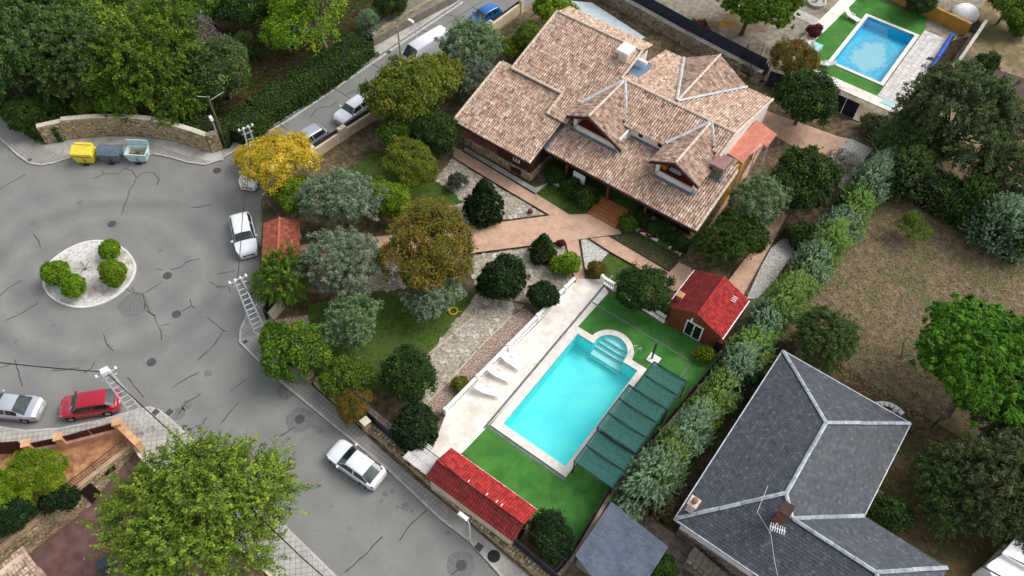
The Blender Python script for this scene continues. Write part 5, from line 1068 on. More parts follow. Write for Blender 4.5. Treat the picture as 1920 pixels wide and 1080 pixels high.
m_wat = MWater('pool_water', (.72, .985, .99, 1)); m_wat2 = MWater('pool_water_blue', (.3, .86, .98, 1))
m_liner = M('pale_pool_liner', srgb(120, 240, 242), srgb(150, 248, 246), .35, .6); m_stepw = M('white_pool_steps', srgb(220, 244, 244), srgb(234, 250, 250), 1, .6); m_cop = M('pool_coping_stone', srgb(216, 208, 198), srgb(234, 228, 220), 2.2, .7, .3, .1, 16)
m_gline = M('grey_drain_slot', srgb(96, 100, 102), srgb(120, 124, 126), 4, .7)
def basin(t, outline, depth, wm, cop_out, lv=.02, m_l=m_liner):
    x = MB(); x.prism(outline, None, -depth); 
    n = len(outline); ar = sum(outline[i].x * outline[(i + 1) % n].y - outline[(i + 1) % n].x * outline[i].y for i in range(n)); fs = []
    for i in range(n): q = (i, (i + 1) % n, n + (i + 1) % n, n + i); fs.append(q[::-1] if ar > 0 else q)
    x.add([Z(p, -depth) for p in outline] + [Z(p, .17) for p in outline], fs); x.build('basin', m_l, t)
    o = MB().prism(outline, None, lv).build('water', wm, t); MB().prism(cop_out, .02, .21, [outline]).build('coping', m_cop, t); return o
WL = pool_outline(0, 1.35); u_in = uq(WL)
cu = [(20.76, -16.0), (20.76, -9.42), (31.6, -9.42), (31.6, -10.75)] + arc(31.35, -12.55, 1.83, .13 * math.pi + .95, -.13 * math.pi - .95, 16)[0:0] + arc(31.35, -12.55, 1.83, math.acos(.25 / 1.83), -math.acos(.25 / 1.83), 18) + [(31.6, -16.0)]
t = thing('swimming_pool', 'large turquoise swimming pool with rounded steps and pale stone edge', 'pool', Q(26, -12.6, 0)); basin(t, u_in, 1.5, m_wat, uq(cu))
for i in range(4):
    r = 1.36; lim = 31.05 + (i) * .36; a = math.acos(max(-1, min(1, (lim - 31.35) / r))); pts = [(lim, -12.55 + r * math.sin(a))] + arc(31.35, -12.55, r, a, -a, 12) if i else [(30.75, -13.85), (30.75, -11.25)] + arc(31.35, -12.55, r, math.pi / 2, -math.pi / 2, 14)
    MB().prism(uq(pts), -1.45, -.95 + i * .24, tint=.5).build('step', m_stepw, t); u_ = 30.75 if i == 0 else lim; hv = 1.28 if i == 0 else r * math.sin(a) * .97
    MB().ubox(u_ - .04, u_ + .02, -12.55 - hv, -12.55 + hv, -.95 + i * .24 - .06, -.95 + i * .24 + .012).build('step_nosing', M('teal_step_line', srgb(90, 180, 180), None, rough=.6) if 'teal_step_line' not in MATS else MATS['teal_step_line'], t)
setting('drain_channel', MB().ubox(20.3, 37.5, -16.32, -16.14, .1, .146).ubox(20.5, 20.68, -16.3, -9.3, .1, .148).ubox(34.2, 34.32, -16.1, -7.0, .1, .146).ubox(31.6, 34.3, -7.1, -6.98, .1, .146), m_gline)
t = thing('pool_shower', 'black upright shower post on a white slab beside the pool', 'shower', Q(32.6, -9.7, .14)); MB().ubox(32.3, 33.1, -9.9, -9.0, .13, .19).build('base_slab', m_porc, t); c = Q(32.65, -9.6, 0); MB().box(c.x, c.y, 1.2, .12, .1, 2.1, .3).build('post', m_blk, t)
t = thing('pool_ladder', 'steel ladder rails at the rounded end of the pool', 'ladder', Q(32.4, -11.0, .2))
for dv in (0, .4): MB().tube([Q(32.0, -11.2 + dv, -.2), Q(32.0, -11.2 + dv, .75), Q(32.3, -11.1 + dv, .95), Q(32.6, -11.0 + dv, .75), Q(32.6, -11.0 + dv, .2)], .025, 6).build('rail', m_galv, t)
# second pool
t = thing('neighbour_pool', 'blue rectangular pool with a cloudy pale patch in the far garden', 'pool', Q(78.7, -10.4, 0))
m, n, l, b, out = newmat('cloudy_pool_liner'); v_ = vecpos(n, l); c0 = Q(78.9, -10.5, -1.2); sb = n.new('ShaderNodeVectorMath'); sb.operation = 'SUBTRACT'; l.new(v_, sb.inputs[0]); sb.inputs[1].default_value = c0
mp = n.new('ShaderNodeMapping'); mp0 = n.new('ShaderNodeMapping'); mp0.inputs['Rotation'].default_value = (0, 0, -A55); l.new(sb.outputs[0], mp0.inputs[0]); mp.inputs['Scale'].default_value = (.21, .36, 0); l.new(mp0.outputs[0], mp.inputs[0])
ln = n.new('ShaderNodeVectorMath'); ln.operation = 'LENGTH'; l.new(mp.outputs[0], ln.inputs[0]); dd2 = math_(n, l, 'ADD', ln.outputs['Value'], math_(n, l, 'MULTIPLY_ADD', noise(n, l, v_, 1.3, 6, .7), 1.0, -.5))
r = ramp(n, [(.0, srgb(220, 228, 226)), (.5, srgb(206, 226, 228)), (.68, srgb(80, 196, 226)), (.78, srgb(150, 216, 230)), (.88, srgb(76, 208, 238)), (1, srgb(64, 206, 238))]); l.new(dd2, r.inputs[0]); l.new(r.outputs[0], b.inputs['Base Color'])
P2o = [Q(74.0, -13.0), Q(74.0, -7.85), Q(83.4, -7.85), Q(83.4, -13.0)]; basin(t, P2o, 1.0, m_wat2 if 0 else MWater('pool_water_pale', (.74, .95, .985, 1)), [Q(73.65, -13.4), Q(73.65, -7.45), Q(83.75, -7.45), Q(83.75, -13.4)], m_l=m)
setting('neighbour_turf', MB().prism([Q(71.9, -16.2), Q(71.9, -7.5), Q(72.5, -7.4), Q(85.5, -7.4), Q(87.2, -8), Q(87.2, -15.2), Q(72, -16.2)], None, .13, [P2(.3)]), MATS['artificial_turf'])
setting('neighbour_deck_strip', MB().prism([Q(70.6, -14), Q(70.6, -4.7), Q(71.9, -4.7), Q(71.9, -14)], .05, .145).prism([Q(71.5, -17.4), Q(72.5, -16.1), Q(87, -15.1), Q(87, -16.5)], .05, .145), m_deck)
host = setting('neighbour_deck', MB().prism([Q(71.95, -7.35), Q(71.95, -4.7), Q(85, -4.7), Q(85, -7.35)], .05, .14), M('deck_joint', srgb(150, 142, 132))); box = []; rnd = random.Random(9)
m_dt = M('pale_deck_tile', srgb(226, 226, 226), srgb(255, 255, 255), 2, .7, .25, .1, 20, tint=[srgb(206, 200, 194), srgb(226, 220, 214), srgb(216, 212, 206)])
for i in range(26):
    for j in range(5): box.append((i, MB().ubox(71.97 + i * .5, 71.97 + (i + 1) * .5 - .03, -7.33 + j * .525, -7.33 + (j + 1) * .525 - .03, .12, .15 + rnd.uniform(0, .005), rnd.random())))
pieces('deck_tile', box, m_dt, host)
# ---------------------------------------------------------------- pool furniture
def lounger(label, px, py, ang, grp='white plastic loungers'):
    t = thing('sun_lounger', label, 'sun lounger', (0, 0, 0), grp)
    MB().box(.35, 0, .32, 1.25, .62, .06).build('seat', m_purew, t); a = .55; x = MB(); x.hexa([Vector((-.28, -.31, .3)), Vector((-.28, .31, .3)), Vector((-.9, .31, .7)), Vector((-.9, -.31, .7))][::-1], [Vector((-.26, -.31, .36)), Vector((-.26, .31, .36)), Vector((-.87, .31, .76)), Vector((-.87, -.31, .76))][::-1]); x.build('backrest', m_purew, t)
    for sx in (-.2, .85):
        for sy in (-.27, .27): MB().tube([(sx, sy, .3), (sx + (.08 if sx > 0 else -.14), sy * 1.15, 0)], .03, 5).build('leg', m_purew, t)
    for sy in (-.34, .34): MB().box(-.05, sy, .45, .5, .06, .05).build('armrest', m_purew, t)
    c = G(px, py, .3); t.location = (c.x, c.y, .15); t.rotation_euler = (0, 0, ang); return t
l1 = lounger('white plastic lounger nearest to the pool steps end of the deck', 957, 678, -.62)
for lb, px, py, a in (('white plastic lounger in the middle of the three on the pale deck', 935, 703, -.45), ('white plastic lounger nearest to the red shed on the pale deck', 914, 734, -.25), ('white lounger on the artificial lawn of the far garden, upper left of its pool', 1596, 33, -.85), ('white lounger at the lower left corner of the far pool', 1548, 122, 2.9)):
    c_ = copy_tree(l1); c_['label'] = lb; q = G(px, py, .3); c_.location = (q.x, q.y, .15); c_.rotation_euler = (0, 0, a)
def balustrade(lb, a, b, z=.12):
    A, B = Q(*a, z), Q(*b, z); t = thing('balustrade', lb, 'balustrade', A, 'white garden balustrades'); L = (B - A).length; d = (B - A) / L
    seg_wall(x := MB(), A, B, z, z + .12, .24); x.build('plinth', m_purew, t); seg_wall(x := MB(), A, B, z + .72, z + .84, .24); x.build('handrail', m_purew, t)
    n = int(L / .22); me = MB().lathe([(.05, 0), (.05, .04), (.03, .08), (.07, .22), (.06, .3), (.03, .45), (.05, .55), (.05, .6)], 0, 0, 0, 8).mesh('baluster', m_purew, smooth=True)
    for i in range(n):
        if i % 16 == 0: p = A + d * (L * (i + .5) / n); MB().box(p.x, p.y, z + .46, .26, .26, .95, A55).build('pier', m_purew, t); continue
        p = A + d * (L * (i + .5) / n); o = bpy.data.objects.new('baluster', me); COL.objects.link(o); o.parent = t; o.location = Vector((p.x, p.y, z + .12)) - A
balustrade('long white balustrade between the pale deck and the pink gravel bed', (19.4, -19.15), (34.9, -18.3)); balustrade('short white balustrade behind the loose green shrub by the red hut', (36.4, -16.7), (36.1, -10.5))
t = thing('shade_canopy', 'green mesh shade canopy in stepped panels along the pool', 'canopy', Q(26, -7.6, 0))
m_mesh, n, l, b, out = newmat('green_shade_net'); v_ = vecpos(n, l); r = ramp(n, [(.35, srgb(14, 66, 62)), (.7, srgb(48, 108, 100))]); l.new(noise(n, l, v_, 7, 5, .8), r.inputs[0]); l.new(r.outputs[0], b.inputs['Base Color']); b.inputs['Roughness'].default_value = .8
tr = n.new('ShaderNodeBsdfTransparent'); mx = n.new('ShaderNodeMixShader'); mx.inputs[0].default_value = .14; l.new(b.outputs[0], mx.inputs[1]); l.new(tr.outputs[0], mx.inputs[2]); l.new(mx.outputs[0], out.inputs[0])
m_gfr = M('dark_green_frame', srgb(22, 44, 46), srgb(30, 54, 56), 3, .6)
us = [21.2, 24.2, 28.45, 31.3]; vs_ = [(-9.3, -6.15), (-9.42, -6.2), (-9.0, -6.15)]; zz = [2.2, 2.35, 2.2]
for i in range(3):
    u0, u1, (v0, v1), z = us[i], us[i + 1], vs_[i], zz[i]; nb = 2 if i != 1 else 3
    for j in range(nb):
        a, bb = u0 + (u1 - u0) * j / nb, u0 + (u1 - u0) * (j + 1) / nb; k = 6; x = MB()
        for q in range(k):
            w0, w1 = v0 + (v1 - v0) * q / k, v0 + (v1 - v0) * (q + 1) / k; g = lambda w: z + .03 - .12 * math.sin(math.pi * (w - v0) / (v1 - v0))
            x.add([Q(a, w0, g(w0)), Q(a, w1, g(w1)), Q((a + bb) / 2, w1, g(w1) - .06), Q((a + bb) / 2, w0, g(w0) - .06), Q(bb, w1, g(w1)), Q(bb, w0, g(w0))], [(0, 1, 2, 3), (3, 2, 4, 5)])
        fixup(x).build('net_panel', m_mesh, t, smooth=False); MB().ubox(a, a + .07, v0, v1, z - .0, z + .06).build('crossbar', m_gfr, t)
    MB().ubox(u1 - .07, u1, v0, v1, z, z + .06).build('crossbar', m_gfr, t)
    for vv in (v0, v1 - .06): MB().ubox(u0, u1, vv, vv + .06, z + .004, z + .064).build('side_beam', m_gfr, t)
    for uu in (u0 + .1, u1 - .2):
        for vv in (v0 + .02, v1 - .1): MB().ubox(uu, uu + .07, vv, vv + .07, .13, z).build('post', m_gfr, t)
# hose, planters, trampoline, swing, pool 2 extras
t = thing('garden_hose', 'coiled yellow hose on the lawn beside the pruned olive', 'hose', G(849, 584, .15)); c = G(849, 584, .15); x = MB()
for k_, (r_, h_) in enumerate(((.32, 0), (.37, .03), (.3, .06), (.35, .09))): x.tube([(c.x + r_ * math.cos(q / 16 * 2 * math.pi) + k_ * .02, c.y + r_ * math.sin(q / 16 * 2 * math.pi), .17 + h_) for q in range(17)], .025, 5)
x.tube([(c.x + .35, c.y, .17), G(868, 585, .17), G(880, 594, .17)], .02, 5); x.build('coil', M('yellow_hose', srgb(206, 196, 46), None, rough=.5), t)
m_flw = MLeaf('red_flowers', [srgb(60, 70, 30), srgb(120, 30, 40), srgb(170, 50, 60)])
for i, (px, py, lb) in enumerate(((1043, 343, 'white trough planter with red flowers below the vine hedge'), (1068, 357, 'white trough planter to the right of the one with red flowers'), (1203, 436, 'white trough planter on the terrace edge right of the steps'), (1222, 446, 'second white trough planter right of the steps'), (1266, 470, 'white trough planter nearest to the tiled house corner'))):
    c = G(px, py, .35); t = thing('trough_planter', lb, 'planter', Z(c, .14), 'white trough planters'); x = MB(); x.box(c.x, c.y, .3, 1.1, .32, .32, -math.radians(35), .5, 1.08); x.build('trough', m_purew, t); x = MB(); [x.box(c.x + random.uniform(-.45, .45) * .82, c.y - random.uniform(-.45, .45) * .0 + random.uniform(-.08, .08) , .5 + random.uniform(0, .12), .14, .1, .08, random.uniform(0, 3), random.random()) for _ in range(26)]; x.build('plants', m_flw, t)
t = thing('trampoline', 'round trampoline with black safety net in the garden behind the house', 'trampoline', G(1412, 128)); c = G(1412, 130, .5); MB().lathe([(1.5, 0), (1.5, .08), (1.3, .09)], c.x, c.y, .75, 20).build('mat', m_blk, t)
for i in range(6):
    a = i * math.pi / 3; MB().tube([(c.x + 1.55 * math.cos(a), c.y + 1.55 * math.sin(a), 0), (c.x + 1.55 * math.cos(a), c.y + 1.55 * math.sin(a), 2.6)], .035, 5).build('pole', m_blk, t)
mn, n, l, b, out = newmat('black_net'); tr = n.new('ShaderNodeBsdfTransparent'); mx = n.new('ShaderNodeMixShader'); mx.inputs[0].default_value = .75; b.inputs['Base Color'].default_value = (.01, .01, .012, 1); l.new(b.outputs[0], mx.inputs[1]); l.new(tr.outputs[0], mx.inputs[2]); l.new(mx.outputs[0], out.inputs[0])
x = MB(); x.add([(c.x + 1.55 * math.cos(i * math.pi / 9), c.y + 1.55 * math.sin(i * math.pi / 9), z) for z in (.85, 2.5) for i in range(18)], [(i, (i + 1) % 18, 18 + (i + 1) % 18, 18 + i) for i in range(18)]); x.build('safety_net', mn, t)
t = thing('play_tower', 'wooden play tower with an orange roof board under the top pine', 'play tower', G(1355, 75)); m_or = M('orange_board', srgb(206, 146, 54), srgb(220, 162, 72), 3, .7); c = G(1361, 44, 2.2); MB().box(c.x, c.y, 2.2, 1.3, .9, .08, -.2).build('roof_board', m_or, t)
for sx, sy in ((-.6, -.4), (.6, -.4), (-.6, .4), (.6, .4)): MB().tube([(c.x + sx * 1.2, c.y + sy * 2.2 - .4, 0), (c.x + sx, c.y + sy, 2.15)], .05, 5).build('leg', M('light_wood', srgb(176, 140, 88), srgb(192, 158, 106), 5) if 'light_wood' not in MATS else MATS['light_wood'], t)
t = thing('cover_roller', 'blue pool cover rolled on its stand at the right edge of the far deck', 'pool cover', Q(82, -4.7, .2)); MB().tube([Q(78.8, -4.6, .6), Q(82, -4.6, .6), Q(85.3, -4.7, .6)], [.2, .24, .2], 10).build('roll', M('blue_cover', srgb(22, 70, 160), srgb(34, 90, 186), 2, .5), t)
for u_ in (78.9, 85.2): MB().ubox(u_, u_ + .08, -4.8, -4.4, .1, .6).build('stand', m_blk, t)
t = thing('pump_box', 'light blue pump box on the artificial lawn left of the far pool', 'box', Q(74.5, -15.2, .1)); MB().ubox(73.9, 75.3, -15.9, -14.7, .13, .6).build('lid', M('aqua_box', srgb(150, 206, 210), srgb(166, 216, 220), 2, .5), t); MB().ubox(73.5, 73.9, -15.8, -14.8, .13, .45).build('step', m_purew, t)
o = MB().ubox(71.2, 71.9, -6.7, -5.5, .15, .18).build('aqua_mat', MATS['aqua_box']); props(o, 'pale aqua mat lying at the lower corner of the far pool deck', 'mat')
o = MB().ubox(86.3, 88.2, -15.5, -14.2, .2, 1.2).build('pool_hut', m_purew); props(o, 'small white pool cabin at the top edge of the far garden', 'cabin')
t = thing('ochre_wall', 'ochre painted wall behind the far pool', 'wall', Q(88, -9, 0)); x = MB(); seg_wall(x, Q(88.2, -14.4), Q(87, -3.6), 0, 1.5, .3); x.build('wall', m_ochre, t)
for i in range(10): q = Q(88.2, -14.4).lerp(Q(87, -3.6), (i + .5) / 10); MB().box(q.x, q.y, .78, .06, .36, 1.56, A55).build('joint_strip', m_cap, t)
t = thing('side_wall_far', 'pale capped wall running down the right side of the far pool garden', 'wall', G(1760, 120)); t.name = 'garden_side_wall'; P = GP([(1836, 62), (1790, 130), (1745, 180), (1712, 212)], .1); x = MB(); y = MB()
for a, b in zip(P, P[1:]): seg_wall(x, a, b, 0, 1.7, .25); seg_wall(y, a, b, 1.7, 1.78, .32)
x.build('wall', m_stonegrey, t); y.build('coping', m_conc, t)
setting('dark_strip', MB().prism([Q(71.5, -4.6), Q(84.8, -4.6), Q(87, -3.2), Q(70, -3.4)], None, .11), MATS['bare_dark_earth'])
setting('grey_driveway', MB().prism(GP([(1800, 100), (1850, 110), (1800, 180), (1750, 215), (1725, 215)], .1), None, .1), M('dark_paving', srgb(84, 78, 74), srgb(108, 102, 96), 2, .9, .1, .3, 9))
setting('far_lane', MB().prism(GP([(1700, -5), (1840, 40), (1836, 62), (1690, 20)], .1), None, .1), M('dark_dirt_lane', srgb(56, 50, 46), srgb(76, 68, 62), 2, .95, .1, .4, 9))
t = thing('dark_roof_building', 'low building with a dark rusty roof at the right edge', 'building', G(1890, 150)); P = GP([(1868, 130), (1960, 160), (1940, 230), (1862, 180)], 2.4); x = MB().prism(P, 0, 2.3); x.build('wall', m_creamw, t); MB().prism([p + (p - P[0]) * .05 for p in P], 2.3, 2.42).build('roof', M('dark_rusty_roof', srgb(58, 54, 58), srgb(96, 66, 54), .9, .8), t)
o = MB().prism(GP([(1880, 178), (1960, 190), (1960, 245), (1885, 225)], 1.2), 1.1, 1.2).build('grey_roof_sheet', M('silver_sheet', srgb(112, 120, 132), srgb(150, 156, 164), 3, .5)); props(o, 'silver grey roof sheet behind the dark pine at the right edge', 'roof'); MB().prism(GP([(1884, 182), (1960, 194), (1960, 240), (1889, 222)], 1.0), 0, 1.09).build('wall', m_conc, o); 
t = thing('white_greenhouse', 'white glazed conservatory roof in the bottom right corner', 'conservatory', G(1900, 1040)); P = GP([(1850, 1060), (1880, 1035), (1960, 950), (1960, 1130), (1870, 1100)], 2.0)
MB().prism(P, 0, 2.0).build('wall', m_purew, t); MB().prism(GP([(1878, 1038), (1962, 946), (1970, 1090)], 2.3), 2.01, 2.3).build('roof', m_purew, t)
for a, b in (((1842, 1062), (1878, 1038)), ((1878, 1038), (1965, 1080)), ((1842, 1062), (1930, 1110))): MB().tube([G(*a, 2.25), G(*b, 2.35)], .05, 5).build('frame', m_blk, t)
t = thing('white_tarp_boat', 'white domed cover at the top right corner', 'cover', G(1815, 30)); t.name = 'white_dome_cover'; c = G(1812, 22, .6); MB().lathe([(1.4, 0), (1.35, .5), (1.0, .9), (.4, 1.1)], c.x, c.y, .1, 16).build('dome', m_purew, t, smooth=True)
setting('pale_path', MB().prism(GP([(1465, 18), (1478, 8), (1550, 42), (1540, 55)], .13), None, .13), m_conc)
t = thing('stone_fountain', 'round white garden fountain at the top edge of the far garden', 'fountain', G(1530, 5)); c = G(1530, 6, .1); MB().lathe([(1.0, 0), (1.05, .35), (.85, .36), (.8, .2), (.15, .2), (.1, .8), (.35, .85)], c.x, c.y, .1, 14).build('bowl', m_conc, t)
t = thing('covered_barbecue', 'dark grey covered barbecue on the driveway beside the big tree', 'barbecue', G(196, 1058, -2)); c = G(196, 1058, -1.7); x = MB(); x.box(c.x, c.y, -1.9, 1.1, .8, 1.0, .7, .5, .8, .05); x.build('cover', M('grey_cover', srgb(58, 70, 74), srgb(78, 90, 94), 5, .7), t)
for sx in (-.4, .4): MB().tube([(c.x + sx, c.y, -2.4), (c.x + sx, c.y, -2.0)], .1, 6).build('leg', m_blk, t)
t = thing('rattan_ball', 'dark red ornamental pot on the stone paving by the brick path', 'pot', G(994, 397)); c = G(994, 399, .14); MB().lathe([(.16, 0), (.24, .2), (.18, .36)], c.x, c.y, .15, 12).build('pot', M('wine_pot', srgb(92, 40, 40), srgb(110, 54, 50), 8), t); t.name = 'garden_pot'
t = thing('bench', 'white curved stone bench behind the slate house', 'bench', G(1660, 760)); c = G(1661, 762, .4); x = MB()
for i in range(8): a = 2.4 - i * .26; x.box(c.x - .2 + 1.4 * math.cos(a), c.y - 1.2 + 1.4 * math.sin(a), .45, .42, .35, .1, a + 1.57)
x.build('seat', m_purew, t); MB().box(c.x - .9, c.y - .2, .2, .3, .3, .4).build('leg', m_purew, t); MB().box(c.x + .7, c.y - .2, .2, .3, .3, .4).build('leg', m_purew, t); t.name = 'stone_bench'
o = thing('table_and_steps', 'x', 'x') if False else None
# ================================================================ VEGETATION
def leaf_mesh(name, C, N, D, size, aspect, tint):
    """one diamond leaf (or leaf tuft) per row: centre, normal, long axis"""
    n = len(C); N = N / np.linalg.norm(N, axis=1, keepdims=True); D = D - N * (D * N).sum(1, keepdims=True); D /= np.linalg.norm(D, axis=1, keepdims=True) + 1e-9
    Sx = np.cross(N, D); s = size[:, None]; V = np.empty((n, 4, 3)); V[:, 0] = C + D * s; V[:, 1] = C + Sx * s * aspect + D * s * .1; V[:, 2] = C - D * s; V[:, 3] = C - Sx * s * aspect + D * s * .1
    V[:, 0] -= N * s * .25; V[:, 2] -= N * s * .25
    me = bpy.data.meshes.new(name); me.vertices.add(n * 4); me.vertices.foreach_set('co', V.reshape(-1).astype(np.float32)); me.loops.add(n * 4); me.loops.foreach_set('vertex_index', np.arange(n * 4, dtype=np.int32))
    me.polygons.add(n); me.polygons.foreach_set('loop_start', np.arange(0, n * 4, 4, dtype=np.int32)); me.polygons.foreach_set('loop_total', np.full(n, 4, dtype=np.int32))
    me.update(calc_edges=True); at = me.attributes.new('tint', 'FLOAT', 'FACE'); at.data.foreach_set('value', np.clip(tint, 0, 1).astype(np.float32)); return me
def sph(rng, n):
    v = rng.normal(size=(n, 3)); return v / np.linalg.norm(v, axis=1, keepdims=True)
CH = 1.05      # crown centre height in crown radii
def crown(name, seed, nl=16, lr=(.3, .5), spread=.62, sq=.8, nc=380, per=55, cr=.1, el=0.0, ls=.045, asp=.5, up=.5, shape='ball', droop=0, rag=0., loose=1.0, ch=CH, low=-.35):
    rng = np.random.default_rng(seed); L = sph(rng, nl); L[:, 2] = np.abs(L[:, 2]) * 1.0 - .25; rad = rng.uniform(*lr, nl); cen = L * spread * np.array([1, 1, sq]) * rng.uniform(.75, 1.1, (nl, 1))
    cen = np.vstack([cen, [[0, 0, 0]]]); rad = np.append(rad, .62 * sq)
    if shape in ('cone', 'column'):
        H = 2.3 if shape == 'cone' else 2.2; z = rng.random(nc * 2) ** (1.35 if shape == 'cone' else 1) * H; th = rng.random(nc * 2) * 2 * math.pi
        prof = (1 - z / H) ** .75 * np.minimum(1, .55 + z * 1.2) if shape == 'cone' else np.clip(np.minimum(1, .6 + z) * np.sqrt(np.clip(1 - (z / H) ** 2.2, 0, 1)), .0, 1); rr = prof * (.9 + rng.normal(size=len(z)) * .1 + (.1 if shape == 'cone' else .2) * np.sin(th * 5 + z * 4)); P = np.stack([rr * np.cos(th), rr * np.sin(th), z], 1)
        Nn = np.stack([np.cos(th), np.sin(th), .45 + (z / H) ** 3 * 2.0], 1); P, Nn = P[:nc], Nn[:nc]
    else:
        k = rng.choice(len(rad), nc * 5, p=rad ** 2 / (rad ** 2).sum()); d = sph(rng, nc * 5); P = cen[k] + d * rad[k][:, None] * np.array([1, 1, .92]); keep = d[:, 2] > low
        for j in range(len(rad)):
            q = np.linalg.norm((P - cen[j]) / np.array([1, 1, .92]), axis=1) < rad[j] * (.9 - rag * .4); q &= k != j; keep &= ~q
        P, Nn = P[keep][:nc], d[keep][:nc]; P = P + np.array([0, 0, ch]) + d[keep][:nc] * ((rng.random((len(P), 1)) < .22) * rng.random((len(P), 1)) * .16 * (1 + rag))
        if shape == 'layer': P[:, 2] = np.round((P[:, 2] - 0) / .22) * .22 + rng.normal(size=len(P)) * .03
    n = len(P); Nn = Nn / np.linalg.norm(Nn, axis=1, keepdims=True); ct = rng.normal(.5, .27, n)
    idx = np.repeat(np.arange(n), per); m = len(idx); outd = Nn + rng.normal(size=Nn.shape) * .35 + np.array([0, 0, up * .6 - droop]); outd /= np.linalg.norm(outd, axis=1, keepdims=True)
    t = rng.random(m); off = rng.normal(size=(m, 3)) * cr * (1 - .75 * t * (el > 0))[:, None]; off -= Nn[idx] * (off * Nn[idx]).sum(1, keepdims=True) * (.5 if el == 0 else .2)
    C = P[idx] + off * loose + outd[idx] * (t * el)[:, None]; C[:, 2] -= droop * (t ** 2) * el * .8
    Nl = Nn[idx] * .6 + np.array([0, 0, up]) + rng.normal(size=(m, 3)) * .55; D = (outd[idx] * 1.2 + rng.normal(size=(m, 3)) * (.7 if el else 1.5)); sz = ls * rng.uniform(.6, 1.35, m)
    tint = ct[idx] * .62 + rng.random(m) * .38 + (t - .4) * .3 * (el > 0)
    C[:, 2] = np.maximum(C[:, 2], .02)
    me = leaf_mesh(name, C, Nl, D, sz, asp, tint); return me, cen + np.array([0, 0, ch]), rad
def trunk_mesh(name, cen, rad, seed, r0=.055, m=None, n=9, bare=False, lean=(0, 0)):
    rng = random.Random(seed); x = MB(); top = Vector((lean[0], lean[1], .55)); x.tube([(0, 0, -.02), (lean[0] * .3, lean[1] * .3, .25), top], [r0 * 1.3, r0, r0 * .85], 7)
    for i in range(min(n, len(cen) - 1)):
        c = Vector(cen[i]); mid = top.lerp(c, .5) + Vector((rng.uniform(-.06, .06), rng.uniform(-.06, .06), .05)); x.tube([top - Vector((0, 0, .05)), mid, c], [r0 * .55, r0 * .35, r0 * .14], 5)
        for j in range(4):
            e = c + Vector((rng.uniform(-1, 1), rng.uniform(-1, 1), rng.uniform(-.1, .9))).normalized() * rad[i] * (.95 if not bare else 1.1); x.tube([mid.lerp(c, rng.random()), c.lerp(e, .5) + Vector((0, 0, .03)), e], [r0 * .2, r0 * .12, r0 * .04], 4)
    return x.mesh(name, m)
m_bark = M('grey_brown_bark', srgb(70, 58, 46), srgb(108, 94, 78), 6, .95); m_barkl = M('pale_bark', srgb(128, 120, 108), srgb(160, 152, 140), 6, .95)
K = {}
def kind(key, m_trunk=m_bark, r0=.055, nb=9, lean=(0, 0), bare=False, **kw):
    me, cen, rad = crown(key + '_crown', len(K) + 11, **kw); K[key] = (me, trunk_mesh(key + '_trunk', cen, rad, len(K), r0, m_trunk, nb, bare, lean), kw.get('ch', CH), kw.get('shape', 'ball'))
kind('broad', nc=430, per=58, ls=.042, cr=.085, rag=.3)
kind('broad2', nc=420, per=58, ls=.05, cr=.085, nl=20, lr=(.24, .42), spread=.7, rag=.4)
kind('autumn', nc=560, per=56, ls=.028, cr=.07, nl=24, lr=(.22, .36), spread=.72, rag=.5, sq=.75)
kind('olive', nc=620, per=46, ls=.034, asp=.26, cr=.06, el=.13, nl=20, lr=(.26, .4), spread=.68, up=.8, rag=.4)
kind('olive2', nc=560, per=46, ls=.036, asp=.26, cr=.06, el=.17, nl=14, lr=(.3, .44), spread=.62, up=.6, rag=.4, droop=.25)
kind('ball', nc=520, per=34, ls=.05, asp=.6, cr=.07, nl=12, lr=(.36, .5), spread=.46, sq=1.0, ch=.9, low=-.8)
kind('bush', nc=300, per=36, ls=.065, asp=.5, cr=.1, nl=12, lr=(.3, .46), spread=.58, sq=.85, ch=.72, low=-.8, rag=.3)
kind('sprig', nc=260, per=34, ls=.07, asp=.3, cr=.05, el=.3, nl=10, lr=(.3, .42), spread=.5, sq=.85, ch=.7, up=.9, rag=.5)
kind('cone', nc=620, per=30, ls=.055, asp=.45, cr=.06, el=.1, shape='cone', up=.3)
kind('column', nc=760, per=40, ls=.046, asp=.22, cr=.035, el=.5, shape='column', up=.7)
kind('conifer', nc=900, per=44, ls=.036, asp=.3, cr=.05, el=.22, nl=22, lr=(.25, .42), spread=.68, sq=1.0, droop=.35, up=.2, rag=.5, shape='layer')
kind('pine', nc=2600, per=34, ls=.036, asp=.3, cr=.03, el=.03, nl=44, lr=(.15, .26), spread=.86, sq=.42, up=.9, rag=.2, r0=.05, lean=(.0, .0), low=-.2)
kind('elm', nc=2000, per=42, ls=.021, asp=.42, cr=.035, el=.24, nl=26, lr=(.22, .36), spread=.74, sq=.75, droop=.1, up=.3, rag=.6, r0=.05)
kind('feather', nc=420, per=46, ls=.035, asp=.35, cr=.05, el=.28, nl=14, lr=(.26, .4), spread=.62, sq=.7, droop=.3, up=.3, rag=.6)
kind('sparse', m_trunk=m_barkl, nb=14, nc=210, per=34, ls=.034, cr=.08, nl=18, lr=(.26, .4), spread=.75, rag=.6, r0=.045, bare=True)
L3 = lambda a, b, c, d=None: [srgb(*a), srgb(*b), srgb(*c)] + ([srgb(*d)] if d else [])
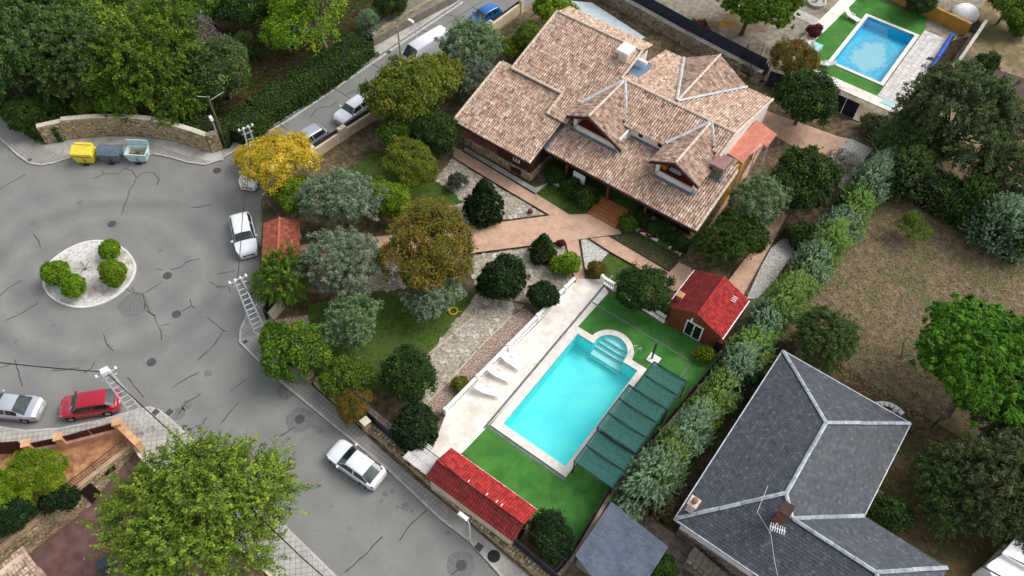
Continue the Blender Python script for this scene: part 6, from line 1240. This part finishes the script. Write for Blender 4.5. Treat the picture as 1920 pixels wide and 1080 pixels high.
FM = dict(
 green=MLeaf('mid_green_leaves', L3((40, 58, 16), (76, 104, 28), (122, 146, 46))), dark=MLeaf('dark_green_leaves', L3((26, 42, 14), (46, 70, 24), (82, 106, 42))), deep=MLeaf('deep_green_leaves', L3((18, 34, 14), (32, 54, 22), (56, 82, 36))),
 yellowgreen=MLeaf('yellow_green_leaves', L3((56, 72, 14), (98, 122, 22), (152, 160, 36))), lime=MLeaf('lime_leaves', L3((54, 84, 12), (96, 132, 22), (144, 172, 40))), walnut=MLeaf('walnut_leaves', L3((44, 58, 16), (78, 94, 26), (114, 122, 38), (136, 126, 46)), hue=.015),
 olive=MLeaf('olive_grey_leaves', L3((68, 82, 60), (112, 128, 100), (160, 172, 144)), hue=.01), olive2=MLeaf('olive_green_leaves', L3((54, 72, 44), (96, 118, 78), (144, 164, 120))), gold=MLeaf('golden_leaves', L3((104, 116, 26), (164, 156, 38), (206, 178, 54), (228, 206, 104)), hue=.01), autumn=MLeaf('autumn_leaves', L3((62, 76, 20), (96, 102, 30), (128, 112, 42), (152, 128, 62)), hue=.01),
 rust=MLeaf('rusty_leaves', L3((50, 64, 20), (84, 92, 32), (118, 96, 40), (150, 98, 50)), hue=.01), bluegreen=MLeaf('blue_green_needles', L3((48, 72, 48), (90, 118, 86), (146, 168, 132)), hue=.015), conifer=MLeaf('spruce_needles', L3((40, 60, 28), (72, 96, 48), (112, 136, 74))), pinelight=MLeaf('stone_pine_needles', L3((38, 66, 12), (72, 108, 20), (110, 148, 40))), darkpine=MLeaf('dark_pine_needles', L3((40, 52, 28), (72, 88, 50), (112, 124, 82))),
 hedge=MLeaf('hedge_leaves', L3((32, 50, 18), (52, 78, 26), (82, 106, 40))), hedgey=MLeaf('fresh_hedge_leaves', L3((54, 78, 30), (94, 126, 52), (142, 166, 86)), hue=.015), elm=MLeaf('elm_leaves', L3((52, 72, 26), (96, 122, 42), (158, 172, 62))), red=MLeaf('red_leaves', L3((70, 30, 34), (104, 50, 48), (128, 76, 60))), grey=MLeaf('grey_twigs', L3((84, 80, 72), (116, 112, 102), (144, 140, 128))), lav=MLeaf('lavender_grey', L3((50, 56, 46), (76, 84, 68), (104, 110, 92))), brownbush=MLeaf('brownish_leaves', L3((62, 62, 34), (96, 96, 58), (132, 128, 86))))
_r = random.Random(99)
def plant(k, px, py, rpx, fm, label, name='tree', cat='tree', zs=1.0, hmul=1.0, group=None, sx=1.0, base=.1, trunk=True, rot=None):
    me, tm, ch, shp = K[k]; zc = (1.0 if shp in ('cone', 'column') else ch); R = rpx / pxm(px, py, 3); 
    for _ in range(2): R = rpx / pxm(px, py, R * zc * zs)
    c = G(px, py, R * zc * zs * (.95 if shp in ('cone', 'column') else 1) * hmul); t = thing(name, label, cat, (c.x, c.y, base), group, _r.uniform(0, 6.28) if rot is None else rot)
    for nm, mm, m_ in (('crown', me, FM[fm]), ('trunk', tm, None)):
        if nm == 'trunk' and not trunk: continue
        o = bpy.data.objects.new(nm if name not in ('shrub', 'hedge_shrub') else ('foliage' if nm == 'crown' else 'stem'), mm); COL.objects.link(o); o.parent = t
        if m_:
            if not mm.materials: mm.materials.append(m_)
            o.material_slots[0].link = 'OBJECT'; o.material_slots[0].material = m_
    q_ = 1 if k in ('ball', 'cone', 'column') else _r.uniform(.88, 1.14)
    if q_ != 1: t.rotation_euler = (_r.uniform(-.1, .1), _r.uniform(-.1, .1), t.rotation_euler[2])
    t.scale = (R * sx * q_, R / q_, R * zs * hmul if hmul < 1 else R * zs); return t
T_ = 'tree'; SH = dict(name='shrub', cat='shrub')
# woodland, top left
for a in [('conifer', 45, 75, 100, 'conifer', 'dark drooping conifer at the far left of the woodland'), ('conifer', 150, 120, 78, 'conifer', 'blue tinged conifer second from the left in the woodland'), ('broad', 30, -10, 80, 'dark', 'dark tree in the top left corner'), ('broad2', 140, 30, 66, 'green', 'pale leaved tree at the top edge above the second conifer'),
          ('broad2', 200, 60, 60, 'elm', 'light green tree between the conifers and the big bright tree'), ('feather', 275, 120, 88, 'green', 'big bright green tree above the stone wall'), ('feather', 240, 170, 60, 'green', 'lower bright green tree just left of the biggest woodland tree'), ('feather', 310, 55, 70, 'green', 'tall green tree behind the biggest woodland tree'), ('sparse', 262, 10, 60, 'elm', 'thin crowned tree at the top edge left of the bare grey tree'),
          ('sparse', 365, 70, 50, 'grey', 'bare grey tree between the green woodland trees'), ('broad', 415, 135, 62, 'conifer', 'dark rounded tree beside the wooden pole'), ('autumn', 405, 105, 34, 'walnut', 'small orange tipped tree beside the dark rounded one'), ('broad', 455, 25, 48, 'dark', 'dark tree at the top between the bare tree and the light walnut'), ('broad', 390, 5, 50, 'green', 'green tree at the top edge right of the bare grey tree'),
          ('sparse', 600, 30, 76, 'lime', 'light green tree with pale branches above the long hedge'), ('sparse', 535, 60, 44, 'lime', 'thin pale trunked tree left of the light green one'), ('broad2', 555, 0, 60, 'yellowgreen', 'yellow green tree at the top edge above the hedge'), ('column', 692, 50, 20, 'bluegreen', 'small blue green conifer at the upper end of the hedge'), ('broad', 730, 10, 34, 'dark', 'dark bushy tree at the top edge by the stone road wall'), ('column', 463, 90, 20, 'dark', 'narrow dark tree in the woodland clearing'),
          ('broad', 100, 190, 34, 'hedge', 'low green bush left of the broken branches'), ('broad', 170, 200, 30, 'walnut', 'low brownish bush behind the stone wall'), ('feather', 345, 190, 50, 'green', 'low bright tree behind the right part of the stone wall'), ('broad', 55, 210, 36, 'hedge', 'green bush at the left end of the stone wall')]:
    plant(*a)
plant('sparse', 185, 215, 30, 'grey', 'heap of bare broken branches behind the stone wall', 'branch_heap', 'branches', zs=.5)
# street corner and garden
for a in [('autumn', 527, 312, 66, 'gold', 'golden yellow tree over the silver estate car'), ('broad2', 556, 368, 40, 'yellowgreen', 'yellow green tree behind the terracotta gate roof'), ('autumn', 468, 290, 26, 'gold', 'small golden tree around the lattice pylon'),
          ('olive', 645, 378, 68, 'olive', 'large grey olive tree, upper one of the pair by the gate'), ('olive', 640, 492, 70, 'olive', 'large grey olive tree, lower one of the pair by the gate'), ('broad', 728, 372, 42, 'yellowgreen', 'bright green tree right of the upper big olive'), ('autumn', 768, 308, 50, 'walnut', 'brownish green tree above the bright green one'),
          ('autumn', 803, 462, 88, 'autumn', 'brown and gold autumn tree over the brick path'), ('broad', 752, 178, 72, 'walnut', 'big dark yellow green tree over the small white hatchback'), ('broad2', 800, 160, 62, 'walnut', 'big tree right behind the one over the small white hatchback'), ('broad', 815, 245, 48, 'dark', 'glossy dark green tree below the big yellow green ones'), ('broad', 745, 245, 40, 'green', 'green tree beside the dark bare fence by the small hatchback'),
          ('olive', 880, 92, 56, 'olive2', 'grey green olive tree by the cream wall near the blue car'), ('olive2', 890, 140, 42, 'olive', 'smaller olive tree just below the one near the blue car'), ('broad', 990, 72, 34, 'green', 'rounded green tree at the top left roof edge'), ('broad2', 1038, 20, 40, 'lime', 'large leaved light green tree at the top edge of the house'), ('broad', 955, 95, 24, 'yellowgreen', 'low yellow green tree between the cream wall and the roof'),
          ('olive2', 660, 602, 55, 'olive2', 'round silver green olive on the lawn'), ('olive2', 815, 560, 50, 'olive', 'drooping grey olive beside the yellow hose'), ('feather', 528, 520, 56, 'green', 'feathery green tree below the terracotta gate roof'), ('broad2', 556, 665, 56, 'green', 'spreading yellow green tree at the street corner by the pylon'), ('broad', 520, 640, 34, 'green', 'small green tree left of the corner tree'),
          ('broad2', 655, 712, 42, 'green', 'green tree on the lawn edge below the round olive'), ('autumn', 668, 757, 36, 'rust', 'small reddish autumn tree by the street fence'), ('broad', 763, 706, 52, 'dark', 'dense dark green tree at the lower end of the stone path'),
          ('broad', 1212, 545, 50, 'dark', 'dense green tree left of the red hut'), ('olive', 1418, 378, 56, 'olive2', 'grey green olive beside the ochre house wall'), ('feather', 1355, 470, 50, 'hedge', 'loose green tree above the red hut'), ('broad2', 1395, 435, 44, 'hedge', 'green tree behind the loose one above the red hut'), ('broad2', 1512, 338, 60, 'dark', 'large leafy tree on the brick terrace right of the house'), ('broad', 1508, 190, 58, 'dark', 'dark round tree below the rusty one by the far pool'), ('autumn', 1490, 108, 44, 'rust', 'rusty topped tree beside the far pool'),
          ('broad', 1040, 1008, 44, 'deep', 'very dark green tree at the end of the red roofed shed')]:
    plant(*a)
plant('ball', 941, 522, 50, 'deep', 'large clipped dark green ball tree above the stone path'); plant('ball', 1018, 556, 32, 'deep', 'small clipped dark ball tree touching the larger one'); plant('ball', 783, 803, 52, 'deep', 'clipped dark ball tree beside the white canopy')
plant('cone', 908, 380, 42, 'deep', 'broad dark conical conifer in the stone bed by the house', 'conifer_tree', 'conifer'); plant('cone', 1018, 467, 29, 'dark', 'smaller conical conifer beside the brick path crossing', 'conifer_tree', 'conifer')
for a in [('bush', 1063, 498, 28, 'lime', 'lime green shrub by the narrow brick path'), ('bush', 1118, 506, 18, 'rust', 'reddish brown shrub in front of the white balustrade'), ('sprig', 858, 342, 20, 'lav', 'grey lavender mound beside the big conical conifer'), ('bush', 1100, 372, 27, 'hedge', 'green end of the vine hedge beside the steps'), ('bush', 1072, 350, 22, 'hedge', 'middle part of the vine hedge by the porch'), ('bush', 1044, 330, 20, 'hedge', 'left end of the vine hedge by the stone wall'),
          ('bush', 1177, 420, 19, 'green', 'round green shrub right at the foot of the brick steps'), ('bush', 1210, 410, 22, 'dark', 'dark green shrub beside the terrace planters'), ('bush', 1240, 432, 26, 'hedge', 'green shrub behind the middle terrace planter'), ('bush', 1275, 452, 24, 'dark', 'dark shrub nearest to the house corner'), ('sprig', 1320, 667, 19, 'yellowgreen', 'yellow tufted shrub in front of the red hut'), ('bush', 1494, 438, 28, 'dark', 'dark round shrub by the fence beside the gravel strip'),
          ('bush', 1052, 458, 9, 'red', 'tiny dark red shrub beside the smaller conical conifer'), ('bush', 862, 722, 17, 'walnut', 'small ochre shrub in the pink gravel bed'), ('sprig', 620, 690, 26, 'yellowgreen', 'light shrub below the corner tree'), ('bush', 1305, 62, 26, 'red', 'bare reddish shrub in the yard beyond the dark screen'), ('bush', 1170, -4, 20, 'dark', 'dark shrub at the top edge beyond the screen fence'), ('bush', 1527, 58, 15, 'red', 'dark red grass tuft at the corner of the far pool'),
          ('bush', 1668, 965, 42, 'dark', 'dark green shrub against the right side of the slate house'), ('sprig', 1238, 948, 30, 'brownbush', 'dull brownish shrub below the last blue green conifer'), ('bush', 1240, 1065, 28, 'hedge', 'green shrub beside the grey outbuilding'), ('bush', 1196, 925, 24, 'dark', 'dark shrub at the top corner of the grey outbuilding'), ('bush', 1853, 118, 24, 'dark', 'dark round shrub in the orange field at the right edge'), ('bush', 1908, 52, 22, 'green', 'green shrub at the right edge of the orange field'),
          ('ball', 208, 470, 23, 'lime', 'round green shrub at the top of the roundabout island'), ('ball', 211, 514, 29, 'lime', 'round green shrub on the right of the roundabout island'), ('ball', 106, 512, 29, 'lime', 'round green shrub at the left rim of the roundabout island'), ('ball', 141, 537, 27, 'lime', 'round green shrub at the lower middle of the roundabout island'), ('bush', 1640, 235, 26, 'brownbush', 'brownish shrub below the far pool terrace'), ('sprig', 645, 95, 18, 'yellowgreen', 'pale tuft in the long road hedge')]:
    plant(*a, **SH)
c = G(160, 505, .1); o = MB(); [o.tube([(c.x, c.y, .1), (c.x + math.cos(a) * .3, c.y + math.sin(a) * .3, .35), (c.x + math.cos(a) * .7, c.y + math.sin(a) * .6, .45)], .03, 4) for a in (0, 1.2, 2.2, 3.5, 4.6)]; props(o.build('dead_shrub', m_bark), 'dead brown stump of a shrub in the middle of the roundabout island', 'dead shrub')
# right side
for a in [('pine', 1836, 680, 122, 'pinelight', 'huge bright green stone pine over the dry field'), ('pine', 1410, -2, 78, 'pinelight', 'stone pine at the top edge above the play tower'), ('conifer', 1800, 225, 100, 'darkpine', 'large dark pine right of the far pool'), ('conifer', 1895, 330, 70, 'darkpine', 'second dark pine at the right edge'), ('conifer', 1720, 262, 56, 'conifer', 'dark conifer at the corner of the big side hedge'), ('column', 1685, 262, 34, 'bluegreen', 'blue green conifer below the capped garden wall'),
          ('conifer', 1545, 632, 54, 'conifer', 'dark conifer like tree at the edge of the dry field'), ('conifer', 1862, 905, 92, 'darkpine', 'dark conifer in the bottom right garden'), ('conifer', 1780, 930, 62, 'conifer', 'smaller dark conifer left of the big one in the bottom right garden'), ('conifer', 1890, 830, 62, 'darkpine', 'dark conifer below the huge stone pine'), ('broad', 1400, 700, 34, 'deep', 'dark tree in the shade beside the slate roof corner'), ('feather', 1915, 1000, 46, 'dark', 'dark tree at the right edge beside the white conservatory'), ('broad', 1720, 0, 30, 'dark', 'dark tree at the top edge behind the ochre wall'), ('broad2', 1890, 10, 40, 'green', 'green tree in the top right corner')]:
    pl_ = plant(*a, trunk=not a[5].startswith('huge'))
    if a[5].startswith('huge'): PINE = pl_
plant('sparse', 1715, 425, 30, 'green', 'thin leaning sapling in the dry field', 'sapling', 'sapling'); plant('sparse', 1572, 312, 36, 'grey', 'bare grey tree in the white gravel corner', 'bare_tree', 'bare tree', trunk=True)
x = MB().tube([G(1700, 808, .1), G(1740, 800, 1.6), G(1775, 780, 3.4), G(1800, 740, 4.6)], [.34, .3, .26, .2], 9); tk = x.build('trunk', m_bark); tk.parent = PINE; tk.matrix_parent_inverse = Matrix.LocRotScale(PINE.location, PINE.rotation_euler, PINE.scale).inverted()
props(MB().tube([G(1690, 668, .1), G(1695, 640, 1.2)], [.05, .03], 5).build('dead_stake', m_bark), 'short bare stake standing in the dry field', 'stake')
plant('elm', 366, 962, 140, 'elm', 'very large light green elm at the bottom left of the picture'); plant('autumn', 60, 895, 52, 'yellowgreen', 'yellow green tree behind the black railing'); plant('autumn', 8, 935, 50, 'lime', 'green tree at the left edge beside the yellow green one'); plant('broad', 25, 965, 40, 'deep', 'dark tree in the lower left corner by the railing'); plant('bush', 105, 930, 34, 'deep', 'dark ivy shrub hanging behind the black railing', **SH)
# conifer hedge along the right boundary
HD = [(1222, 893, 46, 'bluegreen'), (1258, 850, 36, 'hedgey'), (1292, 812, 36, 'bluegreen'), (1322, 770, 34, 'hedgey'), (1350, 735, 34, 'hedgey'), (1380, 698, 34, 'bluegreen'), (1405, 655, 36, 'hedgey'), (1432, 610, 34, 'bluegreen'), (1468, 572, 36, 'hedgey'), (1496, 540, 36, 'hedgey'), (1520, 500, 36, 'bluegreen'), (1550, 465, 34, 'hedgey'), (1572, 430, 36, 'bluegreen'), (1600, 392, 34, 'hedgey'), (1628, 350, 36, 'bluegreen'), (1655, 315, 34, 'bluegreen')]
for i, (px, py, r, f) in enumerate(HD):
    col_ = 'blue green' if f == 'bluegreen' else 'yellow green'; where = ['at the lower end of the boundary hedge', 'second from the lower end, above the shade canopy corner', 'third from the lower end beside the slate roof', 'fourth from the lower end of the boundary hedge', 'fifth from the lower end of the boundary hedge', 'beside the upper corner of the slate roof', 'just above the upper corner of the slate roof', 'right of the yellow tufted shrub and red hut', 'right of the red hut gutter', 'next along above the red hut', 'on the field side where the gravel strip begins above the red hut', 'below the dark round shrub', 'right of the dark round shrub', 'right of the gravel strip', 'near the bare grey tree', 'at the upper end of the boundary hedge'][i]
    plant('column', px, py, r * .8, f, f'{col_} conifer {where}', 'hedge_conifer', 'conifer', zs=1.1 + .16 * ((i * 7) % 3 - 1), sx=2.2, rot=A55 + .12 * ((i * 5) % 3 - 1) + (math.pi if i % 2 else 0), group='conifers of the boundary hedge')
def hedge(label, pts, w, h, fm, dens=240, ls=.11, base=.1, wob=.25, seed=1):
    rng = np.random.default_rng(seed); P = [np.array(G(x, y, h * .8)[:2]) for x, y in pts]; Cs, Ns = [], []
    for a, b in zip(P, P[1:]):
        L = np.linalg.norm(b - a); d = (b - a) / L; n = np.array([-d[1], d[0]]); k = int(dens * L); s = rng.random(k) * L; per = rng.random(k) * (w + 2 * h) - h
        side = np.where(per < 0, -1, np.where(per > w, 1, 0)); across = np.where(side == -1, -w / 2, np.where(side == 1, w / 2, per - w / 2)); z = np.where(side == -1, h + per, np.where(side == 1, h - (per - w), h))
        lump = wob * (np.sin(s * 2.1 + across * 1.7) * .5 + np.sin(s * .9 + 2) * .5) * .4 + rng.normal(size=k) * .09; nx = np.where(side == 0, 0, side) * 1.0; nz = np.where(side == 0, 1.0, .25)
        p = a + d * s[:, None] + n * (across + nx * lump)[:, None]; Cs.append(np.stack([p[:, 0], p[:, 1], z + nz * lump], 1)); Ns.append(np.stack([n[0] * nx, n[1] * nx, nz], 1))
    C = np.vstack(Cs); N = np.vstack(Ns); m = len(C); o3 = np.array([P[0][0], P[0][1], base]); gx = np.sin(C[:, 0] * 1.3) * np.sin(C[:, 1] * 1.7 + 1) * .16
    C2 = C - o3; C2[:, 2] = np.maximum(C2[:, 2], .02); me = leaf_mesh('hedge', C2, N * .6 + np.array([0, 0, .4]) + rng.normal(size=(m, 3)) * .5, rng.normal(size=(m, 3)), ls * rng.uniform(.6, 1.3, m), .5, .5 + gx + rng.normal(size=m) * .2)
    me.materials.append(FM[fm]); t = thing('hedge', label, 'hedge', tuple(o3)); o = bpy.data.objects.new('foliage', me); COL.objects.link(o); o.parent = t
    x = MB()
    for a, b in zip(P, P[1:]): seg_wall(x, Vector((a[0], a[1], 0)), Vector((b[0], b[1], 0)), base, h - .12, w - .25)
    x.build('branches', m_hcore, t)
m_hcore = M('inner_hedge_twigs', srgb(24, 32, 14), srgb(38, 46, 20), 6, .95)
hedge('long trimmed hedge along the upper road below the light green tree', [(440, 250), (480, 205), (560, 158), (620, 120), (680, 75)], 3.2, 1.7, 'hedge', 620, .11, seed=2)
hedge('lower trimmed hedge behind the right end of the curved stone wall', [(290, 215), (350, 226), (430, 245)], 1.8, 2.0, 'hedge', 420, .11, seed=3)
hedge('trimmed hedge behind the left end of the curved stone wall', [(5, 190), (50, 222), (90, 240), (150, 205)], 1.8, 1.8, 'hedge', 420, .11, seed=4)
hedge('tall dark hedge along the top of the dry field', [(1690, 300), (1760, 345), (1830, 385), (1940, 450)], 2.4, 3.0, 'conifer', 520, .12, seed=5, wob=.6)
hedge('low vine hedge between the porch and its small lawn', [(1030, 318), (1062, 340), (1098, 362)], .9, .9, 'hedge', 380, .09, seed=6)
for i, (px, py, r, f, lb) in enumerate([(1870, 425, 44, 'bluegreen', 'silvery blue conifer rising from the tall dark hedge'), (1820, 385, 40, 'hedge', 'yellowish conifer in the middle of the tall dark hedge'), (1915, 440, 40, 'bluegreen', 'blue green conifer at the right end of the tall dark hedge'), (1700, 330, 40, 'conifer', 'dark conifer at the left end of the tall dark hedge')]): plant('column', px, py, r, f, lb, 'hedge_conifer', 'conifer', group='conifers in the side hedge')
# upper road retaining wall beyond the hedge
t = thing('road_stone_wall', 'stone wall with a concrete top along the far side of the upper road', 'wall', G(770, 40)); P = GP([(703, 82), (757, 47), (843, 0), (960, -70)], .1); x = MB()
for i, (a, b) in enumerate(zip(P, P[1:])): o = outward(a, b, G(900, 100)); seg_wall(x, a - o * .2, b - o * .2, 0, 1.2, .36); stonework(t, a, b, .1, 1.2, m_stone, o, .34, .2, 'stones', 120 + i)
x.build('wall_core', m_mortar, t); setting('concrete_ledge', MB().prism(GP([(700, 72), (690, 55), (760, 0), (800, -30), (930, -90), (960, -72), (843, -5), (757, 40)], 1.1), 0, 1.0), M('grey_ledge', srgb(112, 106, 94), srgb(132, 126, 112), 2))
# fallen leaves and grass tufts that nobody could count
def scatter(label, name, poly, n, m, size, z, seed, kindname='stuff'):
    rng = random.Random(seed); pw = [tuple(G(x, y, z))[:2] for x, y in poly]; xs = [p[0] for p in pw]; ys = [p[1] for p in pw]; C = []
    while len(C) < n:
        x, y = rng.uniform(min(xs), max(xs)), rng.uniform(min(ys), max(ys))
        if inside(x, y, pw): C.append((x, y, z + rng.uniform(.01, .04)))
    C = np.array(C); r2 = np.random.default_rng(seed); me = leaf_mesh(name, C, np.array([0, 0, 1.]) + r2.normal(size=C.shape) * .35, r2.normal(size=C.shape), size * r2.uniform(.5, 1.4, len(C)), .5, r2.random(len(C))); me.materials.append(m); o = bpy.data.objects.new(name, me); COL.objects.link(o); props(o, label, cat=name.replace('_', ' '), kind='stuff')
scatter('dry leaves fallen on the woodland floor', 'fallen_leaves', [(0, 0), (700, 0), (690, 90), (430, 250), (100, 240), (0, 190)], 9000, FM['walnut'], .09, .1, 1)
scatter('dry leaves under the trees of the garden', 'garden_litter', [(505, 600), (590, 310), (700, 225), (850, 290), (700, 480), (900, 560), (740, 850), (590, 730)], 5000, FM['autumn'], .06, .13, 2)
scatter('yellow leaves blown over the road by the golden tree', 'road_leaves', [(430, 300), (560, 260), (600, 290), (520, 400), (440, 420)], 260, FM['gold'], .05, .01, 3)
scatter('dry grass tufts of the field', 'field_tufts', [(1665, 290), (1920, 440), (1920, 700), (1700, 800), (1480, 640), (1560, 420)], 16000, MLeaf('dry_grass_blades', L3((92, 80, 56), (136, 118, 86), (172, 152, 116))), .1, .06, 4)
scatter('litter in the garden right of the slate house', 'yard_litter', [(1710, 760), (1900, 700), (1920, 1000), (1780, 1060), (1640, 960)], 5000, FM['brownbush'], .09, .03, 5)
scatter('green weeds in the dark side yard', 'yard_weeds', [(1240, 960), (1470, 660), (1420, 640), (1200, 900)], 2500, FM['dark'], .1, .03, 6)
